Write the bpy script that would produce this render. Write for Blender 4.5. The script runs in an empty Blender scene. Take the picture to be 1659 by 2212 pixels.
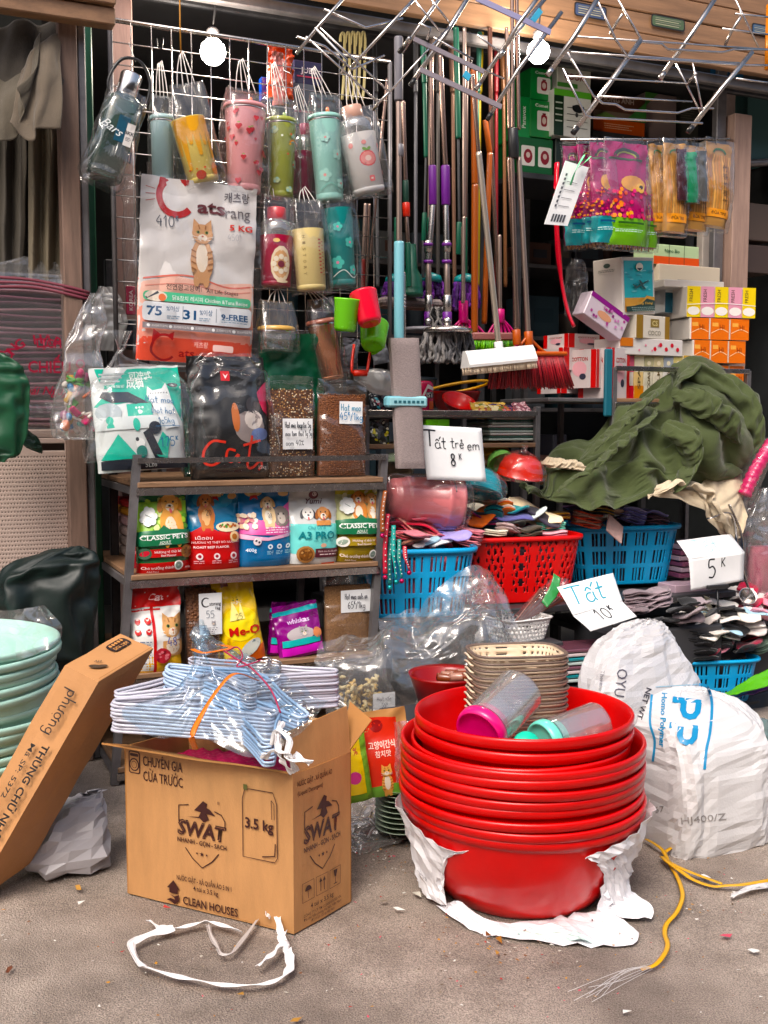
import bpy,bmesh,math,random
import numpy as np
from mathutils import Vector,Matrix,Euler
from mathutils.geometry import delaunay_2d_cdt
random.seed(7)
R=math.radians
SC=bpy.context.scene
COL=SC.collection
FPX,CX,CY,HCAM,TILT=2300.0,829.5,1106.0,1.2,R(4.75)
AF=R(24.0)
Y0=3.87
cam=bpy.data.cameras.new('camera');camo=bpy.data.objects.new('camera',cam);COL.objects.link(camo)
camo.location=(0,0,HCAM);camo.rotation_euler=(R(90)-TILT,0,0)
cam.sensor_fit='VERTICAL';cam.sensor_height=36;cam.lens=36*FPX/2212
cam.clip_start=.05;cam.clip_end=200
SC.camera=camo
SC.render.resolution_x=768;SC.render.resolution_y=1024
W=bpy.data.worlds.new('World');SC.world=W;W.use_nodes=True
nt=W.node_tree;nt.nodes.clear()
sky=nt.nodes.new('ShaderNodeTexSky');sky.sky_type='NISHITA';sky.sun_disc=False
SUN_EL,SUN_AZ=52,200
sky.sun_elevation=R(SUN_EL);sky.sun_rotation=R(SUN_AZ);sky.dust_density=6;sky.air_density=1.0;sky.ozone_density=.6
bg=nt.nodes.new('ShaderNodeBackground');bg.inputs[1].default_value=.15
wo=nt.nodes.new('ShaderNodeOutputWorld')
nt.links.new(sky.outputs[0],bg.inputs[0]);nt.links.new(bg.outputs[0],wo.inputs[0])
sl=bpy.data.lights.new('sun','SUN');sl.energy=1.5;sl.angle=R(28);sl.color=(1,.975,.95)
so=bpy.data.objects.new('sun',sl);COL.objects.link(so)
sd=Vector((math.sin(R(SUN_AZ))*math.cos(R(SUN_EL)),math.cos(R(SUN_AZ))*math.cos(R(SUN_EL)),math.sin(R(SUN_EL))))
so.rotation_euler=sd.to_track_quat('Z','Y').to_euler();so.location=(-1,-3,6)
vs=SC.view_settings
vs.view_transform='Standard';vs.look='None';vs.gamma=1;vs.exposure=.5;vs.use_curve_mapping=False
cy=SC.cycles
cy.use_denoising=True;cy.max_bounces=7;cy.transparent_max_bounces=28;cy.diffuse_bounces=3;cy.glossy_bounces=3
cy.transmission_bounces=4;cy.caustics_reflective=False;cy.caustics_refractive=False;cy.sample_clamp_indirect=4
ct,st=math.cos(TILT),math.sin(TILT)
UD=Vector((math.cos(AF),math.sin(AF),0));ND=Vector((-math.sin(AF),math.cos(AF),0))
def ray(px,py):
 x=(px-CX)/FPX;y=(CY-py)/FPX
 return Vector((x,ct+y*st,-st+y*ct))
CAMP=Vector((0,0,HCAM));CAMP_=np.array((0,0,HCAM))
def AT(px,py,w=0.):
 r=ray(px,py);return CAMP+r*((Y0*math.cos(AF)+w)/r.dot(ND))
def AY(px,py,Y):
 r=ray(px,py);return CAMP+r*(Y/r.y)
def AZ(px,py,z=0.):
 r=ray(px,py);return CAMP+r*((z-HCAM)/r.z)
def fit(x0,x1,yt,yb,w):
 xm=(x0+x1)/2
 b=AT(xm,yb,w);t=AT(xm,yt,w)
 return b,(AT(x1,(yt+yb)/2,w)-AT(x0,(yt+yb)/2,w)).length,(t-b).length
def lin(c):
 return c/12.92 if c<=.04045 else((c+.055)/1.055)**2.4
def C(h,k=1.):
 c=[lin(int(h[i:i+2],16)/255)*k for i in(0,2,4)];m=sum(c)/3;return tuple(max(0,min(1,m+(v-m)*1.16))for v in c)
MATS={}
def _nodes(name):
 m=bpy.data.materials.new(name);m.use_nodes=True;t=m.node_tree
 return m,t,t.nodes['Principled BSDF']
def mat(name,col,rough=.5,metal=0,var=.0,vscale=6,bump=0,bscale=60,coat=0,bstretch=None,spec=.5,detail=4,trans=0,sheen=0,col2=None):
 if name in MATS:return MATS[name]
 if isinstance(col,str):col=C(col)
 m,t,b=_nodes(name);L=t.links.new;N=t.nodes.new
 b.inputs['Base Color'].default_value=(*col,1);b.inputs['Roughness'].default_value=rough
 b.inputs['Metallic'].default_value=metal;b.inputs['Coat Weight'].default_value=coat;b.inputs['Coat Roughness'].default_value=.08
 b.inputs['Specular IOR Level'].default_value=spec
 if sheen:b.inputs['Sheen Weight'].default_value=sheen
 if trans:b.inputs['Transmission Weight'].default_value=trans
 if var or bump:
  tc=N('ShaderNodeTexCoord');mp=N('ShaderNodeMapping')
  L(tc.outputs['Object'],mp.inputs[0])
  if bstretch:mp.inputs['Scale'].default_value=bstretch
 if var or col2:
  n=N('ShaderNodeTexNoise');n.inputs['Scale'].default_value=vscale;n.inputs['Detail'].default_value=6;n.inputs['Roughness'].default_value=.65
  if var or bump:L(mp.outputs[0],n.inputs['Vector'])
  rmp=N('ShaderNodeValToRGB');rmp.color_ramp.elements[0].position=.32;rmp.color_ramp.elements[1].position=.68
  c2=C(col2)if isinstance(col2,str)else tuple(min(1,c*(1+var))for c in col)
  c1=col if col2 else tuple(c*(1-var)for c in col)
  rmp.color_ramp.elements[0].color=(*c1,1);rmp.color_ramp.elements[1].color=(*c2,1)
  L(n.outputs[0],rmp.inputs[0]);L(rmp.outputs[0],b.inputs['Base Color'])
  mr=N('ShaderNodeMapRange');mr.inputs[3].default_value=max(.02,rough*.8);mr.inputs[4].default_value=min(1,rough*1.25)
  L(n.outputs[0],mr.inputs[0]);L(mr.outputs[0],b.inputs['Roughness'])
 if bump:
  n2=N('ShaderNodeTexNoise');n2.inputs['Scale'].default_value=bscale;n2.inputs['Detail'].default_value=detail
  L(mp.outputs[0],n2.inputs['Vector'])
  bp=N('ShaderNodeBump');bp.inputs['Strength'].default_value=min(1,bump);bp.inputs['Distance'].default_value=.002*max(1,bump)
  L(n2.outputs[0],bp.inputs['Height']);L(bp.outputs[0],b.inputs['Normal'])
 MATS[name]=m;return m
def ink(h,rough=.35):
 return mat('print_'+h+('' if rough==.35 else '_%d'%(rough*100)),C(h,.92),rough)
def film(name,tint=(1,1,1),milk=.06,gl=.14,bsc=14,rough=.1,bump=.6,stretch=(1,1,1)):
 """thin clear plastic: transparent, with a glossy coat that catches the daylight on every crease"""
 if name in MATS:return MATS[name]
 m,t,b=_nodes(name);t.nodes.remove(b);N=t.nodes.new;L=t.links.new
 out=t.nodes['Material Output']
 tr=N('ShaderNodeBsdfTransparent');tr.inputs[0].default_value=(*tint,1)
 g=N('ShaderNodeBsdfGlossy');g.inputs['Roughness'].default_value=rough
 df=N('ShaderNodeBsdfDiffuse');df.inputs[0].default_value=(.85*tint[0],.85*tint[1],.85*tint[2],1)
 tl=N('ShaderNodeBsdfTranslucent');tl.inputs[0].default_value=df.inputs[0].default_value
 tc=N('ShaderNodeTexCoord');mp=N('ShaderNodeMapping');mp.inputs['Scale'].default_value=stretch
 L(tc.outputs['Object'],mp.inputs[0])
 n=N('ShaderNodeTexNoise');n.inputs['Scale'].default_value=bsc;n.inputs['Detail'].default_value=3;n.inputs['Distortion'].default_value=.6
 L(mp.outputs[0],n.inputs['Vector'])
 bp=N('ShaderNodeBump');bp.inputs['Strength'].default_value=bump;bp.inputs['Distance'].default_value=.02
 L(n.outputs[0],bp.inputs['Height']);L(bp.outputs[0],g.inputs['Normal'])
 lw=N('ShaderNodeLayerWeight');lw.inputs[0].default_value=.25;L(bp.outputs[0],lw.inputs[1])
 mr=N('ShaderNodeMapRange');mr.inputs[3].default_value=gl;mr.inputs[4].default_value=min(1,gl+.55)
 L(lw.outputs['Facing'],mr.inputs[0])
 m1=N('ShaderNodeMixShader');m0=N('ShaderNodeMixShader');m0.inputs[0].default_value=.4
 L(df.outputs[0],m0.inputs[1]);L(tl.outputs[0],m0.inputs[2])
 m1.inputs[0].default_value=milk;L(tr.outputs[0],m1.inputs[1]);L(m0.outputs[0],m1.inputs[2])
 m2=N('ShaderNodeMixShader');L(mr.outputs[0],m2.inputs[0]);L(m1.outputs[0],m2.inputs[1]);L(g.outputs[0],m2.inputs[2])
 L(m2.outputs[0],out.inputs[0]);MATS[name]=m;return m
_P=np.random.RandomState(3).permutation(256);_P=np.concatenate([_P,_P])
_G=np.random.RandomState(5).randn(256,2);_G/=np.linalg.norm(_G,axis=1)[:,None]
def pn(x,y,seed=0):
 x=np.asarray(x,float)+seed*17.31;y=np.asarray(y,float)+seed*7.77
 xi=np.floor(x).astype(int);yi=np.floor(y).astype(int);xf=x-xi;yf=y-yi
 def g(a,b,fx,fy):
  v=_G[_P[(_P[a&255]+b)&255]];return v[...,0]*fx+v[...,1]*fy
 u=xf**3*(xf*(xf*6-15)+10);v=yf**3*(yf*(yf*6-15)+10)
 n0=g(xi,yi,xf,yf)*(1-u)+g(xi+1,yi,xf-1,yf)*u
 n1=g(xi,yi+1,xf,yf-1)*(1-u)+g(xi+1,yi+1,xf-1,yf-1)*u
 return(n0*(1-v)+n1*v)*1.5
def crum(x,y,seed=0,oct=3):
 x=np.asarray(x,float);y=np.asarray(y,float);r=np.random.RandomState(seed*7+13)
 wx=x+.45*pn(x*.8,y*.8,seed+5);wy=y+.45*pn(x*.8+9,y*.8,seed+6);s=0
 for k in range(7):
  th=r.uniform(0,math.pi);p=r.uniform(.8,2.6)if k<4 else r.uniform(.3,.8);a=(.55 if k<4 else .22)*r.uniform(.6,1.1)
  q=(wx*math.cos(th)+wy*math.sin(th))/p+r.uniform(0,1);mk=np.clip(.5+1.3*pn(x*.7+k*3.1,y*.7-k,seed+k),0,1)
  s=s+a*mk*(np.abs((q%1)*2-1)*2-1)*min(1,p)
 return s+.35*(.5-np.abs(pn(x*2,y*2,seed+3))*1.6)
def faceted(P,st,amp,seed,per=False):
 """coarse flat panels between creases, as in crumpled paper or woven sheet"""
 Q=P[::st,::st]if not per else np.concatenate([P[::st],P[-1:]])[:,::st];r=np.random.RandomState(seed);return Q+gnorm(Q)*(r.randn(*Q.shape[:2])*amp)[...,None]
class MB:
 def __init__(s):s.v=[];s.f=[];s.mi=[];s.sm=[];s.mats=[];s.M=None
 def m(s,mt):
  if mt not in s.mats:s.mats.append(mt)
  return s.mats.index(mt)
 def add(s,vs,fs,mt,smooth=False,M=None):
  o=len(s.v);M=M if M is not None else s.M
  if M is not None:vs=[M@Vector(v)for v in vs]
  s.v.extend([tuple(v)for v in vs]);k=s.m(mt)
  for f in fs:s.f.append(tuple(i+o for i in f))
  s.mi.extend([k]*len(fs));s.sm.extend([smooth]*len(fs));return s
 def box(s,lo,hi,mt,bev=0.,M=None):
  x0,y0,z0=lo;x1,y1,z1=hi
  if bev<=0:
   vs=[(x,y,z)for x in(x0,x1)for y in(y0,y1)for z in(z0,z1)]
   fs=[(0,1,3,2),(4,6,7,5),(0,4,5,1),(2,3,7,6),(0,2,6,4),(1,5,7,3)]
   return s.add(vs,fs,mt,False,M)
  b=min(bev,abs(x1-x0)/2.01,abs(y1-y0)/2.01,abs(z1-z0)/2.01);vs=[];ix={}
  for i,x in enumerate((x0,x1)):
   for j,y in enumerate((y0,y1)):
    for k,z in enumerate((z0,z1)):
     a=(b if i==0 else-b);c=(b if j==0 else-b);d=(b if k==0 else-b)
     for ax,p in enumerate(((x,y+c,z+d),(x+a,y,z+d),(x+a,y+c,z))):
      ix[i,j,k,ax]=len(vs);vs.append(p)
  fs=[]
  for ax in range(3):
   o=[a for a in range(3)if a!=ax]
   for e in(0,1):
    q=[]
    for p in((0,0),(1,0),(1,1),(0,1)):
     t=[0,0,0];t[ax]=e;t[o[0]]=p[0];t[o[1]]=p[1];q.append(ix[(*t,ax)])
    fs.append(tuple(q))
   for p in((0,0),(0,1),(1,0),(1,1)):
    q=[]
    for e in(0,1):
     t=[0,0,0];t[ax]=e;t[o[0]]=p[0];t[o[1]]=p[1];q.append((ix[(*t,o[0])],ix[(*t,o[1])]))
    fs.append((q[0][0],q[0][1],q[1][1],q[1][0]))
  for i in(0,1):
   for j in(0,1):
    for k in(0,1):fs.append((ix[i,j,k,0],ix[i,j,k,1],ix[i,j,k,2]))
  return s.add(vs,fs,mt,False,M)
 def tube(s,pts,r,mt,n=8,cap=True,closed=False,M=None,flat=None):
  pts=[Vector(p)for p in pts];k=len(pts);vs=[];fs=[];up=None
  rr=r if isinstance(r,(list,tuple))else[r]*k
  for i,p in enumerate(pts):
   a=pts[(i-1)%k]if(i>0 or closed)else p;b=pts[(i+1)%k]if(i<k-1 or closed)else p
   d=(b-a);d=d.normalized()if d.length>1e-9 else Vector((0,0,1))
   if up is None:up=d.orthogonal().normalized()
   up=(up-d*up.dot(d));up=up.normalized()if up.length>1e-6 else d.orthogonal().normalized()
   q=d.cross(up)
   if flat:up2,q2,fa,fb=*flat_axes(d),flat[0],flat[1]
   for j in range(n):
    an=2*math.pi*j/n
    if flat:vs.append(p+up2*math.cos(an)*fa+q2*math.sin(an)*fb)
    else:vs.append(p+(up*math.cos(an)+q*math.sin(an))*rr[i])
  for i in range(k if closed else k-1):
   for j in range(n):
    a=i*n+j;b=i*n+(j+1)%n;c=((i+1)%k)*n+(j+1)%n;d=((i+1)%k)*n+j;fs.append((a,b,c,d))
  if cap and not closed:fs.append(tuple(range(n-1,-1,-1)));fs.append(tuple(range((k-1)*n,k*n)))
  return s.add(vs,fs,mt,True,M)
 def lathe(s,prof,mt,n=32,M=None,sx=1,sy=1,smooth=True,sup=2.,z0=0):
  vs=[];fs=[]
  for(r,z)in prof:
   for j in range(n):
    a=2*math.pi*j/n;c,d=math.cos(a),math.sin(a)
    if sup!=2:
     c=math.copysign(abs(c)**(2/sup),c);d=math.copysign(abs(d)**(2/sup),d)
    rx=r if not isinstance(r,tuple)else r[0];ry=r if not isinstance(r,tuple)else r[1]
    vs.append((c*rx*sx,d*ry*sy,z+z0))
  for i in range(len(prof)-1):
   for j in range(n):fs.append((i*n+j,i*n+(j+1)%n,(i+1)*n+(j+1)%n,(i+1)*n+j))
  return s.add(vs,fs,mt,smooth,M)
 def disc(s,r,z,mt,n=32,M=None,up=True):
  vs=[(r*math.cos(2*math.pi*j/n),r*math.sin(2*math.pi*j/n),z)for j in range(n)]
  return s.add(vs,[tuple(range(n))if up else tuple(range(n-1,-1,-1))],mt,False,M)
 def grid(s,P,mt,smooth=True,cu=False,cv=False,M=None,skip=None):
  nu,nv=P.shape[:2];vs=[tuple(p)for p in P.reshape(-1,3)];fs=[]
  for i in range(nu if cu else nu-1):
   for j in range(nv if cv else nv-1):
    if skip is not None and skip[i,j]:continue
    a=(i+1)%nu;b=(j+1)%nv
    fs.append((i*nv+j,a*nv+j,a*nv+b,i*nv+b))
  return s.add(vs,fs,mt,smooth,M)
 def sphere(s,c,r,mt,n=16,M=None,sc=(1,1,1)):
  th=np.linspace(0,math.pi,n//2+1);ph=np.linspace(0,2*math.pi,n,endpoint=False)
  P=np.array([[(c[0]+r*sc[0]*math.sin(t)*math.cos(p),c[1]+r*sc[1]*math.sin(t)*math.sin(p),c[2]+r*sc[2]*math.cos(t))for p in ph]for t in th])
  return s.grid(P,mt,True,False,True,M)
 def ob(s,name,parent=None,world=False,solid=0,**kw):
  me=bpy.data.meshes.new(name)
  vs=s.v
  if world and parent is not None:
   Mi=XF[parent.name].inverted();vs=[tuple(Mi@Vector(v))for v in vs]
  me.from_pydata(vs,[],s.f)
  for m in s.mats:me.materials.append(m)
  me.polygons.foreach_set('material_index',s.mi);me.polygons.foreach_set('use_smooth',s.sm);me.update()
  o=bpy.data.objects.new(name,me);COL.objects.link(o)
  if parent is not None:o.parent=parent
  if solid:
   md=o.modifiers.new('solid','SOLIDIFY');md.thickness=solid;md.offset=0
  for k,v in kw.items():o[k]=v
  if parent is None and world is False and 'label' in kw:
   pass
  XF[o.name]=XF[parent.name].copy()if parent is not None else Matrix.Identity(4)
  return o
def flat_axes(d):
 q=d.cross(Vector((0,0,1)))
 q=q.normalized()if q.length>1e-4 else Vector((1,0,0))
 return q,q.cross(d).normalized()
XF={}
def thing(name,label,cat,loc=(0,0,0),rz=None,rot=None,group=None,kind=None):
 o=bpy.data.objects.new(name,None);COL.objects.link(o);o.empty_display_size=.05
 loc=Vector(loc);e=Euler(rot if rot else(0,0,AF if rz is None else rz))
 o.location=loc;o.rotation_euler=e
 XF[o.name]=Matrix.Translation(loc)@e.to_matrix().to_4x4()
 o['label']=label;o['category']=cat
 if group:o['group']=group
 if kind:o['kind']=kind
 return o
def tagt(o,label,cat,group=None):
 o['label']=label;o['category']=cat
 if group:o['group']=group
 return o
def struct(o):o['kind']='structure';return o
def copyt(src,label=None,loc=None,rot=None,group=None,scale=None):
 def cp(o,par):
  c=o.copy();COL.objects.link(c);XF[c.name]=XF.get(o.name,Matrix.Identity(4))
  if par is not None:c.parent=par
  for ch in[x for x in bpy.data.objects if x.parent==o]:cp(ch,c)
  return c
 r=cp(src,None)
 if loc is not None:r.location=loc
 if rot is not None:r.rotation_euler=rot
 if scale is not None:r.scale=scale if hasattr(scale,'__len__')else(scale,)*3
 if label:r['label']=label
 if group:r['group']=group
 XF[r.name]=Matrix.Translation(r.location)@r.rotation_euler.to_matrix().to_4x4()@Matrix.Diagonal((*r.scale,1))
 return r
def crom(P,n):
 P=np.asarray(P,float);k=len(P)
 if k==2:
  t=np.linspace(0,1,n)[:,None];return P[0]*(1-t)+P[1]*t if P.ndim==2 else P[0]*(1-t[...,None])+P[1]*t[...,None]
 Q=np.concatenate([[2*P[0]-P[1]],P,[2*P[-1]-P[-2]]]);t=np.linspace(0,k-1-1e-9,n);i=t.astype(int);f=t-i
 f=f.reshape((-1,)+(1,)*(P.ndim-1))
 a,b,c,d=Q[i],Q[i+1],Q[i+2],Q[i+3]
 return .5*(2*b+(c-a)*f+(2*a-5*b+4*c-d)*f**2+(3*b-a-3*c+d)*f**3)
def surf(ctrl,nu,nv):
 A=np.array([[tuple(p)for p in r]for r in ctrl],float)
 A=crom(A,nu);return np.swapaxes(crom(np.swapaxes(A,0,1),nv),0,1)
def gnorm(P):
 du=np.gradient(P,axis=0);dv=np.gradient(P,axis=1);n=np.cross(du,dv)
 return n/(np.linalg.norm(n,axis=2)[...,None]+1e-12)
def lens(P):
 a=np.linalg.norm(np.diff(P,axis=0),axis=2).mean(1);b=np.linalg.norm(np.diff(P,axis=1),axis=2).mean(0)
 return np.concatenate([[0],np.cumsum(a)]),np.concatenate([[0],np.cumsum(b)])
def disp(P,amp,f1,f2,seed,sharp=True,oct=3):
 N=gnorm(P);a,b=lens(P);U,V=np.meshgrid(a,b,indexing='ij')
 wv=.4*pn(U*f1*.5,V*f2*.5,seed+9)
 h=crum(U*f1+wv,V*f2+wv,seed,oct)if sharp else pn(U*f1+wv,V*f2+wv,seed)+.4*pn(U*f1*2.3,V*f2*2.3,seed+4)
 return P+N*(h*amp)[...,None]
def resamp(P,nu,nv,per=False):
 if per:
  Q=np.concatenate([P[:,-2:],P,P[:,:3]],1);m=P.shape[1];A=np.swapaxes(crom(np.swapaxes(Q,0,1),(m+4)*16+1),0,1)
  t=2+np.arange(nv)*m/nv;A=A[:,np.round(t*16).astype(int)]
  return crom(A,nu)
 A=crom(P,nu);return np.swapaxes(crom(np.swapaxes(A,0,1),nv),0,1)
def gnormp(P,per):
 if not per:return gnorm(P)
 du=np.gradient(P,axis=0);dv=(np.roll(P,-1,1)-np.roll(P,1,1))/2;n=np.cross(du,dv);return n/(np.linalg.norm(n,axis=2)[...,None]+1e-12)
def buckle(P,s=1.15,mx=.04,lo=-.004,seed=1,per=False,levels=3,it=(60,50,40),bend=.35,out=None,drift=.03,keep=.0):
 """loose cloth or film: the sheet is given more length than its outline allows and is relaxed, so that it buckles into folds"""
 nu,nv=P.shape[:2];D=None
 for L_ in range(levels):
  k=2**(levels-1-L_);a,b=(nu,nv)if k==1 else(max(6,nu//k),max(6,nv//k))
  B0=P if k==1 else resamp(P,a,b,per);N=gnormp(B0,per)
  if out is not None:sg=np.sign(np.einsum('ijk,ijk->ij',N,out(B0)));sg[sg==0]=1;N=N*sg[...,None]
  elif(N.mean((0,1))@np.array(CAMP_-B0.mean((0,1))))<0:N=-N
  U,V=np.meshgrid(np.linspace(0,a*k/9,a),np.linspace(0,b*k/9,b),indexing='ij')
  if D is None:D=N*(mx*.6*pn(U*1.6,V*1.6,seed))[...,None]
  else:D=resamp(D,a,b,per)
  D=D+N*(mx*.05*pn(U*2.3,V*2.3,seed+L_))[...,None];X=B0+D
  sc=1+(s-1)*(.75,.9,1)[min(2,L_+3-levels)]
  def R1(A,d):return np.linalg.norm(A,axis=2)
  ax0=B0[1:]-B0[:-1];r0=np.linalg.norm(ax0,axis=2)*sc
  sh=(lambda A:np.roll(A,-1,1))if per else None
  r1=np.linalg.norm((sh(B0)-B0)if per else(B0[:,1:]-B0[:,:-1]),axis=2)*sc
  N_it=it[min(L_,len(it)-1)]
  for i_ in range(N_it):
   C_=np.zeros_like(X);W_=np.full(X.shape[:2],1e-9);bb=bend*max(0,1-1.4*i_/N_it);Dd=X-B0
   pairs=[((slice(1,None),slice(None)),(slice(None,-1),slice(None)),1.),((slice(1,None),slice(1,None)),(slice(None,-1),slice(None,-1)),1.3),((slice(1,None),slice(None,-1)),(slice(None,-1),slice(1,None)),1.3)]
   if not per:pairs.append(((slice(None),slice(1,None)),(slice(None),slice(None,-1)),1.))
   for a_,b_,wt in pairs:
    d=X[a_]-X[b_];l=np.linalg.norm(d,axis=2)+1e-12;rr_=np.linalg.norm(B0[a_]-B0[b_],axis=2)*sc;c=d*((l-rr_)/l*.5*wt)[...,None];C_[b_]+=c;C_[a_]-=c;W_[b_]+=wt;W_[a_]+=wt
   if per:
    d=sh(X)-X;l=np.linalg.norm(d,axis=2)+1e-12;c=d*((l-r1)/l*.5)[...,None];C_+=c;C_-=np.roll(c,1,1);W_+=2
    m=(np.roll(Dd,1,1)+np.roll(Dd,-1,1))/2-Dd;C_+=m*bb;W_+=bb
   else:m=(Dd[:,:-2]+Dd[:,2:])/2-Dd[:,1:-1];C_[:,1:-1]+=m*bb;W_[:,1:-1]+=bb
   m=(Dd[:-2]+Dd[2:])/2-Dd[1:-1];C_[1:-1]+=m*bb;W_[1:-1]+=bb
   X=X+2.3*C_/W_[...,None]
   D=X-B0;h=np.einsum('ijk,ijk->ij',D,N);T=D-N*h[...,None];tl=np.linalg.norm(T,axis=2)+1e-9
   T=T*np.minimum(1,drift/tl)[...,None];h=np.clip(h-(h.mean(1,keepdims=True)if per else 0),-mx if per else lo,mx)*(1-keep);X=B0+T+N*h[...,None]
  D=X-B0
 S_=D.copy();S_[1:-1]+=.25*(D[2:]+D[:-2]-2*D[1:-1]);S_[:,1:-1]+=.25*(S_[:,2:]+S_[:,:-2]-2*S_[:,1:-1]);return P+S_
def sheet(ctrl,mt,nu=40,nv=40,amp=.01,f=(8,8),seed=1,sharp=True,amp2=0,f2=(3,3),conv=None,mb=None,bk=None):
 if conv:ctrl=[[conv(*p)for p in r]for r in ctrl]
 P=surf(ctrl,nu,nv)
 if amp2:P=disp(P,amp2,f2[0],f2[1],seed+31,False)
 if amp:P=disp(P,amp,f[0],f[1],seed,sharp)
 if bk:P=buckle(P,seed=seed,**bk)
 mb=mb or MB();mb.grid(P,mt);mb.P=P;return mb
def sack(rings,mt,nu=40,nv=40,amp=.008,f=(10,10),seed=1,sharp=True,sup=2.6,mb=None,capb=True,capt=True,ax=None,n_=None,bk=None):
 """closed bag: rings of (centre, rx, ry) bottom to top; rx along the stall front, ry away from it"""
 A=np.array([(*c,rx,ry)for(c,rx,ry)in rings],float);A=crom(A,nu);P=np.zeros((nu,nv,3))
 for j in range(nv):
  a=2*math.pi*j/nv;c,d=math.cos(a),math.sin(a)
  c=math.copysign(abs(c)**(2/sup),c);d=math.copysign(abs(d)**(2/sup),d)
  P[:,j]=A[:,:3]+np.outer(A[:,3]*c,ax or UD)+np.outer(A[:,4]*d,n_ or ND)
 N=np.zeros_like(P);ang=np.linspace(0,2*math.pi,nv,endpoint=False)
 Z,T=np.meshgrid(np.linspace(0,1,nu),ang,indexing='ij')
 rad=(A[:,3].mean());Lh=np.linalg.norm(np.diff(A[:,:3],axis=0),axis=1).sum()
 x=Z*Lh*f[0];y=np.cos(T)*rad*f[1]*2;y2=np.sin(T)*rad*f[1]*2
 h=(crum(x+y2*.7,y,seed)if sharp else pn(x+y2*.7,y,seed))
 ce=A[:,None,:3];D=P-ce;D/=(np.linalg.norm(D,axis=2)[...,None]+1e-9)
 P=P+D*(h*amp)[...,None]
 if bk:P=buckle(P,seed=seed,per=True,out=lambda Q:Q-Q.mean(1,keepdims=True),**bk)
 mb=mb or MB();mb.grid(P,mt,True,False,True)
 o=len(mb.v)
 if capb:mb.add([tuple(p)for p in P[0]],[tuple(range(nv-1,-1,-1))],mt,True)
 if capt:mb.add([tuple(p)for p in P[-1]],[tuple(range(nv))],mt,True)
 mb.P=P;return mb
_TX={}
def text2d(s,bold=0.,shear=0.):
 bold=min(bold,.026);k=(s,bold,shear)
 if k in _TX:return _TX[k]
 cu=bpy.data.curves.new('t','FONT');cu.body=s;cu.size=1;cu.fill_mode='FRONT';cu.resolution_u=2;cu.offset=bold;cu.shear=shear
 o=bpy.data.objects.new('t',cu);COL.objects.link(o)
 me=bpy.data.meshes.new_from_object(o.evaluated_get(bpy.context.evaluated_depsgraph_get()))
 vs=[(v.co.x,v.co.y)for v in me.vertices];fs=[tuple(p.vertices)for p in me.polygons]
 bpy.data.objects.remove(o);bpy.data.curves.remove(cu);bpy.data.meshes.remove(me)
 if not vs:vs=[(0,0)];fs=[]
 x0=min(v[0]for v in vs);x1=max(v[0]for v in vs)
 _TX[k]=([(x-x0,y)for x,y in vs],fs,x1-x0);return _TX[k]
_c=lambda cx,cy,r,a0,a1,n=9,ry=None:[(cx+r*math.cos(R(a0+(a1-a0)*i/(n-1))),cy+(ry or r)*math.sin(R(a0+(a1-a0)*i/(n-1))))for i in range(n)]
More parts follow.
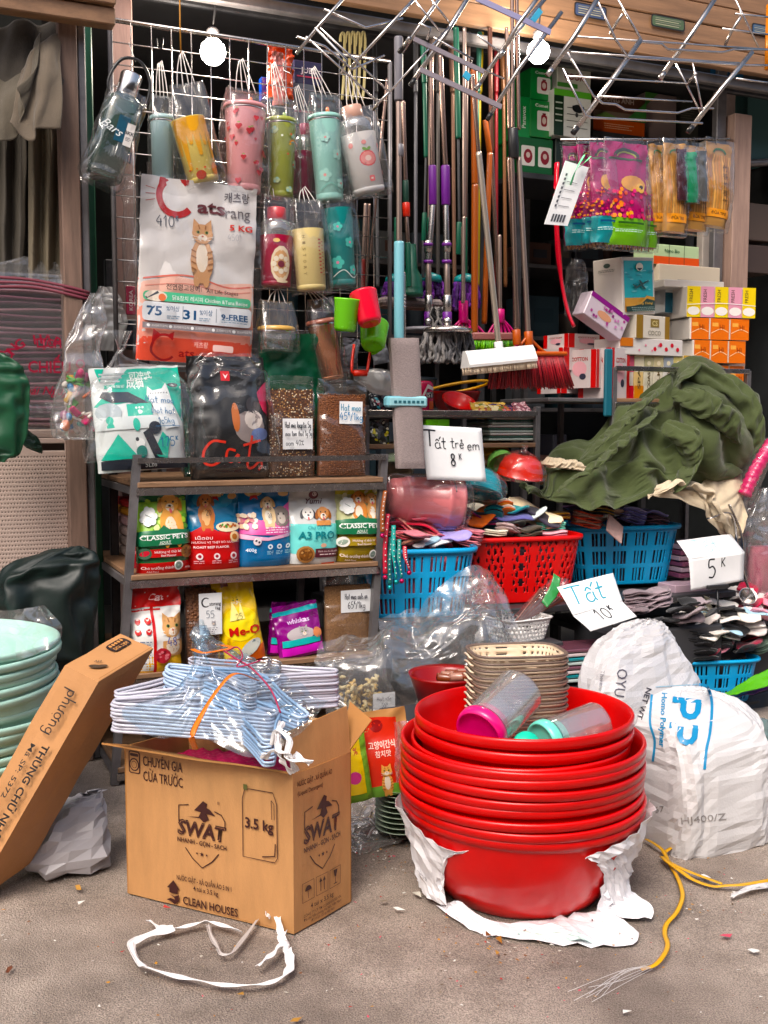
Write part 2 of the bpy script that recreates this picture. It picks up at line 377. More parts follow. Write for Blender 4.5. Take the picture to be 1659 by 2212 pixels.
GL={'T':(.75,[[(0,.98),(.35,1.),(.78,.97)],[(.38,.98),(.36,.5),(.33,0)]]),'a':(.52,[_c(.22,.24,.2,60,330,9,.24),[(.42,.5),(.42,.2),(.5,0)]]),'t':(.38,[[(.2,.95),(.17,.3),(.2,.05),(.36,.04)],[(.0,.6),(.38,.63)]]),'r':(.36,[[(.05,.5),(.05,0)],[(.05,.3),(.15,.47),(.34,.48)]]),'e':(.46,[[(.05,.25),(.38,.3),(.3,.48),(.12,.44),(.04,.2),(.18,0),(.4,.08)]]),'m':(.74,[[(.04,.5),(.04,0)],[(.04,.35),(.18,.5),(.3,.4),(.3,0)],[(.3,.35),(.46,.5),(.6,.4),(.62,.0)]]),'n':(.46,[[(.04,.5),(.04,0)],[(.04,.35),(.2,.5),(.34,.4),(.36,0)]]),'u':(.46,[[(.04,.5),(.06,.1),(.2,0),(.34,.15)],[(.36,.5),(.36,0)]]),'h':(.46,[[(.04,1.),(.04,0)],[(.04,.35),(.2,.5),(.34,.4),(.36,0)]]),'H':(.6,[[(.04,1.),(.02,0)],[(.46,1.),(.44,0)],[(.02,.5),(.46,.52)]]),'P':(.5,[[(.04,1.),(.02,0)],[(.02,.98),(.3,1.),(.4,.78),(.28,.52),(.04,.48)]]),'D':(.6,[[(.04,1.),(.02,0)],[(.0,1.),(.32,.92),(.46,.5),(.3,.06),(.0,0)]]),'i':(.2,[[(.06,.5),(.06,0)],[(.06,.66),(.08,.72)]]),'l':(.2,[[(.06,1),(.06,0)]]),'x':(.42,[[(0,.5),(.34,0)],[(.34,.5),(0,0)]]),'o':(.46,[_c(.2,.25,.18,90,450,11,.25)]),'c':(.4,[_c(.2,.25,.18,50,310,9,.25)]),'s':(.36,[[(.3,.46),(.1,.48),(.06,.32),(.26,.2),(.24,.03),(.02,.04)]]),'g':(.48,[_c(.2,.25,.18,60,400,11,.22),[(.38,.5),(.38,-.2),(.2,-.36),(.04,-.26)]]),'d':(.48,[_c(.2,.25,.18,60,400,11,.22),[(.38,1),(.38,0)]]),'p':(.48,[_c(.22,.25,.18,140,-200,11,.22),[(.04,.5),(.02,-.4)]]),'v':(.4,[[(0,.5),(.16,0),(.34,.5)]]),'K':(.55,[[(.05,1),(.03,0)],[(.45,1),(.06,.45)],[(.14,.5),(.48,0)]]),'k':(.42,[[(.05,.9),(.03,0)],[(.34,.52),(.06,.22)],[(.14,.3),(.36,0)]]),'0':(.6,[_c(.26,.5,.22,100,460,13,.48)]),'1':(.4,[[(.04,.7),(.22,1),(.22,0)]]),'2':(.55,[[(.04,.75),(.2,1),(.42,.8),(.3,.4),(.02,.02),(.48,.04)]]),'4':(.58,[[(.3,1),(.04,.4),(.5,.42)],[(.4,.7),(.38,0)]]),'5':(.56,[[(.44,1),(.1,.98),(.06,.58),(.3,.62),(.46,.35),(.3,.03),(.02,.06)]]),'6':(.55,[[(.4,1),(.12,.7),(.04,.3),(.2,0),(.42,.15),(.4,.4),(.2,.48),(.06,.3)]]),'7':(.5,[[(.04,.98),(.44,1),(.2,0)]]),'8':(.55,[[(.4,.82),(.24,1),(.08,.82),(.2,.56),(.4,.32),(.28,.02),(.08,.12),(.08,.35),(.3,.58),(.4,.82)]]),'/':(.36,[[(.3,1.05),(.02,-.1)]]),'.':(.16,[[(.03,.0),(.06,.04)]]),'-':(.4,[[(.02,.3),(.3,.3)]]),'%':(.5,[[(.4,.9),(.02,0)],_c(.08,.75,.08,0,360,7),_c(.36,.15,.08,0,360,7)]),' ':(.34,[])}
ACC={'ấ':('a',[[(.08,.62),(.22,.78),(.38,.62)],[(.4,.78),(.55,1.)]]),'ẻ':('e',[[(.14,.72),(.26,.8),(.26,.68),(.2,.6)]]),'ạ':('a',[[(.2,-.2),(.23,-.16)]]),'ư':('u',[[(.36,.5),(.46,.62)]]),'ợ':('o',[[(.36,.45),(.48,.6)],[(.2,-.2),(.22,-.16)]]),'ố':('o',[[(.04,.62),(.2,.78),(.34,.62)],[(.3,.8),(.42,.96)]])}
class Canvas:
 """draws flat print on a surface; fn(x, z, off) -> point; everything lands in one mesh builder"""
 def __init__(s,fn,step=9.,base=.0012,inc=.0002):
  s.fn=fn;s.mb=MB();s.step=step;s.off=base;s.inc=inc
 def _put(s,pts,fs,mt):
  s.off+=s.inc
  s.mb.add([s.fn(x,y,s.off)for x,y in pts],fs,mt,True)
 def poly(s,pts,col):
  mt=ink(col)if isinstance(col,str)else col;pts=[Vector(p)for p in pts];n=len(pts)
  xs=[p.x for p in pts];ys=[p.y for p in pts];P=list(pts);E=[]
  if max(max(xs)-min(xs),max(ys)-min(ys))>s.step*1.5:
   Q=[]
   for i in range(n):
    a,b=pts[i],pts[(i+1)%n];k=max(1,int((b-a).length/s.step))
    for j in range(k):Q.append(a.lerp(b,j/k))
   P=Q;n=len(P)
   gx=np.arange(min(xs)+s.step*.5,max(xs),s.step);gy=np.arange(min(ys)+s.step*.5,max(ys),s.step)
   ext=[Vector((x+s.step*.13*math.sin(y*999),y))for x in gx for y in gy]
  else:ext=[]
  r=delaunay_2d_cdt(P+ext,[],[list(range(n))],1,1e-6)
  s._put([tuple(v)for v in r[0]],[tuple(f)for f in r[2]],mt);return s
 def rect(s,x0,z0,x1,z1,col,r=0,ang=0):
  if r<=0:p=[(x0,z0),(x1,z0),(x1,z1),(x0,z1)]
  else:
   p=[]
   for cx,cz,a in((x1-r,z0+r,-90),(x1-r,z1-r,0),(x0+r,z1-r,90),(x0+r,z0+r,180)):
    p+=[(cx+r*math.cos(R(a+b)),cz+r*math.sin(R(a+b)))for b in(0,30,60,90)]
  if ang:
   cx,cz=(x0+x1)/2,(z0+z1)/2;c,d=math.cos(R(ang)),math.sin(R(ang))
   p=[(cx+(a-cx)*c-(b-cz)*d,cz+(a-cx)*d+(b-cz)*c)for a,b in p]
  return s.poly(p,col)
 def ell(s,cx,cz,rx,rz,col,n=14,ang=0,a0=0,a1=360):
  c,d=math.cos(R(ang)),math.sin(R(ang))
  p=[]
  for i in range(n):
   a=R(a0+(a1-a0)*i/(n if a1-a0>=360 else n-1));x,z=rx*math.cos(a),rz*math.sin(a);p.append((cx+x*c-z*d,cz+x*d+z*c))
  return s.poly(p,col)
 def line(s,pts,w,col,closed=False,sm=0):
  mt=ink(col)if isinstance(col,str)else col
  if sm:pts=[tuple(p)for p in crom(np.array(pts),sm)]
  pts=[Vector(p)for p in pts];vs=[];k=len(pts);fs=[]
  for i,p in enumerate(pts):
   a=pts[(i-1)%k]if(i or closed)else p;b=pts[(i+1)%k]if(i<k-1 or closed)else p
   d=(b-a);d=d.normalized()if d.length>1e-9 else Vector((1,0));q=Vector((-d.y,d.x))*w/2
   vs+=[tuple(p+q),tuple(p-q)]
  for i in range(k if closed else k-1):
   j=(i+1)%k;fs.append((2*i+1,2*j+1,2*j,2*i))
  s._put(vs,fs,mt);return s
 def text(s,t,cx,cz,h,col,bold=.0,shear=0,w=None,ang=0,align='c'):
  mt=ink(col)if isinstance(col,str)else col
  vs,fs,tw=text2d(t,bold,shear);k=h/.73;kx=k if w is None else w/max(tw,1e-6)
  x0={'c':-tw*kx/2,'l':0,'r':-tw*kx}[align];c,d=math.cos(R(ang)),math.sin(R(ang));P=[]
  for x,y in vs:
   x=x*kx+x0;y=y*k-h/2;P.append((cx+x*c-y*d,cz+x*d+y*c))
  s._put(P,fs,mt);return s
 def hand(s,t,cx,cz,h,col,wd=.08,ang=0,jit=.02,squeeze=1.):
  rn=random.Random(hash(len(t))+int(abs(cz)*1000));X=0;st=[]
  for ch in t:
   sc=1.;dy=0
   if ch=='^':continue
   if ch=='ᴷ':ch='K';sc=.45;dy=.62
   ac=[]
   if ch in ACC:ch,ac=ACC[ch]
   wg,g=GL.get(ch,GL['o'])
   jy=rn.uniform(-jit,jit)
   for ln in list(g)+list(ac):st.append([(X+x*sc*squeeze,y*sc+dy+jy)for x,y in ln])
   X+=(wg*sc+.06)*squeeze
  c,d=math.cos(R(ang)),math.sin(R(ang))
  for ln in st:
   q=[((x-X/2)*h,(y-.4)*h)for x,y in ln];q=[(cx+x*c-y*d,cz+x*d+y*c)for x,y in q]
   s.line(q,wd*h,col,sm=(len(q)*3 if len(q)>2 else 0))
  return s
 def ob(s,name,parent,**kw):return s.mb.ob(name,parent,**kw)
#shared materials
M={}
M['steel']=mat('brushed_steel',(.48,.45,.43),.26,1,.12,30)
M['chrome']=mat('chrome_wire',(.68,.64,.62),.16,1)
M['greysteel']=mat('painted_grey_steel',(.17,.16,.165),.42,.5,.25,9,.25,90)
M['darksteel']=mat('dark_steel',(.05,.05,.055),.45,.4,.3,12)
M['board']=mat('plywood_board',C('8a6c54',.85),.55,0,.3,5,.4,50,bstretch=(1,8,8))
M['woodpost']=mat('weathered_timber',C('7d665a',.8),.65,0,.32,4,.5,30,bstretch=(12,12,1))
M['lintel']=mat('varnished_board',C('8f6f56',.85),.45,0,.25,3,.3,40,bstretch=(1,12,12))
M['card']=mat('cardboard',C('bf9064',.88),.62,0,.11,5,.5,110,bstretch=(5,5,1))
M['card2']=mat('cardboard_long',C('ba8a60',.88),.62,0,.09,6,.35,120)
M['cardin']=mat('cardboard_inside',C('b07c4a',.8),.7,0,.1,8,.2,100)
M['tape']=mat('packing_tape',C('c99b6a',.9),.16,0,.05,8,coat=.5)
M['red']=mat('red_plastic',C('cc0018',.9),.3,0,.14,4,.2,40,coat=.1,spec=.35)
M['redb']=mat('red_basket_plastic',C('d80014',.9),.35,0,.05,5)
M['blue']=mat('cyan_basket_plastic',C('0aa0d4',.95),.3,0,.06,5)
M['mint']=mat('mint_plastic',C('b4dace',.9),.33,0,.05,5)
M['cream']=mat('cream_plastic',C('ead7be',.88),.4,0,.05,6)
M['taupe']=mat('taupe_trim',C('75635a',.8),.45)
M['white']=mat('white_plastic',(.78,.77,.75),.3,0,.04,6)
M['paper']=mat('white_paper',(.8,.81,.82),.6,0,.03,10,.2,40)
M['black']=mat('black_plastic',(.015,.015,.017),.35)
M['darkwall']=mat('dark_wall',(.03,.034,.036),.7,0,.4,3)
M['clear']=film('clear_film',milk=.035,gl=.035,bsc=16,rough=.1,bump=.35)
M['clearb']=film('clear_film_fine',milk=.02,gl=.045,bsc=26,rough=.1,bump=.35,stretch=(1,1,.35))
M['clearbig']=film('big_clear_film',milk=.12,gl=.1,bsc=9,rough=.11,bump=.4)
M['zip']=film('zip_film',milk=.02,gl=.045,bsc=10,rough=.08,bump=.3)
M['milky']=film('milky_film',milk=.5,gl=.12,bsc=9,rough=.2,bump=.6)
M['bluefilm']=film('blue_film',tint=(.8,.92,1),milk=.06,gl=.07,bsc=12,rough=.1,bump=.4)
M['rigid']=film('rigid_clear',milk=.2,gl=.16,bsc=3,rough=.05,bump=.1)
M['clearblk']=film('clear_film_dark_bag',milk=.008,gl=.03,bsc=12,rough=.05,bump=.2)
M['cord']=mat('white_cord',(.62,.58,.55),.5)
def asphalt():
 m,t,b=_nodes('asphalt');N=t.nodes.new;L=t.links.new
 tc=N('ShaderNodeTexCoord')
 def noi(s,d=6,r=.6):
  n=N('ShaderNodeTexNoise');n.inputs['Scale'].default_value=s;n.inputs['Detail'].default_value=d;n.inputs['Roughness'].default_value=r
  L(tc.outputs['Object'],n.inputs['Vector']);return n
 big=noi(1.4,7);mid=noi(7,5);fine=noi(300,3,.8);vor=N('ShaderNodeTexVoronoi');vor.inputs['Scale'].default_value=230
 L(tc.outputs['Object'],vor.inputs['Vector'])
 r1=N('ShaderNodeValToRGB');e=r1.color_ramp.elements;e[0].position=.36;e[1].position=.64
 e[0].color=(*C('857a72',.84),1);e[1].color=(*C('b8aca2',.94),1);L(big.outputs[0],r1.inputs[0])
 r2=N('ShaderNodeValToRGB');e=r2.color_ramp.elements;e[0].position=.3;e[1].position=.66;e[0].color=(.72,.7,.68,1);e[1].color=(1.08,1.07,1.06,1)
 L(mid.outputs[0],r2.inputs[0])
 r3=N('ShaderNodeValToRGB');e=r3.color_ramp.elements;e[0].position=.4;e[1].position=.6;e[0].color=(.42,.4,.39,1);e[1].color=(1.5,1.47,1.43,1)
 L(fine.outputs[0],r3.inputs[0])
 m1=N('ShaderNodeMixRGB');m1.blend_type='MULTIPLY';m1.inputs[0].default_value=1;L(r1.outputs[0],m1.inputs[1]);L(r2.outputs[0],m1.inputs[2])
 m2=N('ShaderNodeMixRGB');m2.blend_type='MULTIPLY';m2.inputs[0].default_value=.8;L(m1.outputs[0],m2.inputs[1]);L(r3.outputs[0],m2.inputs[2])
 L(m2.outputs[0],b.inputs['Base Color']);b.inputs['Roughness'].default_value=.82
 ad=N('ShaderNodeMath');ad.operation='ADD';L(fine.outputs[0],ad.inputs[0]);L(vor.outputs[0],ad.inputs[1])
 bp=N('ShaderNodeBump');bp.inputs['Strength'].default_value=1;bp.inputs['Distance'].default_value=.003;L(ad.outputs[0],bp.inputs['Height']);L(bp.outputs[0],b.inputs['Normal'])
 return m
def wp(w):
 return None
def fr(x,w,z):
 return Vector((0,Y0,0))+UD*x+ND*w+Vector((0,0,z))
FM=Matrix.Translation((0,Y0,0))@Matrix.Rotation(AF,4,'Z')
def tofr(p):return FM.inverted()@Vector(p)
#the setting
n=160
gx=np.concatenate([np.linspace(-60,-3,12),np.linspace(-2.8,3.6,n),np.linspace(4,60,12)]);gy=np.concatenate([np.linspace(-60,-1,12),np.linspace(.4,7,n),np.linspace(8,60,10)])
X,Y=np.meshgrid(gx,gy,indexing='ij');Z=.004*pn(X*1.3,Y*1.3,3)-.004
Z[(np.abs(X)>3.7)|(Y>7.1)|(Y<.3)]=-.004
mb=MB();mb.grid(np.stack([X,Y,Z],2),asphalt());struct(mb.ob('ground'))
def sbox(name,x0,x1,w0,w1,z0,z1,mt,st=True,bev=0):
 b=MB();b.box((x0,w0,z0),(x1,w1,z1),mt,bev,M=FM);o=b.ob(name)
 if st:struct(o)
 return o
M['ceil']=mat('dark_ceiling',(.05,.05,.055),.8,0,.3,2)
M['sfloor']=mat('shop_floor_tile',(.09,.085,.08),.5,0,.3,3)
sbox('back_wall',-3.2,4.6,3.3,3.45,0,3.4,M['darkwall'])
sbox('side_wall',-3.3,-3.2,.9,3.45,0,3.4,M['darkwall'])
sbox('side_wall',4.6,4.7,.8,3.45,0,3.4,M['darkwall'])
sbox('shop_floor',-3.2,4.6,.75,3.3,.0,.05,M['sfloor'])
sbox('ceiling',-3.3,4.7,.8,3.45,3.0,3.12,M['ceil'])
sbox('wall',-3.3,4.7,.42,.5,3.66,4.4,mat('shop_fascia',C('6b5d55',.7),.7,0,.2,3))
lt=thing('shop_lintel','brown varnished board lintel with steel beam along the top of the stall','lintel',fr(-.2,.5,2.6))
zb=AT(1100,62,.5).z
for k in range(10):
 b=MB();b.box((-.65,.02+.004*(k%2),0),(3.6,.06,.088),M['lintel'],.004);o=b.ob('board',lt);o.location=(0,0,zb-2.6+k*.092)
b=MB();b.box((-.9,.09,-.05),(3.7,.13,-.005),M['greysteel'],.006);o=b.ob('steel_beam',lt);o.location=(0,0,zb-2.6)
b=MB();b.box((-.9,.3,.0),(3.7,.33,.07),M['darksteel'],.006);o=b.ob('ceiling_rail',lt);o.location=(0,0,zb-2.6)
for px,py,wd,cl in((1282,20,.1,'c9ccd6'),(1668-1089+1089-1,0,.05,'3c3f44'),(1450,47,.19,'5d7053'),(1274,24,.17,'4a5266')):
 pass
for px,py,wx,hz,cl,tx in((1280,22,.17,.06,'3f4a66','DAILY'),(1448,47,.19,.055,'4f6147','BAMBOO'),(1650,62,.12,.05,'3f5a7a','')):
 p=tofr(AT(px,py,.5));q=Vector((p.x+.2,0,p.z-2.6))
 cv=Canvas(lambda x,z,o,q=q:Vector((q.x+x,.016-o,q.z+z)),inc=.0004)
 cv.rect(-wx/2,-hz/2,wx/2,hz/2,'201c1a',r=.012);cv.rect(-wx/2+.006,-hz/2+.006,wx/2-.006,hz/2-.006,cl,r=.01)
 for k in range(4):cv.rect(-wx*.38,hz*(.22-.16*k),wx*(.38-.07*(k%2)),hz*(.27-.16*k),'b8b49a' if k%2 else '8c8a7a')
 cv.ob('nameplate',lt)
def post(name,label,cat,px0,px1,w,pyt,pyb,mt,dep=.06,bev=.004):
 a=tofr(AT(px0,1100,w));c=tofr(AT(px1,1100,w));z1=AT(px0,pyt,w).z;z0=max(0,AT(px0,pyb,w).z if pyb else 0)
 b=MB();b.box((a.x,w,z0),(c.x,w+dep,z1),mt,bev,M=FM);return tagt(b.ob(name),label,cat)
post('timber_post','weathered brown timber post between curtain stall and mesh panel','post',150,190,.28,-120,None,M['woodpost'],.09)
post('steel_post','dark grey steel channel beside the brown timber post','post',190,207,.30,-120,None,M['greysteel'],.05)
post('green_pole','dark green pole behind the left edge of the mesh panel','pole',206,221,.52,-160,None,mat('dark_green_paint',C('0d5238',.7),.4,0,.2,5),.04)
M['pinkpost']=mat('pinkish_timber',C('9a7f78',.85),.6,0,.15,4,.3,30,bstretch=(8,8,1))
post('pale_post','pale pinkish timber post behind the mesh panel','post',262,306,.62,-160,None,M['pinkpost'],.06)
post('thin_pole','thin black steel pole behind the mesh panel','pole',238,256,.55,560,None,M['darksteel'],.03)
post('timber_post','pale worn timber post on the right of the hanging packs','post',1566,1602,.75,240,800,mat('pale_timber',C('a3897d',.85),.6,0,.2,5,.4,30,bstretch=(10,10,1)),.07)
post('steel_post','grey steel post left of the pale worn timber post','post',1528,1548,.8,-80,800,M['greysteel'],.04)
post('white_post','white painted post behind the right hanging packs','post',1504,1528,.95,300,900,mat('offwhite_paint',C('cfc4bb',.85),.5,0,.12,5),.05)
post('painted_post','peeling pinkish grey post at top right of the opening','post',1536,1566,.9,0,330,mat('peeling_paint',C('a3948f',.8),.6,0,.25,6),.05)
sbox('unseen_opposite_wall',-16,16,-11.2,-10.8,0,6.2,mat('street_facade',C('8a8078',.5),.7,0,.25,1.2))  # unseen street side behind the camera, added to block low sky and darken reflections
b=MB();p=tofr(AT(0,66,.2));q=tofr(AT(236,5,.2))
for k in range(3):b.box((-1.9,.2-.02*k,0+.06*k),(q.x+.02,.26,.056+.06*k),M['lintel'],.004,M=FM@Matrix.Translation((0,0,(p.z+q.z)/2)))
tagt(b.ob('header_board'),'brown stepped header board above the khaki curtain at top left','board')
sbox('partition_wall',-3.2,-.98,1.5,1.55,0,3.0,M['darkwall'])
M['bulb']=m=bpy.data.materials.new('lit_bulb');m.use_nodes=True;bb=m.node_tree.nodes['Principled BSDF'];bb.inputs['Emission Color'].default_value=(1,.93,.84,1);bb.inputs['Emission Strength'].default_value=30;bb.inputs['Base Color'].default_value=(.9,.9,.9,1)
for px,py,w,rr,lab in((460,112,.62,27,'lit white bulb hanging behind the mesh panel'),(1163,112,.42,24,'lit white bulb behind the chrome racks on the right')):
 p=AT(px,py,w);r=rr/FPX*p.y*1.0
 t=thing('hanging_bulb',lab,'bulb',p,0)
 b=MB();b.lathe([(0,-r),(r*.5,-r*.88),(r*.87,-r*.5),(r,0),(r*.87,r*.5),(r*.5,r*.88),(r*.3,r*1.0)],M['bulb'],24);b.ob('glass_globe',t)
 b=MB();b.lathe([(r*.42,r*1.1),(r*.5,r*1.15),(r*.5,r*1.6),(r*.3,r*1.8),(0,r*1.8)],M['greysteel'],16);b.ob('socket',t)
 b=MB();b.tube([(0,0,r*1.6),(.01,.02,r*4),(0,.03,max(.2,2.93-p.z))],.004,M['black'],6);b.ob('cable',t)
 l=bpy.data.lights.new('bulb_light','POINT');l.energy=16;l.color=(1,.86,.7);l.shadow_soft_size=.05
 lo=bpy.data.objects.new('bulb_light',l);COL.objects.link(lo);lo.location=p+Vector((0,-r*1.5,0));
#interior, dim: shelving with goods
def interior_shelf(loc,wd,levels,label,seed,dep=.4):
 rn=random.Random(seed)
 t=thing('shop_shelving',label,'shelves',loc)
 for x in(0,wd):
  for y in(0,dep):
   b=MB();b.box((x-.015,y-.015,0),(x+.015,y+.015,levels[-1]+.45),M['greysteel']);b.ob('upright',t)
 for z in levels:
  b=MB();b.box((-.02,-.02,z-.025),(wd+.02,dep+.02,z),M['greysteel'],.003);b.ob('shelf_board',t)
 return t
sh1=fr(-.3,2.55,.05)
interior_shelf(sh1,2.0,[.35,.8,1.25,1.7,2.15],'dim steel shelving at the back of the shop behind the brooms',1)
interior_shelf(fr(2.0,2.3,.05),2.0,[.35,.8,1.25,1.7,2.15],'dim steel shelving at the back right of the shop',2)
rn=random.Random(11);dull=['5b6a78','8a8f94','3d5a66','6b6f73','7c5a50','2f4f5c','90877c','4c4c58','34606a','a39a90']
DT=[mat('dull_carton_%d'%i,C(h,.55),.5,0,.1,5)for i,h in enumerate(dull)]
CN=['slate blue','grey','steel blue','mid grey','brown','petrol','taupe','charcoal','teal','sand'];ORD=['lowest','second lowest','middle','second highest','highest'];OR2=['first','second','third','fourth','fifth','sixth','seventh','eighth','ninth','tenth','eleventh','twelfth']
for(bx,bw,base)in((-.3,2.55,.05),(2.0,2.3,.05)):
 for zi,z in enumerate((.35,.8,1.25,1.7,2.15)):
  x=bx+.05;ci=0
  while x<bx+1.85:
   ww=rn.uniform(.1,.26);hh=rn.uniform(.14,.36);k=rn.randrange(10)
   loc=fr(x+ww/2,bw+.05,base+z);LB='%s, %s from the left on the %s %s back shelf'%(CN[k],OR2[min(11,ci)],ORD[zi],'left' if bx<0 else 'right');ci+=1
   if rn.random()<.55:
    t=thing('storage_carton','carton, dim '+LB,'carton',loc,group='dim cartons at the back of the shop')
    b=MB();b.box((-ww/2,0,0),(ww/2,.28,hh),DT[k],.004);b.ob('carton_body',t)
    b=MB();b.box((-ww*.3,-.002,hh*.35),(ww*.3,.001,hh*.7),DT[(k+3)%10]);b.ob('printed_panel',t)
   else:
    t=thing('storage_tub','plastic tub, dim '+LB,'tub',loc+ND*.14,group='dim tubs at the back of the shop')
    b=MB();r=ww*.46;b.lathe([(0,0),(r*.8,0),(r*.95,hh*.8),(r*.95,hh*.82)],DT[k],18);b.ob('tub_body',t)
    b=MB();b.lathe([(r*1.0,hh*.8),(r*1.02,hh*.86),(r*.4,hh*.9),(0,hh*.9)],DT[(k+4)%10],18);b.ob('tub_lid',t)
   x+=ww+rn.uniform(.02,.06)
#pet-food rack
ZT,Z2,Z3,Z4=1.008,.702,.370,.06
RD=.72
rk=thing('shelf_rack','grey steel rack with plywood boards stacked with pet food bags','rack',fr(-.42,0,0))
rm=XF[rk.name].inverted()
def L(p):return rm@Vector(p)
fl_t,fl_b=L(AT(296,990,0)),L(AT(247,1700,0));fr_t,fr_b=L(AT(829,988,0)),L(AT(803,1420,0))
fr_b=fr_t+(fr_b-fr_t)*(fr_t.z/(fr_t.z-fr_b.z));fl_b=fl_t+(fl_b-fl_t)*(fl_t.z/(fl_t.z-fl_b.z))
def legat(a,b,z):return a+(b-a)*((a.z-z)/(a.z-b.z))
for a,bb_ in((fl_t,fl_b),(fr_t,fr_b)):
 for dy in(0,RD):
  b=MB();p,q=a+Vector((-.03*(dy>0),dy,.012)),bb_+Vector((-.03*(dy>0),dy,0))
  b.tube([p,q],.0125,M['greysteel'],4);b.v=b.v
  b=MB();s=.013
  vs=[(c.x+i*s,c.y+j*s,c.z)for c in(q,p)for i,j in((-1,-1),(1,-1),(1,1),(-1,1))]
  b.add(vs,[(0,3,2,1),(4,5,6,7),(0,1,5,4),(1,2,6,5),(2,3,7,6),(3,0,4,7)],M['greysteel']);b.ob('upright',rk)
def bar(p,q,mt,hz=.011,th=.006,name='rail',par=rk):
 p,q=Vector(p),Vector(q);d=(q-p).normalized();s=d.cross(Vector((0,0,1))).normalized()*th;u=Vector((0,0,hz))
 b=MB();vs=[c+s*i+u*j for c in(p,q)for i,j in((-1,-1),(1,-1),(1,1),(-1,1))]
 b.add(vs,[(0,3,2,1),(4,5,6,7),(0,1,5,4),(1,2,6,5),(2,3,7,6),(3,0,4,7)],mt);return b.ob(name,par)
f1=Vector((0,-.016,0))
bar(legat(fl_t,fl_b,1.078)+f1,legat(fr_t,fr_b,1.078)+f1,M['steel'],.009)
for a,bb_ in((fl_t,fl_b),(fr_t,fr_b)):bar(legat(a,bb_,1.078),legat(a,bb_,1.078)+Vector((0,RD,0)),M['greysteel'],.009)
bar(legat(fl_t,fl_b,1.078)+Vector((0,RD,0)),legat(fr_t,fr_b,1.078)+Vector((0,RD,0)),M['greysteel'],.009)
for z in(ZT,Z2,Z3,Z4):
 a,c=legat(fl_t,fl_b,z),legat(fr_t,fr_b,z)
 b=MB();b.box((a.x+.004,-.018,z-.02),(c.x-.004,RD+.01,z-.001),M['board'],.003);b.ob('shelf_board',rk)
 bar(a+Vector((0,-.017,-.033)),c+Vector((0,-.017,-.033)),M['steel'],.012,.004,'front_rail')
 bar(a+Vector((0,RD,-.033)),c+Vector((0,RD,-.033)),M['greysteel'],.012,.004,'back_rail')
 for e in(a,c):bar(e+Vector((0,.012,-.033)),e+Vector((0,RD-.012,-.033)),M['greysteel'],.012,.005,'side_rail')
#wire mesh display panel
WM=.34
pl=tofr(AT(237,43,WM));prr=tofr(AT(832,131,WM));zt=(pl.z+prr.z)/2;zlow=AT(220,790,WM).z
mp_=thing('wire_mesh_panel','steel wire mesh display panel hung with bagged tumblers','display panel',fr(pl.x,WM,zlow));Hm=zt-zlow;Wm=prr.x-pl.x+.02
mp_['group']='mesh';del mp_['group']
for(p,q)in(((0,0,0),(0,0,Hm)),((Wm,0,0),(Wm,0,Hm)),((0,0,Hm),(Wm,0,Hm)),((0,0,0),(Wm,0,0))):
 b=MB();b.tube([p,q],.009,M['steel']if p[2]else M['greysteel'],8);b.ob('frame_bar',mp_)
nv=15
for i in range(1,nv):
 b=MB();x=Wm*i/nv;b.tube([(x,-.006,0),(x,-.006,Hm)],.0022,M['chrome'],6);b.ob('wire',mp_)
nh=int(Hm/.073)
for i in range(1,nh):
 b=MB();z=Hm*i/nh;b.tube([(0,-.002,z),(Wm,-.002,z)],.0022,M['chrome'],6);b.ob('wire',mp_)
for i in range(9):
 x=Wm*(.04+.11*i);z=Hm*(.97 if i%2 else .62)-.02*(i%3)
 b=MB();b.tube([(0,0,0),(0,-.012,.01),(0,-.02,-.02),(0,-.09,-.05),(0,-.115,-.02)],.0022,M['black'],6);o=b.ob('hook',mp_);o.location=(x,0,z)
#pouches (pillow bags) and their print
def pouchS(w,h,d,seed=1,amp=.004,top=.9,waist=0,bot=.75,pe=2.6,bend=0,taper=0,flare=0):
 def S(x,z,side=-1,off=0.):
  x=np.asarray(x,float);z=np.asarray(z,float);u=np.clip(np.abs(x)/(w/2),0,1);v=np.clip(z/h,0,1)
  pr=np.where(v<.12,bot+(1-bot)*np.sin(np.clip(v/.12,0,1)*math.pi/2),1.)
  tt=np.clip((v-.35)/(top-.35),0,1);pr=pr*(1-tt*tt*(3-2*tt)*.965)
  t=d/2*np.sqrt(np.clip(1-u**pe,0,1))*pr+.0006
  nz=crum(x*9/max(w,.08)*.1*3,z*9/max(w,.08)*.1*3,seed,3)
  e=amp*(.35+.65*np.clip(u*1.2-.2,0,1)+.9*tt)
  xx=x*(1-waist*np.sin(v*math.pi)-taper*v+flare*v)+.25*e*pn(z*30,z*7,seed+2)
  return np.stack([xx,side*(t+off)+e*nz*(1 if side<0 else .6)+bend*v*v,z+.25*e*pn(x*25,x*5,seed+5)*v],-1)
 return S
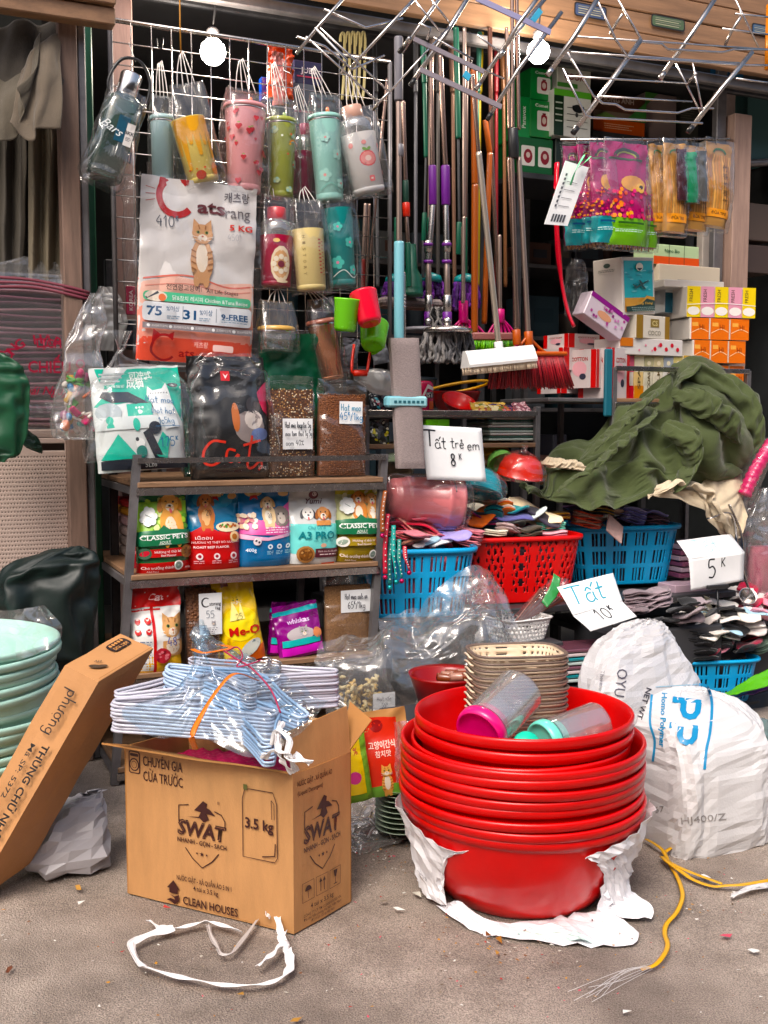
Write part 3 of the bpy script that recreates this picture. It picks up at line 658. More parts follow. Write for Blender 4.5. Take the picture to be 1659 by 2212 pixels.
def pouch(name,label,cat,loc,w,h,d,mt,seed=1,rz=None,tilt=0,roll=0,group=None,art=None,res=(30,40),bname='pouch_film',**kw):
 t=thing(name,label,cat,loc,rot=(tilt,roll,AF if rz is None else rz),group=group)
 S=pouchS(w,h,d,seed,**kw)
 U,V=np.meshgrid(np.sin(np.linspace(-1,1,res[0])*math.pi/2)*w/2,np.linspace(0,h,res[1]),indexing='ij')
 b=MB();F=S(U,V,-1);B_=S(U,V,1)
 b.grid(F,mt);b.grid(B_[::-1],mt)
 n0=res[0];n1=res[1]
 for P,Q in((F[0],B_[0]),(B_[-1],F[-1]),(B_[:,0],F[:,0]),(F[:,-1],B_[:,-1])):
  b.grid(np.stack([P,Q],0),mt)
 b.ob(bname,t)
 if art:
  Nf=gnorm(F);Nf=Nf*np.sign(-Nf[...,1:2]+1e-9)
  def onF(x,z,o):
   fi=(math.asin(max(-1,min(1,x/(w/2))))/math.pi+.5)*(n0-1);fj=max(0,min(1,z/h))*(n1-1);i=min(n0-2,max(0,int(fi)));j=min(n1-2,max(0,int(fj)));a,c=fi-i,fj-j
   q=F[i,j]*(1-a)*(1-c)+F[i+1,j]*a*(1-c)+F[i,j+1]*(1-a)*c+F[i+1,j+1]*a*c;m_=Nf[i,j]*(1-a)*(1-c)+Nf[i+1,j+1]*a*c+Nf[i+1,j]*a*(1-c)+Nf[i,j+1]*(1-a)*c
   return q+m_*o
  cv=Canvas(onF,step=max(.008,w/20),base=.0011,inc=.00018)
  art(cv,w,h);cv.ob('printed_front',t)
 t_S[t.name]=S
 return t
t_S={}
def dog(cv,cx,cz,s,fur='d9a05b',ear='b97a3c',body=True,chest='f0dcc0'):
 if body:
  cv.ell(cx,cz-s*.95,s*.55,s*.85,fur);cv.ell(cx-s*.05,cz-s*1.1,s*.28,s*.5,chest)
  cv.ell(cx-s*.3,cz-s*1.6,s*.14,s*.35,fur);cv.ell(cx+s*.25,cz-s*1.6,s*.14,s*.35,fur)
 cv.ell(cx-s*.42,cz-.05*s,s*.16,s*.36,ear,ang=-18);cv.ell(cx+s*.42,cz-.05*s,s*.16,s*.36,ear,ang=18)
 cv.ell(cx,cz,s*.42,s*.45,fur);cv.ell(cx,cz-.2*s,s*.22,s*.2,chest)
 cv.ell(cx-s*.17,cz+.08*s,s*.055,s*.06,'1c1410',8);cv.ell(cx+s*.17,cz+.08*s,s*.055,s*.06,'1c1410',8)
 cv.ell(cx,cz-.12*s,s*.09,s*.06,'1c1410',8);cv.ell(cx,cz-.36*s,s*.07,s*.12,'d96a6a',8)
def cat_(cv,cx,cz,s,fur='c79a6b',dark='8d6238',body=True,chest='eadbc8'):
 if body:
  cv.ell(cx,cz-s*1.15,s*.5,s*.95,fur);cv.ell(cx,cz-s*1.0,s*.26,s*.62,chest)
  cv.ell(cx-s*.22,cz-s*1.95,s*.14,s*.3,fur);cv.ell(cx+s*.2,cz-s*1.95,s*.14,s*.3,fur)
  for k in range(4):cv.line([(cx-s*.46,cz-s*(.7+.25*k)),(cx-s*.25,cz-s*(.78+.25*k))],s*.06,dark);cv.line([(cx+s*.46,cz-s*(.7+.25*k)),(cx+s*.25,cz-s*(.78+.25*k))],s*.06,dark)
 cv.poly([(cx-s*.42,cz+.15*s),(cx-s*.38,cz+.62*s),(cx-s*.1,cz+.38*s)],fur);cv.poly([(cx+s*.42,cz+.15*s),(cx+s*.38,cz+.62*s),(cx+s*.1,cz+.38*s)],fur)
 cv.ell(cx,cz,s*.46,s*.42,fur);cv.ell(cx,cz-.17*s,s*.2,s*.16,chest)
 cv.ell(cx-s*.19,cz+.06*s,s*.08,s*.07,'6f8a3a',8);cv.ell(cx+s*.19,cz+.06*s,s*.08,s*.07,'6f8a3a',8)
 cv.ell(cx-s*.19,cz+.06*s,s*.04,s*.06,'140e0a',8);cv.ell(cx+s*.19,cz+.06*s,s*.04,s*.06,'140e0a',8)
 cv.ell(cx,cz-.1*s,s*.05,s*.035,'b8605a',8)
 for k in(-1,1):
  cv.line([(cx+k*s*.08,cz-.18*s),(cx+k*s*.5,cz-.12*s)],s*.018,'f4f0ea');cv.line([(cx+k*s*.08,cz-.22*s),(cx+k*s*.48,cz-.28*s)],s*.018,'f4f0ea')
  cv.line([(cx+k*s*.12,cz+.2*s),(cx+k*s*.16,cz+.36*s)],s*.05,dark)
def smallprint(cv,x0,x1,z,n,col,h=.003,gap=.007,seed=1):
 r=random.Random(seed)
 for i in range(n):
  x=x0;e=x1-r.random()*(x1-x0)*.3
  while x<e:
   l=r.uniform(.006,.016);cv.rect(x,z-i*gap,min(x+l,e),z-i*gap+h,col);x+=l+.003
def gran(cv,pts,r0,cols,seed=2):
 r=random.Random(seed)
 for x,z in pts:cv.ell(x,z,r0*r.uniform(.7,1.2),r0*r.uniform(.5,.9),r.choice(cols),6,ang=r.uniform(0,180))
def A_classic(green=True,gold=False):
 def art(cv,w,h):
  if gold:
   cv.rect(-w/2,h*.82,w/2,h*.985,'c9c21c');cv.rect(-w/2,0,w/2,h*.15,'8a7420');cv.rect(-w/2,h*.15,w/2,h*.34,'8f7d2a');base='b7b98a'
  else:
   cv.rect(-w/2,0,w/2,h*.13,'c01428');base='8fc23e'
  cv.rect(-w/2,h*.5,w/2,h*.86 if not gold else h*.82,base)
  gran(cv,[(random.Random(k).uniform(-.48,.48)*w,random.Random(k+50).uniform(.52,.9)*h)for k in range(26)],w*.07,['a8d44a','5f9c30','c9e27a','e2eba0']if not gold else['d8c98a','cfc06a','e9e2b8'])
  if gold:dog(cv,w*.0,h*.78,w*.3,'d88c4a','b56a30',chest='f4e6d2');dog(cv,w*.3,h*.76,w*.27,'e0a468','b97c40',chest='f6ecdc')
  else:dog(cv,w*.17,h*.83,w*.42,'dfa254','bf7f38')
  for k in range(7):
   a=k*.9;cv.ell(-w*.26+w*.1*math.cos(a),h*.68+w*.12*math.sin(a),w*.075,w*.075,'e9ece8',9)
  cv.ell(-w*.26,h*.68,w*.11,w*.11,'f4f5f2',10);cv.line([(-w*.32,h*.7),(-w*.2,h*.66)],w*.014,'6b7d74')
  cv.poly([(-w/2,h*.34),(w/2,h*.34),(w/2,h*.5),(w*.1,h*.52),(0,h*.57),(-w*.1,h*.52),(-w/2,h*.5)],'1d6a44')
  cv.rect(-w*.4,h*.455,w*.42,h*.463,'e9efe6');cv.text('CLASSIC PETS',0,h*.435,h*.05,'f2f5ef',.02,w=w*.86);cv.text('ADULT',0,h*.375,h*.03,'dfe8dd',.02);cv.rect(-w*.12,h*.35,w*.12,h*.355,'dfe8dd')
  cv.rect(-w*.34,h*.2,w*.4,h*.3,'b8122a' if not gold else '9d8432',r=.006)
  cv.text('Hương vị thịt bò',w*.05,h*.265,h*.03,'fbe6e6',.01,w=w*.5);cv.text('Beef Flavour',w*.05,h*.22,h*.026,'fbe6e6',.01)
  cv.ell(-w*.36,h*.25,w*.11,w*.11,'f0ece4' if gold else '3c5f4a');cv.ell(-w*.36,h*.25,w*.08,w*.05,'9fb0a0' if gold else 'b8203a',ang=20)
  cv.ell(w*.38,h*.25,w*.1,w*.12,'8a5a30');gran(cv,[(w*.38+w*.06*math.cos(k),h*.25+w*.07*math.sin(k*1.7))for k in range(9)],w*.025,['6a3f1c','b07a42'])
  cv.text('Chó trưởng thành',-w*.14,h*.085,h*.03,'fbe9e6',.01,w=w*.55);cv.text('Adult Food',-w*.24,h*.045,h*.02,'fbe9e6');cv.ell(w*.22,h*.1,w*.08,w*.08,'e8e6e0');cv.ell(w*.22,h*.1,w*.055,w*.055,'7a8a80');cv.text('400g',w*.38,h*.07,h*.022,'fff0ee')
 return art
def A_beef(cv,w,h):
 cv.ell(0,h*.86,w*.4,h*.12,'0f7fa0');cv.ell(w*.05,h*.93,w*.17,h*.045,'d8b27a');cv.ell(w*.05,h*.93,w*.13,h*.03,'e8c890');cv.poly([(0,h*.9),(w*.1,h*.9),(w*.12,h*.84),(w*.05,h*.87),(-.02*w,h*.84)],'a81824')
 cv.ell(w*.38,h*.9,w*.09,h*.04,'c09050')
 cv.poly([(-w*.5,h*.0),(w*.5,h*.0),(w*.5,h*.42),(w*.3,h*.5),(w*.05,h*.47),(-w*.2,h*.56),(-w*.5,h*.45)],'c3122e')
 dog(cv,-w*.14,h*.85,w*.28,'c0763a','8d4f22',chest='e2b07a')
 cv.ell(w*.24,h*.52,w*.24,h*.06,'e8d8b8');gran(cv,[(w*(.1+.035*k),h*(.53+.015*math.sin(k*2)))for k in range(9)],w*.035,['8a4a22','b4622e','4f8a30','d8a44a'])
 cv.text('เนื้ออบ',-w*.22,h*.4,h*.04,'f6dfe0',.01,w=w*.3);cv.text('HƯƠNG VỊ THỊT BÒ NƯỚNG',w*.0,h*.345,h*.026,'f6dfe0',.01,w=w*.84);cv.text('ROAST BEEF FLAVOR',-w*.08,h*.285,h*.028,'fff0f0',.02,w=w*.62)
 cv.ell(w*.34,h*.4,w*.09,w*.09,'e6c79a');cv.ell(w*.34,h*.4,w*.05,w*.05,'b06a2a')
 for k in(-.3,0,.3):cv.ell(w*k,h*.17,w*.06,w*.06,'f2dede');cv.ell(w*k,h*.17,w*.03,w*.03,'a31a34');smallprint(cv,w*k-w*.09,w*k+w*.09,h*.11,2,'e8b0b8',.0025,.006)
 cv.hand('20',-w*.1,h*.68,h*.06,'1c1a18',.1)
def A_puppy(cv,w,h):
 cv.ell(-w*.2,h*.93,w*.17,h*.045,'d8b27a');cv.ell(-w*.2,h*.93,w*.12,h*.03,'ecd09c');cv.poly([(-w*.26,h*.9),(-w*.14,h*.9),(-w*.12,h*.84),(-w*.2,h*.87),(-w*.28,h*.84)],'b81c28');cv.ell(w*.38,h*.92,w*.1,h*.045,'e0bc84')
 cv.poly([(-w*.5,h*.42),(w*.5,h*.38),(w*.5,h*.82),(w*.2,h*.64),(-w*.1,h*.58),(-w*.5,h*.66)],'e06aa8')
 cv.poly([(-w*.5,h*.36),(0,h*.33),(w*.5,h*.38),(w*.5,h*.42),(0,h*.37),(-w*.5,h*.42)],'f4c2dc')
 cv.ell(w*.3,h*.62,w*.18,h*.13,'8b8078');cv.ell(w*.3,h*.6,w*.08,h*.07,'cfc4b8');cv.ell(w*.25,h*.65,w*.018,w*.018,'141210',7);cv.ell(w*.35,h*.65,w*.018,w*.018,'141210',7)
 dog(cv,w*.06,h*.8,w*.24,'e9cba0','cfa56c',chest='f6ead8')
 gran(cv,[(-w*.35+w*.13*math.cos(k*1.3),h*.58+h*.08*math.sin(k*2.1))for k in range(14)],w*.06,['f4f0e6','e8c0a0','d88a90','f7e2c8'])
 cv.ell(-w*.2,h*.33,w*.07,w*.07,'f2e8ec');cv.ell(-w*.22,h*.34,w*.02,w*.02,'3a2a40',7);cv.ell(-w*.17,h*.32,w*.02,w*.02,'3a2a40',7)
 smallprint(cv,-w*.05,w*.42,h*.48,3,'fbe4f0',.003,.008)
 cv.hand('Cho',w*.06,h*.72,h*.05,'1c1a18',.1);cv.hand('28',w*.07,h*.62,h*.05,'1c1a18',.1)
 cv.text('400g',-w*.3,h*.22,h*.045,'eaf4f8',.01)
 for k in(.02,.18,.34):cv.ell(w*k,h*.26,w*.045,w*.045,'e6f2f6');cv.ell(w*k,h*.26,w*.02,w*.02,'0a6a94');smallprint(cv,w*k-w*.06,w*k+w*.06,h*.2,3,'a8d4e4',.002,.005)
def A_yumi(cv,w,h):
 cv.rect(-w*.5,h*.13,w*.5,h*.51,'7fd8d2');cv.rect(-w*.5,0,w*.5,h*.13,'d8dcdc')
 cv.ell(0,h*.88,w*.1,h*.055,'6b3038');cv.ell(w*.02,h*.89,w*.05,h*.03,'e0d0cc');cv.text('Yumi',0,h*.8,h*.07,'5a2830',.015,shear=.3,w=w*.34)
 dog(cv,-w*.14,h*.64,w*.26,'ece8e2','3c3a40',False,'f7f5f0');dog(cv,w*.16,h*.64,w*.28,'d09058','9d5c2a',False,'f4e8da');cv.rect(w*.0,h*.49,w*.3,h*.55,'d09058')
 cv.text('Chú Út Ít',0,h*.465,h*.045,'2a98a0',.0,shear=.25,w=w*.36);cv.text('A3 PRO',0,h*.37,h*.095,'0f8088',.035,w=w*.72);cv.text('Thức ăn cho chó',w*.12,h*.295,h*.022,'2a8088',w=w*.4)
 cv.rect(-w*.04,h*.09,w*.5,h*.2,'55202c');cv.text('Dành cho chó lứa tuổi',w*.22,h*.165,h*.022,'f0dcd8',w=w*.4);smallprint(cv,w*.05,w*.4,h*.12,1,'f0dcd8',.003)
 cv.ell(-w*.22,h*.13,w*.17,w*.16,'a87848');cv.ell(-w*.22,h*.13,w*.13,w*.12,'7a4c26');gran(cv,[(-w*.22+w*.08*math.cos(k),h*.13+w*.08*math.sin(k*1.7))for k in range(10)],w*.03,['9c6838','5e3818','b88a58'])
 cv.ell(w*.12,h*.24,w*.06,w*.04,'d8a890');cv.rect(w*.1,0,w*.36,h*.03,'d0502a')
G='small pet food bags standing on the upper board'
def onz(x0,x1,w,z):
 p=fit(x0,x1,1000,1200,w);b=p[0].copy();b.z=z;return b,p[1]
def zfit(x0,x1,yt,w,z):
 b,ww=onz(x0,x1,w,z);return b,ww,AT((x0+x1)/2,yt,w).z-z
def P_(name,label,cat,x0,x1,yt,w,z,d,mt,seed,art,group=None,tilt=.0,roll=0,**kw):
 b,ww,hh=zfit(x0,x1,yt,w,z)
 return pouch(name,label,cat,b,ww,hh,d,mt,seed,None,tilt,roll,group,art,**kw)
glossy=lambda h,r=.2:mat('laminate_'+h,C(h,.92),r,0,coat=.2,bump=.25,bscale=35)
P_('dog_food_bag','green dog food bag with golden dog at the left end of the second shelf','pet food',295,408,1058,.035,Z2,.095,glossy('2b6e3c'),3,A_classic(),G,roll=R(-1.5),amp=.006,flare=.0,taper=.06)
P_('dog_food_bag','blue and red beef dog food bag next to the green dog bag','pet food',402,517,1055,.05,Z2,.1,glossy('0c6f96'),5,A_beef,G,amp=.006,taper=.04)
P_('dog_food_bag','blue and pink puppy food bag in the middle of the second shelf','pet food',513,627,1052,.05,Z2,.1,glossy('0b6ca0'),8,A_puppy,G,amp=.006,taper=.03)
P_('dog_food_bag','white and mint A3 PRO puppy food bag on the second shelf','pet food',622,726,1048,.045,Z2,.095,glossy('cfd0ce'),9,A_yumi,G,roll=R(1.2),amp=.006,taper=.0)
P_('dog_food_bag','yellow and olive dog food bag at the right end of the second shelf','pet food',722,815,1036,.045,Z2,.095,glossy('7d7a22'),12,A_classic(gold=True),G,roll=R(1),amp=.006)
P_('pet_food_bag','dark red pet food bag tucked behind the green dog bag','pet food',286,345,1064,.16,Z2,.05,glossy('8d1826'),13,None,amp=.006)
b=MB();a=L(AT(616,1100,.12));b.box((a.x-.012,.11,Z2),(a.x+.012,.2,Z2+.27),M['board'],.002);b.ob('board_divider',rk)
def A_redcat(cv,w,h):
 cv.rect(-w*.5,h*.74,w*.5,h*.99,'d5122c');cv.rect(-w*.5,h*.0,w*.5,h*.2,'e8b41c');cv.rect(-w*.48,h*.02,-w*.1,h*.72,'eceae6');cv.rect(-w*.1,h*.0,-w*.04,h*.74,'c5122e');cv.rect(-w*.46,h*.7,w*.1,h*.72,'c5122e')
 cat_(cv,w*.3,h*.5,w*.46,'cf9f6c','94653a',False);cv.rect(w*.08,h*.18,w*.5,h*.36,'cf9f6c');cv.ell(w*.28,h*.3,w*.14,h*.1,'eadbc8')
 for i in(0,1):
  for j in(0,1):cv.ell(-w*(.36-.18*i),h*(.58-.11*j),w*.055,w*.055,'c01428');cv.ell(-w*(.36-.18*i),h*(.6-.11*j),w*.03,w*.035,'f6ded8')
 smallprint(cv,-w*.44,-w*.13,h*.36,9,'46587a',.003,.009);cv.ell(w*.06,h*.2,w*.15,w*.15,'a8303a');gran(cv,[(w*.06+w*.08*math.cos(k),h*.2+w*.08*math.sin(k*1.7))for k in range(9)],w*.035,['d0727a','80202a'])
 cv.hand('48',w*.24,h*.34,h*.09,'2a4a9c',.09);cv.text('Cat',0,h*.87,h*.09,'f2c8c8',.02,shear=.3)
P_('cat_food_bag','white and red cat food bag with tabby face left on the third shelf','pet food',277,387,1262,.03,Z3,.11,glossy('e4e2de'),21,A_redcat,amp=.009,top=.8)
def A_meo(cv,w,h):
 cv.poly([(-w*.5,0),(w*.5,0),(w*.5,h*.18),(-w*.5,h*.08)],'d8681a');cv.ell(0,h*.45,w*.44,h*.2,'f2dc50');cat_(cv,0,h*.72,w*.26,'e2bd3c','a88420',False)
 cv.poly([(-w*.25,h*.5),(-w*.1,h*.72),(0,h*.56),(w*.08,h*.7),(w*.12,h*.5)],'f7ec9c');cv.text('Me-O',w*.06,h*.37,h*.1,'c01822',.05,w=w*.74,ang=-4)
 cv.ell(w*.12,h*.16,w*.3,h*.07,'c7c9c0',ang=30);cv.line([(w*.0,h*.1),(w*.25,h*.24)],w*.05,'6a7a80');cv.line([(w*.1,h*.09),(w*.32,h*.2)],w*.04,'8a9aa0');cv.hand('25',0,h*.53,h*.07,'6a5a10',.07);cv.rect(-w*.3,h*.9,-w*.1,h*.95,'7a3a10');cv.text('350g',-w*.36,h*.28,h*.03,'a86a10',ang=90)
P_('cat_food_bag','bright yellow cat food bag leaning on the third shelf','pet food',484,572,1243,.03,Z3,.06,glossy('e9c314'),23,A_meo,roll=R(-9),tilt=-.05,amp=.006)
P_('cat_food_bag','second yellow cat food bag peeking out behind the yellow leaning bag','pet food',472,530,1290,.07,Z3,.05,glossy('dfae12'),24,None,roll=R(4),amp=.006)
def A_purple(cv,w,h):
 cv.poly([(-w*.5,h*.8),(w*.5,h*.84),(w*.5,h*.93),(-w*.5,h*.88)],'2aa8b4');cv.text('whiskas',0,h*.68,h*.09,'e8c8f0',.03,w=w*.5);cv.ell(0,h*.42,w*.3,h*.13,'b9b0b2');cat_(cv,w*.08,h*.45,w*.22,'a8a0a4','6a6468',False);cv.rect(-w*.42,h*.22,w*.4,h*.34,'32b0ae');cv.ell(w*.36,h*.4,w*.1,w*.1,'d88a60');cv.rect(-w*.44,h*.06,w*.44,h*.2,'c42ab0')
P_('cat_treat_bag','purple and teal cat treat bag in front on the third shelf','pet food',602,700,1303,.03,Z3,.055,glossy('861c7c'),26,A_purple,roll=R(-7),tilt=-.1,amp=.007)
P_('cat_treat_bag','purple cat treat bag half hidden behind another purple one','pet food',575,640,1300,.07,Z3,.05,glossy('6d1c62'),27,A_purple,roll=R(5),amp=.006)
def kib(name,r,cols,rough=.6,seed=1):
 return[mat('%s_%d'%(name,i),C(h,.85),rough)for i,h in enumerate(cols)]
def kibble_bag(label,loc,w,h,d,cols,seed,fill=.8,note=None,roll=0,tilt=0,flat=True,size=.006,rz=None,notec='eef0f4'):
 t=thing('kibble_bag',label,'pet food',loc,rot=(tilt,roll,AF if rz is None else rz))
 S=pouchS(w,h,d,seed,amp=.006,top=.97 if fill>.85 else .93,bot=.85,pe=3.2)
 ms=kib('kibble_'+cols[0],size,cols);r=random.Random(seed)
 core=MB();hw=w/2-.006;U,V=np.meshgrid(np.sin(np.linspace(-1,1,18)*math.pi/2)*hw,np.linspace(.004,h*fill,20),indexing='ij')
 Sc=pouchS(w-.008,h,d-.014,seed,amp=.003,top=1.15,bot=.85,pe=3.2)
 F,Bk=Sc(U,V,-1),Sc(U,V,1);core.grid(F,ms[0]);core.grid(Bk[::-1],ms[0])
 for P,Q in((F[0],Bk[0]),(Bk[-1],F[-1]),(Bk[:,0],F[:,0]),(F[:,-1],Bk[:,-1])):core.grid(np.stack([P,Q],0),ms[0])
 core.ob('kibble_core',t)
 k=MB();base=[]
 for i in range(8):
  for j in range(5):
   a=2*math.pi*i/8;th=math.pi*j/4;base.append((math.sin(th)*math.cos(a),math.cos(th),math.sin(th)*math.sin(a)))
 base=np.array(base).reshape(8,5,3)
 nx=int(w/(size*1.25));nz=int(h*fill/(size*1.1))
 XZ=np.array([[(-.5+(i+.5+r.uniform(-.3,.3))/nx)*(w-.012),.004+(j+.5+r.uniform(-.35,.35))*h*fill/nz]for i in range(nx)for j in range(nz)]);PP=Sc(XZ[:,0],XZ[:,1],-1,.0005)
 for i in range(nx):
  for j in range(nz):
   p=PP[i*nz+j]
   s=size*r.uniform(.42,.66);sc=np.array([s,s*.55,s*r.uniform(.65,1)]);a=r.uniform(0,3.14);c,q=math.cos(a),math.sin(a)
   B3=base[::2,::1]*sc if size<.006 else base*sc
   Xr=B3[...,0]*c-B3[...,2]*q;Zr=B3[...,0]*q+B3[...,2]*c
   k.grid(np.stack([Xr+p[0],B3[...,1]+p[1],Zr+p[2]],-1),ms[r.randrange(len(ms))],True,True)
 o=k.ob('kibble',t);o['kind']='stuff'
 U,V=np.meshgrid(np.sin(np.linspace(-1,1,24)*math.pi/2)*w/2,np.linspace(0,h,36),indexing='ij')
 S2=pouchS(w,h,d,seed,amp=.009,top=.95,bot=.85,pe=3.2)
 b=MB();F,Bk=S2(U,V,-1),S2(U,V,1);b.grid(F,M['zip']);b.grid(Bk[::-1],M['zip']);b.ob('clear_bag',t)
 zz=MB()
 for e in(.925,.945):
  pts=[Vector(S2(x,h*e,-1,.001))for x in np.linspace(-w/2,w/2,14)];zz.tube(pts,.0012,M['zip'],6)
 zz.ob('zip_strip',t)
 if note:
  nx0,nz0,nw,nh,fn=note;p0=Vector(S2(0,h*.4,-1,.004))
  ymin=min(float(S2(nx0+a*nw/2,nz0+c*nh/2,-1,.0)[1])for a in(-1,0,1)for c in(-1,0,1))-.0015
  cv=Canvas(lambda x,z,o:Vector((nx0+x,ymin-o-.0015*math.sin(x*60),nz0+z)),step=.02,inc=.0003)
  cv.rect(-nw/2,-nh/2,nw/2,nh/2,M['paper']);fn(cv,nw,nh);cv.ob('price_note',t)
 return t
def n1(cv,w,h):
 cv.hand('Hạt mix loạptix 5g',0,h*.28,h*.2,'2a3038',.1,squeeze=.5);cv.hand('mèo tôm thịt 1g 5g',0,0,h*.18,'2a3038',.1,squeeze=.54);cv.hand('Đạm 40%',-w*.15,-h*.3,h*.18,'2a3038',.1,squeeze=.8)
def n2(cv,w,h):cv.hand('Hạt mèo',0,h*.2,h*.3,'3a8fb0',.1,squeeze=.8);cv.hand('45ᴷ/1kg',0,-h*.2,h*.32,'2a80b0',.1)
def n3(cv,w,h):cv.hand('Hạt mèo Cats On',0,h*.2,h*.26,'3a3a44',.1,squeeze=.52);cv.hand('65ᴷ/1kg',0,-h*.2,h*.3,'3a3a44',.1,squeeze=.8)
def n4(cv,w,h):
 cv.ell(-w*.2,h*.28,w*.2,w*.22,'1e1c22');cv.ell(-w*.18,h*.28,w*.15,w*.17,M['paper']);cv.rect(-w*.12,h*.2,w*.05,h*.36,M['paper']);cv.text('atsrang',w*.2,h*.25,h*.09,'33313a',.01,w=w*.5);cv.text('1kg',w*.32,h*.14,h*.07,'33313a',.02);cv.hand('55',0,-h*.02,h*.17,'9aa0a8',.09);cat_(cv,w*.12,-h*.22,w*.2,'b8b4b8','8a868c',False);smallprint(cv,-w*.38,w*.3,-h*.34,4,'8a8890',.003,.006)
b,ww,hh=zfit(578,681,812,.09,ZT)
kibble_bag('zip bag of dark mixed kibble with seeds and a handwritten note',b,ww,hh,.085,['5c3a26','3c2618','8a5a34','2c1c14','c9a06a','efe2c8'],31,.86,(.012,hh*.43,ww*.62,hh*.3,n1),size=.0058)
b,ww,hh=zfit(684,790,820,.08,ZT)
kibble_bag('zip bag of brown kibble with blue handwritten price on the rack top',b,ww,hh,.09,['6e4023','8a5530','7b4a2a','5f371d'],33,.84,(.02,hh*.66,ww*.46,hh*.23,n2),roll=R(1),size=.0062)
b,ww,hh=zfit(396,478,1255,.05,Z3)
kibble_bag('tall bag of brown kibble with white cat label on the third shelf',b,ww,hh,.075,['6f4730','80563a','5e3a26'],35,.92,(.015,hh*.62,ww*.6,hh*.5,n4),size=.0095)
b,ww,hh=zfit(698,803,1245,.05,Z3)
kibble_bag('bag of fine tan kibble with handwritten note at the right end of the third shelf',b,ww,hh,.08,['8f6a48','a88058','755236'],37,.88,(.02,hh*.68,ww*.62,hh*.3,n3),size=.0042)
b,ww,hh=zfit(640,704,1440,.03,Z4+.12)
kibble_bag('small clear kibble bag low beside the hanger bundle',b,ww,hh,.06,['8f6a48','a88058','755236'],38,.9,None,size=.006)
def A_litter(cv,w,h):
 T='1fb79e';K='1c2430'
 cv.poly([(-w*.5,h*.62),(-w*.08,h*.98),(w*.5,h*.98),(w*.5,h*.4),(w*.34,h*.72),(w*.2,h*.6),(-w*.1,h*.66)],T)
 cv.poly([(-w*.44,h*.99),(-w*.34,h*.99),(-w*.4,h*.86)],T)
 for k in range(3):cv.rect(-w*.4,h*(.93-.035*k),-w*(.12+.03*k),h*(.945-.035*k),'b8c4c4')
 cv.rect(-w*.36,h*.8,-w*.1,h*.835,T);cv.text('猫咪猫猫',-w*.23,h*.818,h*.024,'f0fbf8',w=w*.2)
 cv.text('可冲式',w*.06,h*.915,h*.055,'dff6f0',.02,w=w*.26);cv.text('成猫粮',w*.04,h*.845,h*.075,'eefaf6',.025,w=w*.3)
 cv.poly([(-w*.42,h*.72),(-w*.38,h*.77),(-w*.1,h*.76),(w*.16,h*.62),(w*.14,h*.58),(-w*.1,h*.66),(-w*.3,h*.66)],K)
 cv.rect(-w*.14,h*.46,w*.14,h*.64,T);cv.ell(0,h*.56,w*.03,w*.026,'e8fbf6')
 for a in(-1,0,1):cv.ell(a*w*.035,h*.6,w*.014,w*.014,'e8fbf6',8)
 cv.ell(-w*.34,h*.57,w*.14,h*.09,'aeb9be');cv.rect(-w*.48,h*.4,w*.2,h*.52,'d5dcdc')
 cv.rect(-w*.38,h*.42,-w*.3,h*.49,T);cv.ell(-w*.34,h*.49,w*.04,h*.04,T);cv.ell(-w*.06,h*.44,w*.04,h*.06,T);cv.ell(w*.14,h*.4,w*.07,h*.06,K)
 cv.poly([(-w*.46,h*.12),(-w*.27,h*.36),(-w*.06,h*.12)],T);cv.poly([(w*.1,h*.16),(w*.22,h*.36),(w*.3,h*.28),(w*.24,h*.06)],T)
 cv.poly([(0,h*.36),(w*.08,h*.4),(w*.24,h*.06),(w*.14,h*.04)],K);cv.poly([(-w*.46,h*.03),(w*.5,h*.0),(w*.5,h*.06),(-w*.3,h*.12),(-w*.46,h*.11)],K)
 cv.ell(-w*.04,h*.26,w*.05,h*.05,'f4f6f4');cv.ell(-w*.07,h*.3,w*.02,h*.02,K,8);cv.ell(-w*.03,h*.18,w*.06,h*.06,'2a7a70');cv.text('5Lbs',w*.06,h*.06,h*.045,'dfe8ea',.01)
 cv.poly([(w*.1,h*.72),(w*.12,h*.8),(w*.17,h*.76),(w*.28,h*.77),(w*.33,h*.83),(w*.36,h*.72),(w*.42,h*.4),(w*.26,h*.38),(w*.2,h*.5)],'eef2f2')
 for k in range(7):cv.line([(w*(.14+.03*k),h*.725),(w*(.15+.03*k),h*.735)],.002,K)
 cv.hand('Hạt mèo',w*.24,h*.66,h*.07,'2a6f9c',.09,-6);cv.hand('thịt hạt',w*.25,h*.55,h*.06,'2a6f9c',.09,-4);cv.hand('1,5kg',w*.27,h*.45,h*.06,'2a6f9c',.1);cv.line([(w*.14,h*.41),(w*.4,h*.4)],.002,'2a6f9c');cv.hand('175ᴷ',w*.28,h*.25,h*.09,'2a6f9c',.1)
 cv.ell(w*.4,h*.8,w*.06,h*.02,K);cv.text('1.5L',w*.4,h*.8,h*.018,'e8f0f0')
b,ww,hh=zfit(212,406,792,.04,ZT)
P_('cat_litter_bag','white and turquoise cat litter bag with handwritten price in clear wrap on the rack top','pet supplies',218,408,792,.06,ZT+.035,.1,glossy('dfe4e3'),41,A_litter,tilt=-.06,roll=R(-3.5),amp=.007,res=(30,34))
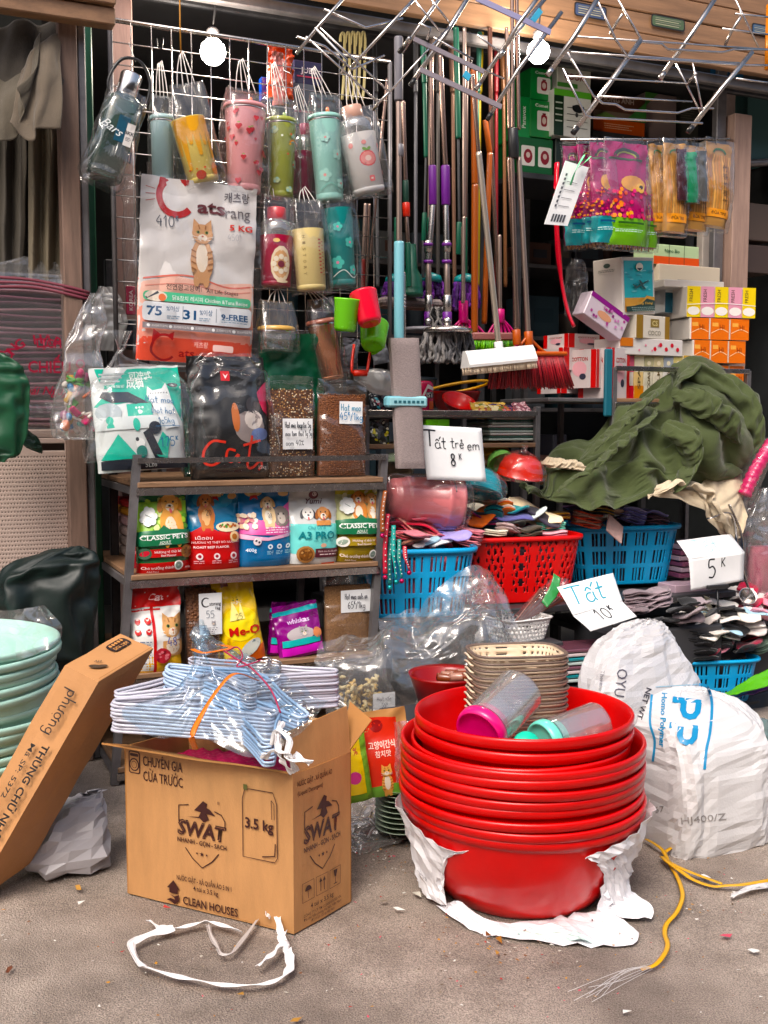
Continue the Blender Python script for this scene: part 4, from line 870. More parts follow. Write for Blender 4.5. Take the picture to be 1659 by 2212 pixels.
def wrap(x0,x1,yt,yb,w,d,seed,label,knot=None,mt='clear',amp=.012):
 p,ww,hh=fit(x0,x1,yt,yb,w)
 rings=[(p+Vector((0,0,.0)),ww*.5,d*.42),(p+Vector((0,0,hh*.12)),ww*.52,d*.55),(p+Vector((0,0,hh*.5)),ww*.49,d*.58),(p+Vector((0,0,hh*.8)),ww*.45,d*.45),(p+Vector((0,0,hh*.93)),ww*.36,d*.25),(p+Vector((0,0,hh)),ww*.3,d*.12)]
 if knot:
  k=AT(*knot,w);rings+=[(k,.02,.015),(k+Vector((0,0,.03)),.012,.01),(k+Vector((0,0,.08)),.035,.015)]
 s=sack(rings,M[mt],72,72,amp*.5,(14,14),seed,capb=False,capt=False,bk=dict(s=1.1,mx=.016,lo=-.004,bend=.2,drift=.01));return tagt(s.ob('clear_wrap'),label,'plastic bag')
wrap(190,412,800,992,.09,.2,5,'loose clear plastic bag round the turquoise cat litter bag',(262,770))
def A_black(cv,w,h):
 cv.rect(-w*.08,h*.8,w*.03,h*.88,'c21836');cv.poly([(-w*.05,h*.86),(-w*.03,h*.82),(-.02*w,h*.82),(w*.01,h*.86),(-.02*w,h*.84)],'f2e4e4')
 cv.ell(w*.22,h*.42,w*.2,h*.13,'8d8280');cv.ell(w*.28,h*.48,w*.12,h*.08,'c9bfb8');cv.ell(w*.3,h*.6,w*.1,h*.07,'3a3638');cv.ell(w*.05,h*.5,w*.05,h*.12,'b0663a');cv.ell(w*.36,h*.36,w*.12,h*.05,'6a7aa8')
 cv.text('umma',-w*.28,h*.35,h*.03,'6e6866',.0)
 st=[[(-.1,.3),(-.26,.31),(-.37,.22),(-.36,.14),(-.26,.12),(-.12,.17)],[(0.02,.23),(-.07,.24),(-.1,.17),(-.03,.14),(.05,.2),(.05,.14),(.12,.16)],[(.25,.35),(.2,.22),(.17,.1),(.24,.09),(.35,.14),(.37,.1),(.32,.07)],[(.12,.27),(.36,.31)]]
 for l in st:cv.line([(x*w,z*h)for x,z in l],h*.02,'d4402c',sm=24)
 cv.text('15kg',w*.38,h*.09,h*.03,'d8d4d0',.01);cv.poly([(w*.36,h*.7),(w*.5,h*.8),(w*.5,h*.5),(w*.42,h*.55)],'b82a4c');cv.rect(-w*.4,-h*.0,w*.4,h*.01,'202022')
P_('cat_food_sack','large black cat food sack with red script in shiny clear wrap','pet food',416,582,770,.08,ZT,.12,glossy('101011',.4),43,A_black,tilt=-.03,roll=R(-1),amp=.01,res=(30,34))
wrap(404,588,764,1026,.085,.2,8,'crinkled clear plastic bag round the black cat food sack',amp=.02,mt='clearblk')
P_('zip_pouch','dark green zip pouch standing behind the kibble bags','pouch',562,702,722,.2,ZT+.02,.07,mat('green_foil',C('0f4a30',.9),.25,.3,.1,5,.4,30),47,None,amp=.012,tilt=.03)
for k,(x0,x1,y0,cl,lab)in enumerate(((500,575,800,'1c6e52','dark green bag filling the gap behind the zip kibble bags'),(400,425,860,'0f5a48','dark teal bag behind the turquoise litter bag'))):
 P_('pet_food_bag',lab,'pet food',x0+90*(k==0),x1+120*(k==0),y0,.3,ZT,.07,glossy(cl),50+k,None,amp=.008)
def A_cats(cv,w,h):
 cv.poly([(-w*.5,h*.42),(-w*.2,h*.47),(w*.1,h*.44),(w*.5,h*.47),(w*.5,h*.3),(-w*.5,h*.3)],'efc0b0');cv.rect(-w*.5,h*.0,w*.5,h*.3,'ec9c8a');cv.rect(-w*.5,0,w*.5,h*.13,'e35a45')
 cv.line([(-w*.5,h*.44),(-w*.1,h*.475),(w*.25,h*.43),(w*.5,h*.45)],.006,'d97a6c',sm=20);cv.line([(-w*.5,h*.4),(-w*.1,h*.43),(w*.25,h*.4),(w*.5,h*.42)],.004,'e09a8c',sm=20)
 cx,cz,r=-w*.2,h*.902,w*.145
 pts=[(cx+r*math.cos(R(a)),cz+r*1.05*math.sin(R(a)))for a in np.linspace(50,320,22)]
 cv.line(pts,w*.055,'b3122a');cv.poly([(cx-r*1.05,cz+r*.5),(cx-r*.95,cz+r*1.5),(cx-r*.3,cz+r*1.0)],'b3122a');cv.poly([(cx+r*.2,cz+r*1.05),(cx+r*.75,cz+r*1.45),(cx+r*.7,cz+r*.7)],'b3122a')
 for k in(-.3,0,.3):cv.line([(cx-r*1.25,cz+k*r),(cx-r*2.0+w*.03,cz+k*r*1.4)],.002,'b3122a')
 cv.text('ats',w*.1,h*.865,h*.07,'5e2028',.03,w=w*.24);cv.text('rang',w*.33,h*.85,h*.065,'6a6468',.0,w=w*.22);cv.text('캐츠랑',w*.32,h*.93,h*.045,'3a2a2e',.01,w=w*.22)
 cv.text('5 KG',w*.36,h*.765,h*.032,'d8402c',.03,w=w*.2);cv.hand('410ᴷ',-w*.27,h*.755,h*.06,'4a4e5a',.08);cv.hand('450ᴷ',w*.3,h*.705,h*.035,'9a9ca6',.06)
 cat_(cv,w*.02,h*.71,w*.2,'c99a72','9a6a44')
 cv.text('전연령고양이',-w*.14,h*.405,h*.026,'3c2a26',.008,w=w*.28);cv.text('All Life Stages',w*.2,h*.4,h*.022,'3c2a26',.003,w=w*.28);cv.rect(w*.015,h*.39,w*.018,h*.415,'3c2a26')
 cv.rect(-w*.46,h*.325,w*.46,h*.375,'5fbf94',r=.012);cv.ell(-w*.36,h*.35,w*.09,h*.03,'e9ddcf');cv.line([(-w*.44,h*.338),(-w*.34,h*.372)],.008,'4a5058');cv.ell(-w*.31,h*.345,w*.03,h*.02,'e0805c')
 cv.text('닭&참치 레시피 Chicken &Tuna Recipe',w*.1,h*.347,h*.022,'f4fff9',.006,w=w*.66)
 cv.rect(-w*.46,h*.215,w*.46,h*.318,'e3e6ea',r=.01);cv.text('75',-w*.37,h*.272,h*.05,'14527e',.035,w=w*.12);cv.text('%이상',-w*.22,h*.287,h*.025,'1d5a84',.003,w=w*.11);cv.text('31',-w*.08,h*.262,h*.05,'14527e',.035,w=w*.11);cv.text('%이상',w*.06,h*.278,h*.025,'1d5a84',.003,w=w*.11);cv.text('9-FREE',w*.31,h*.265,h*.032,'14527e',.03,w=w*.24)
 for x in(-w*.14,w*.145):cv.rect(x,h*.23,x+.0016,h*.305,'6a7a88')
 for x0,x1 in((-w*.27,-w*.16),(w*.0,w*.1),(w*.19,w*.43)):smallprint(cv,x0,x1,h*.245,2,'7f9ab0',.0025,.007)
 cv.rect(-w*.46,h*.17,w*.46,h*.203,'8a8285')
 for k in range(5):cv.ell(-w*.42+k*w*.18,h*.187,.006,.006,'f2f2f2',8);cv.text('프리바이오틱',-w*.33+k*w*.18,h*.187,h*.012,'f0eeee',.003,w=w*.13)
 cx,cz,r=-w*.29,h*.075,w*.1
 cv.line([(cx+r*math.cos(R(a)),cz+r*math.sin(R(a)))for a in np.linspace(45,320,20)],w*.02,'8e1a22');cv.poly([(cx-r*1.0,cz+r*.5),(cx-r*.9,cz+r*1.4),(cx-r*.3,cz+r)],'8e1a22');cv.poly([(cx+r*.3,cz+r),(cx+r*.8,cz+r*1.3),(cx+r*.7,cz+r*.6)],'8e1a22')
 cv.text('ats',-w*.1,h*.055,h*.042,'8e1a22',.02,w=w*.13);cv.text('rang',w*.04,h*.05,h*.04,'b0463e',0,w=w*.12);cv.text('캐츠랑',w*.02,h*.1,h*.024,'f4c0b4',.01,w=w*.12);cv.rect(w*.12,h*.07,w*.3,h*.105,'f2cfc8',r=.005)
p,ww,hh=fit(303,551,398,790,.18)
pp=AT(421,785,.18)
t=pouch('cat_food_bag','big white and orange cat food bag hanging from the mesh panel','pet food',pp,ww,AT(421,392,.18).z-pp.z,.05,glossy('e2dedc',.2),61,art=A_cats,roll=R(2.3),amp=.009,res=(34,44),top=.96,tilt=.02)
p=pp+Vector((0,0,0))-ND*.035
s=sheet([[AT(x,y,.135+.015*((i+j)%2))for j,y in enumerate((380,480,600,700,795))]for i,x in enumerate((292,360,430,500,560))],M['clearb'],60,90,.003,(18,7),77,bk=dict(s=1.05,mx=.012,bend=.25,drift=.01))
s.ob('clear_cover',None);tagt(bpy.data.objects[s and 'clear_cover'],'clear crinkled plastic cover over the big hanging cat food bag','plastic cover')
b=MB();b.tube([tuple(AT(300,388,.2)),tuple(AT(303,372,.33))],.002,M['black']);b.tube([tuple(AT(545,412,.2)),tuple(AT(543,380,.33))],.002,M['black']);b.ob('wire_hook',t,world=True)
def A_nuts(cv,w,h):pass
for k,(x0,x1,yt,cl)in enumerate(((300,380,1500,'6a5548'),(420,500,1500,'4a4440'),(520,600,1500,'5c4c50'))):
 P_('storage_bag',['brown storage bag in the dark bottom of the rack','dark grey storage bag in the bottom of the rack','mauve storage bag in the bottom of the rack'][k],'bag',x0,x1,yt,.3,Z4,.12,mat('dull_bag_%d'%k,C(cl,.6),.4,0,.2,8,.4,20),70+k,None,amp=.01)
def slab(name,label,cat,p,l,d,h,mt,rz=0,group=None,bev=.003,z=None,bname=None):
 b=MB();b.box((-l/2,-d/2,0),(l/2,d/2,h),mt,bev);o=b.ob(name);o.location=p;o.rotation_euler=(0,0,AF+rz);XF[o.name]=Matrix.Translation(p)@Matrix.Rotation(AF+rz,4,'Z');return tagt(o,label,cat,group)
zz=Z2
for k,(hh,cl,lab)in enumerate(((.035,'b9a295','lowest beige folded pad at the rack\'s left end'),(.035,'a8948a','second beige folded pad at the rack\'s left end'),(.035,'c0a79e','pinkish folded pad at the rack\'s left end'),(.035,'c9a0a0','rose folded pad at the rack\'s left end'),(.028,'d08e20','mustard yellow folded pad at the rack\'s left end'),(.03,'b81f1c','red folded pad topmost at the rack\'s left end'))):
 slab('folded_pad',lab,'pad',fr(-.42-.36-.02,.42,zz),.1,.52,hh,mat('pad_%d'%k,C(cl,.8),.6,0,.1,12),group='folded pads at the rack\'s left end',bev=.008);zz+=hh+.004
for(x,w,z,rx,ry,hh,lab,mt,sd)in((-.77,.3,Z3+.01,.06,.26,.17,'crumpled clear bag with papers at the left end of the third shelf','milky',4),(-.76,.35,Z3-.2,.06,.24,.15,'grey film bag at the lower left end of the rack','milky',6),(-.75,.3,Z2-.14,.06,.2,.13,'milky film bag under the folded pads','milky',7)):
 s=sack([(fr(x,w,z),rx*.8,ry*.8),(fr(x,w,z+hh*.4),rx,ry),(fr(x,w,z+hh*.8),rx*.7,ry*.7),(fr(x,w,z+hh),rx*.2,ry*.3)],M[mt],24,30,.012,(14,14),sd);tagt(s.ob('film_bag'),lab,'plastic bag')
#bagged tumblers on the mesh panel
XA,YA=Vector((1,0,0)),Vector((0,1,0))
def matte(h,r=.3):return mat('enamel_'+h,C(h,.92),r,0,coat=.2)
def tumbler(label,tx,ty,bx,by,ht,hb,w,col,hook=None,bagt=None,lid='flat',deco=None,seed=1,cat='tumbler',bagw=1.22,lidc=None,name='tumbler',metal=False,straw=None,strawc='e8804a',milk='clearb'):
 B,T=AT(bx,by,w),AT(tx,ty,w);ax=T-B;H=ax.length;s=B.y/FPX
 ly=-ND;roll=math.atan2(ax.dot(UD),ax.z)
 t=thing(name,label,cat,B,rot=(0,roll,AF));Mi=XF[t.name].inverted()
 rt,rb=ht*s,hb*s;mt=col if not isinstance(col,str)else matte(col)
 b=MB();b.lathe([(0,.001),(rb*.8,.0),(rb*.96,.002),(rb,.01),(rb*1.0,H*.08),(rb*.985,H*.085),(rb*1.0,H*.09),(rt,H*.97),(rt,H)],mt,36);b.ob('cup',t)
 lm=matte(lidc)if lidc else mt
 if lid=='flat':
  b=MB();b.lathe([(rt*1.0,H),(rt*1.06,H+.001),(rt*1.08,H+.006),(rt*1.05,H+.014),(rt*.9,H+.018),(0,H+.019)],lm,36);b.ob('lid',t)
  b=MB();b.lathe([(rt*1.005,H-.006),(rt*1.015,H-.003),(rt*1.005,H)],M['chrome'],36);b.ob('steel_band',t)
 elif lid=='clear':
  b=MB();b.lathe([(rt*1.0,H),(rt*1.02,H+.004),(rt*1.0,H+.03),(rt*.9,H+.05),(rt*.55,H+.062)],M['rigid'],30);b.ob('clear_lid',t)
  b=MB();b.lathe([(rt*.55,H+.06),(rt*.58,H+.064),(rt*.56,H+.1),(rt*.5,H+.104),(0,H+.104)],lm,28);b.ob('screw_cap',t)
 elif lid=='cap':
  b=MB();b.lathe([(rt*.5,H),(rt*.52,H+.004),(rt*.52,H+.05),(rt*.45,H+.055),(0,H+.055)],lm,28);b.ob('screw_cap',t)
 if straw:
  b=MB();b.tube([(rt*.2,0,H+.015),(rt*.25,0,H+straw)],.004,matte(strawc),8);b.lathe([(0,H+straw+.014),(.006,H+straw+.01),(.008,H+straw-.008),(.004,H+straw-.01)],matte(strawc),10,M=Matrix.Translation((rt*.25,0,0)));b.ob('straw',t)
 if deco:
  rr=lambda z:rb+(rt-rb)*max(0,min(1,z/H))
  cv=Canvas(lambda x,z,o:Vector(((rr(z)+o)*math.sin(x/rr(z)),-(rr(z)+o)*math.cos(x/rr(z)),z)),step=.008,base=.0004,inc=.00016);deco(cv,rt,H);cv.ob('printed_decor',t)
 if bagt is not None:
  bt=Mi@AT(tx+(tx-bx)*.1,bagt,w);Lh=bt.z
  r0=max(rt,rb)*bagw
  rings=[((0,0,-.012),r0*.82,rb*.6),((0,0,-.004),r0*.98,rb*1.1),((0,0,H*.3),r0*.99,rt*1.12),((0,0,H*.7),r0*.98,rt*1.14),((bt.x*.5,0,H+.02),r0*.9,rt*.9),((bt.x,0,Lh*.9+H*.1),r0*.75,rt*.4),((bt.x,0,Lh),r0*.7,rt*.18)]
  s_=sack(rings,M[milk],48,40,.003,(20,40),seed,capb=True,capt=False,ax=XA,n_=YA,bk=dict(s=1.09,mx=.008,lo=-.001,bend=.15,drift=.006,it=(40,30,20)));s_.ob('clear_bag',t)
  hk=Mi@AT(*hook,w+.03)
  for k,sx in enumerate((-.55,-.2,.25,.6)):
   e=Vector((bt.x+r0*.7*sx,-.004 if k%2 else .006,Lh-.006));b=MB()
   md=(e+hk)/2+Vector((sx*.01,0,.005));b.tube([tuple(q)for q in crom(np.array([tuple(e),tuple(md),tuple(hk+Vector((sx*.012,0,.004*k)))]),8)],.0017,M['cord'],6);b.ob('cord_handle',t)
 return t
def hearts(c1,c2,n=14,sz=.009,seed=3):
 def f(cv,r,H):
  q=random.Random(seed)
  for i in range(n):
   x,z=q.uniform(-1.3,1.3)*r,q.uniform(.08,.93)*H;s=sz*q.uniform(.5,1.2);c=c1 if i%3 else c2
   cv.ell(x-s*.4,z+s*.3,s*.5,s*.5,c,9);cv.ell(x+s*.4,z+s*.3,s*.5,s*.5,c,9);cv.poly([(x-s*.85,z+s*.15),(x,z-s),(x+s*.85,z+s*.15)],c)
   if i%3==0:cv.ell(x,z+s*1.1,s*.4,s*.2,'8fae5a',7)
 return f
def clouds(cv,r,H):
 q=random.Random(5)
 for(x,z,s)in((-.8*r,.88*H,.015),(.85*r,.45*H,.017),(-.6*r,.22*H,.012),(.5*r,.8*H,.009),(.2*r,.1*H,.012)):
  for k in range(5):cv.ell(x+s*.6*math.cos(k*1.3),z+s*.5*math.sin(k*1.3),s*.6,s*.5,'8a9a6a',10)
  for k in range(5):cv.ell(x+s*.55*math.cos(k*1.3),z+s*.45*math.sin(k*1.3),s*.53,s*.43,('b9c79a','9cc0b4')[k%2],10)
 for i,c in enumerate(('d8683c','e8b04a','6aa0b8')):cv.line([(.45*r+(.013-i*.003)*math.cos(R(a)),.7*H+(.013-i*.003)*math.sin(R(a)))for a in range(20,161,20)],.0026,c)
 for k in range(8):cv.ell(q.uniform(-1,1)*r,q.uniform(.1,.9)*H,.004,.004,q.choice(['d0704a','e9eedd','e0a050']),8)
def honey(cv,r,H):
 cv.rect(-1.4*r,H*.72,1.4*r,H*.985,'e4a712')
 for k,l in enumerate((.25,.5,.12,.3,.16,.42,.2)):x=(-1.2+.4*k)*r;cv.poly([(x-.2*r,H*.74),(x+.2*r,H*.74),(x+.15*r,H*(.74-l*.5)),(x+.1*r,H*(.72-l)),(x-.1*r,H*(.72-l)),(x-.15*r,H*(.74-l*.5))],'e4a712');cv.ell(x,H*(.72-l),.11*r,.11*r,'e4a712')
 for k in range(5):cv.ell(r*(-.9+.45*k),H*.2,.06*r,.05*r,('c8452a','d98a30')[k%2]);cv.ell(r*(-.7+.45*k),H*.3,.03*r,.03*r,'f4e6b0')
 cv.ell(-.3*r,H*.1,.28*r,.07*H,'a8402c');cv.ell(.6*r,H*.16,.2*r,.1*H,'cf7c22')
def petals(c1,c2,c3):
 def f(cv,r,H):
  for(x,z,s)in((-.55,.3,.5),(.35,.55,.42),(.5,.2,.4),(-.4,.75,.35)):
   for k in range(5):cv.ell(x*r+s*r*.5*math.cos(k*1.256),z*H+s*r*.5*math.sin(k*1.256),s*r*.36,s*r*.36,c1,10)
   cv.ell(x*r,z*H,s*r*.2,s*r*.2,c2,9)
  cv.line([(-.9*r,.12*H),(-.2*r,.2*H),(.4*r,.1*H),(1*r,.16*H)],.003,c3,sm=20)
 return f
def berry(cv,r,H):
 x,z=-.05*r,.55*H;cv.ell(x,z,.5*r,.42*r,'d86a6e');cv.ell(x,z,.43*r,.35*r,'e59a96');cv.ell(x,z+.0*r,.18*r,.15*r,'f3d6ce')
 for k in(-1,1):cv.ell(x+k*.12*r,z+.5*r,.14*r,.08*r,'7fa45c',ang=k*30)
 cv.ell(x-.1*r,z+.85*r,.14*r,.12*r,'e59a96');cv.rect(x-.14*r,.16*H,x+.16*r,.26*H,'d87a7c',r=.004);cv.ell(x,.21*H,.07*r,.05*r,'f5e4dc')
 for a,c in((-.9,.8),(.9,.75),(1.,.3)):cv.ell(a*r,c*H,.14*r,.14*r,'dd8c88')
def creamy(cv,r,H):
 cv.ell(0,.42*H,.62*r,.36*H,'ecd9bc');cv.ell(0,.42*H,.5*r,.28*H,'d8a878')
 for k in range(8):cv.ell(.42*r*math.cos(k*.785),.42*H+.42*r*math.sin(k*.785),.16*r,.16*r,'f2e6d0',9)
 cv.ell(0,.42*H,.2*r,.2*r,'7a3040');cv.ell(-.3*r,.88*H,.2*r,.04*H,'e8c080');cv.ell(.1*r,.08*H,.35*r,.03*H,'ecd9bc')
def story(cv,r,H):
 for k,ch in enumerate('HISTORY'):cv.text(ch,-.62*r,H*(.86-.1*k),H*.055,'8a7440',.0,w=.16*r,ang=-90)
 q=random.Random(2)
 for k in range(10):cv.rect(.28*r,H*(.8-.06*k),.28*r+.2*r*q.uniform(.5,1),H*(.82-.06*k),'c0503c');cv.rect(.52*r,H*(.77-.06*k),.66*r,H*(.785-.06*k),'d07a5c')
tumbler('pale blue tumbler half hidden behind the yellow one in the top row',350,262,352,396,24,22,.27,'a9c4c6',(345,138),208,'flat',None,2)
tumbler('yellow honey drip cup in a clear bag near the bulb',404,258,441,396,36,33,.2,'e9d27c',(392,118),182,'none',honey,3,bagw=1.3)
tumbler('pink tumbler with red hearts and pink lid in a clear bag',530,238,527,418,43,35,.22,'dd9fa2',(520,133),196,'flat',hearts('c94a52','b8323c',26,.011),4,straw=.035)
tumbler('olive green tumbler with clouds and rainbow in a clear bag',607,268,609,430,31,24,.25,'98a04c',(590,140),215,'flat',clouds,5,straw=.03,strawc='8fae5a')
tumbler('mint tumbler with small pink flowers in a clear bag',701,260,713,436,33,29,.2,'9bcbc2',(676,150),205,'flat',petals('a9d6cc','e0a09a','7cb4aa'),6,straw=.035)
tumbler('white cup with pink berry print and copper cap in a clear bag',771,292,797,418,38,35,.17,'d9d6d4',(752,160),232,'clear',berry,7,lidc='c9a090',bagw=1.28)
tumbler('magenta tumbler glimpsed between the olive and mint ones',656,330,652,425,22,20,.31,'8b2c4c',(640,190),240,'clear',None,8)
tumbler('magenta cup with cream flower print in the second row',597,512,596,620,36,32,.22,'9c1440',(590,400),424,'clear',creamy,9,lidc='c04a50')
tumbler('cream cup with vertical lettering in the second row',664,497,673,628,34,31,.18,'e3cf94',(655,410),432,'none',story,10,bagw=1.25)
tumbler('teal cup with pink petals and waves in the second row',727,452,741,620,33,28,.21,'17807f',(715,400),418,'none',petals('5cc0b4','e08aa8','d9e8e4'),11,bagw=1.22)
tumbler('clear cup with wide bamboo lid hanging at the bottom of the mesh panel',597,716,597,760,38,36,.19,M['rigid'],(598,628),650,'flat',None,12,lidc='c9a15e')
tumbler('rose gold thermos flask hanging at the bottom of the mesh panel',694,700,716,822,30,28,.2,mat('rose_gold',C('c08a6c',.9),.22,.85),(668,628),645,'flat',None,13,lidc='8f5a4c',name='thermos_flask',cat='thermos')
B,T=AT(222,388,.12),AT(272,208,.12);ax=T-B;H=ax.length;roll=math.atan2(ax.dot(UD),ax.z)
t=thing('glass_bottle','large dark green glass bottle with chrome cap and black strap in clear bag','bottle',B,rot=(0,roll,AF));s=B.y/FPX;r=37*s
gm=film('dark_green_glass',tint=(.2,.34,.3),milk=.32,gl=.12,bsc=1,rough=.04,bump=.02)
b=MB();b.lathe([(0,0),(r*.8,0),(r,.01),(r,H*.86),(r*.92,H*.93),(r*.6,H*.99),(r*.55,H)],gm,28,sup=3.4);b.ob('glass_body',t)
b=MB();b.lathe([(0,.005),(r*.9,.006),(r*.9,H*.5),(0,H*.5)],mat('dark_green_liquid',C('22382f',.6),.2),24,sup=3.4);b.ob('dark_liquid',t)
b=MB();b.lathe([(r*.55,H),(r*.58,H+.004),(r*.62,H+.07),(r*.56,H+.076),(0,H+.077)],M['chrome'],28);b.ob('chrome_cap',t)
b=MB();b.tube([tuple(q)for q in crom(np.array([(-r*.7,0,H*.9),(-r*1.15,0,H+.03),(-r*.75,0,H+.11),(r*.3,0,H+.125),(r*1.1,0,H+.07),(r*1.15,0,H*.95),(r*.7,0,H*.9)]),40)],.0055,M['black'],8);b.ob('carry_strap',t)
cv=Canvas(lambda x,z,o:Vector((x,-r*.985-o,z)),step=.02,inc=.0006)
cv.rect(-r*.15,H*.42,r*.5,H*.72,'1a4a60');cv.rect(r*.4,H*.4,r*.86,H*.66,'dcd8d4');cv.text('BKK',r*.62,H*.55,.012,'3a3a40',.02);cv.text('Bars',-r*.35,H*.55,.03,'e8ecec',0,shear=.4,ang=-16);smallprint(cv,r*.46,r*.8,H*.49,3,'6a6a70',.002,.005)
cv.ob('printed_label',t)
rings=[((0,0,-.02),r*1.1,r*.8),((0,0,H*.1),r*1.35,r*1.15),((0,0,H*.5),r*1.2,r*1.12),((0,0,H*.85),r*1.15,r*1.1),((0,0,H*1.02),r*1.0,r*.9)]
sk=sack(rings,M['clearb'],60,60,.004,(22,22),3,capt=False,ax=XA,n_=YA,bk=dict(s=1.12,mx=.016,lo=-.002,bend=.2,drift=.01));sk.ob('clear_bag',t)
b=MB();hk=XF[t.name].inverted()@AT(278,92,.3)
b.tube([(0,0,H+.12),tuple(hk)],.0016,M['cord'],6);b.ob('cord_handle',t)
b=MB();b.tube([tuple(AT(388,-20,.3)),tuple(AT(389,60,.3)),tuple(AT(391,122,.3))],.003,mat('ochre_cord',C('b07a20',.8),.6),6);tagt(b.ob('twine'),'ochre yellow cord tied above the yellow honey cup','cord')
P_('toy_pouch','orange and salmon folded cloth pouch behind the top of the mesh panel','pouch',588,640,100,.4,AT(610,215,.4).z,.05,glossy('c8502c'),90,None,amp=.012)
P_('toy_pouch','salmon pink folded cloth beside the orange pouch behind the mesh','pouch',598,622,115,.38,AT(610,230,.38).z,.04,glossy('c8807c'),91,None,amp=.012)
for px,py,wd,ht,cl,tx,lab in((594,195,.11,.09,'1c3c8c','','dark blue package behind the olive tumbler'),(666,158,.12,.09,'2a2440','JUEB','dark purple package with white lettering behind the mesh panel'),(656,225,.1,.16,'5a5c64','','grey package behind the mint tumbler')):
 p=AT(px,py,.45);t=thing('blister_pack',lab,'package',p-Vector((0,0,ht/2)));b=MB();b.box((-wd/2,0,0),(wd/2,.03,ht),glossy(cl),.004);b.ob('card_box',t)
 cv=Canvas(lambda x,z,o:Vector((x,-.001-o,z)));cv.rect(-wd*.4,ht*.3,wd*.4,ht*.36,'a83a50');
 if tx:cv.text(tx,0,ht*.6,.022,'d8c8d0',.02)
 cv.ob('printed_front',t)
def mug(label,x0,x1,yt,yb,w,mt,roll,pit,hs):
 p,ww,hh=fit(x0,x1,yt,yb,w);t=thing('plastic_mug',label,'mug',p,rot=(pit,roll,AF),group='plastic mugs hanging beside the rack');r=ww/2*.94;r2=r*.86
 b=MB();b.lathe([(0,.006),(r2*.6,.002),(r2*.86,0),(r2,.012),(r,hh*.93),(r*1.03,hh*.96),(r*1.02,hh),(r*.96,hh*.97),(r2*.95,.02),(0,.012)],mt,40);b.ob('cup',t)
 if hs<0:return t
 b=MB();pts=crom(np.array([(hs*r*.98,0,hh*.82),(hs*r*.8,r*1.1,hh*.84),(hs*r*.7,r*1.5,hh*.5),(hs*r*.7,r*1.2,hh*.22),(hs*r2*.99,0,hh*.2)]),18);b.tube([tuple(q)for q in pts],.006,mt,8);b.ob('handle',t);return t
lime=mat('lime_plastic',C('6fc21c',.92),.26,0,.04,6,coat=.3);mag=mat('crimson_plastic',C('e01446',.92),.22,0,.04,6,coat=.4)
mug('lime green mug on the left hanging beside the crimson one',717,772,645,716,.02,lime,R(3),R(6),-1)
mug('lime green mug hanging lowest with its base towards the street',775,836,690,748,.06,lime,R(18),R(-28),1)
mug('crimson mug hanging topmost over the two lime green ones',771,830,626,700,-.02,mag,R(-6),R(-20),1)
#folding chrome racks hanging in front of the lintel
def crack(name,label,tubes,wires,flats,w0,jig=.06):
 a=AT(1000,100,w0);t=thing(name,label,'folding rack',a)
 for i,(pts,th)in enumerate(tubes):
  wd=w0+jig*((i*7)%3-1);q=[AT(x,y,wd+.03*k)for k,(x,y)in enumerate(pts)];b=MB()
  r=th/2/FPX*q[0].y;b.tube([tuple(p)for p in q],r,M['steel'],12)
  b.ob('tube',t,world=True)
  if th>8:
   b=MB();d=(q[-1]-q[-2]).normalized();b.tube([tuple(q[-1]-d*.006),tuple(q[-1]+d*.022)],r*1.12,M['black']if i%2 else M['steel'],12);b.ob('end_cap',t,world=True)
 for i,pts in enumerate(wires):
  wd=w0+.03*((i*5)%3-1);b=MB();q=[AT(x,y,wd)for x,y in pts];b.tube([tuple(p)for p in q],.0042 if len(pts)>2 else .0036,M['chrome'],8);b.ob('wire',t,world=True)
 for i,(p0,p1,th,mt)in enumerate(flats):
  q0,q1=AT(*p0,w0-.02),AT(*p1,w0-.02);d=(q1-q0);hh=th/2/FPX*q0.y;n=d.normalized().cross(ND)*hh;b=MB();e=ND*.003
  vs=[p+n*i_+e*j_ for p in(q0,q1)for i_,j_ in((-1,-1),(1,-1),(1,1),(-1,1))]
  b.add(vs,[(0,3,2,1),(4,5,6,7),(0,1,5,4),(1,2,6,5),(2,3,7,6),(3,0,4,7)],mt);b.ob('flat_bar',t,world=True)
 return t
greyp=mat('pale_grey_enamel',C('a79da3',.9),.35,.3,.05,5);bt=mat('blue_tape',C('5ab4d8',.9),.3)
crack('folding_rack','folded chrome zigzag drying rack hanging at top centre',[([(765,-30),(688,57),(640,116)],7),([(1022,-24),(960,78),(894,174)],10),([(965,-26),(905,58),(868,114)],8),([(905,-14),(830,68),(759,145)],7),([(1192,-20),(1089,101),(1035,182)],9),([(1213,26),(1120,150),(1059,248)],9),([(841,199),(818,222),(806,238)],6),([(885,82),(878,92),(869,104)],9)],[[(688,57),(841,199)],[(661,79),(819,223)],[(971,57),(841,199)],[(680,60),(750,130),(735,160)],[(929,-4),(975,54)],[(894,-2),(954,73)],[(700,20),(790,60),(870,40)],[(936,81),(1022,128),(1016,142)],[(934,104),(1089,170)],[(905,50),(930,62),(922,86)],[(641,79),(702,100),(760,150),(830,120)],[(1030,75),(1089,120)]],[((894,84),(1045,155),10,greyp),((907,150),(1083,231),11,greyp),((1005,170),(1012,158),16,bt),((1029,-4),(1189,70),12,mat('pale_lilac_tape',C('a9a6c8',.9),.3)),((1150,46),(1168,22),12,bt)],-.22)
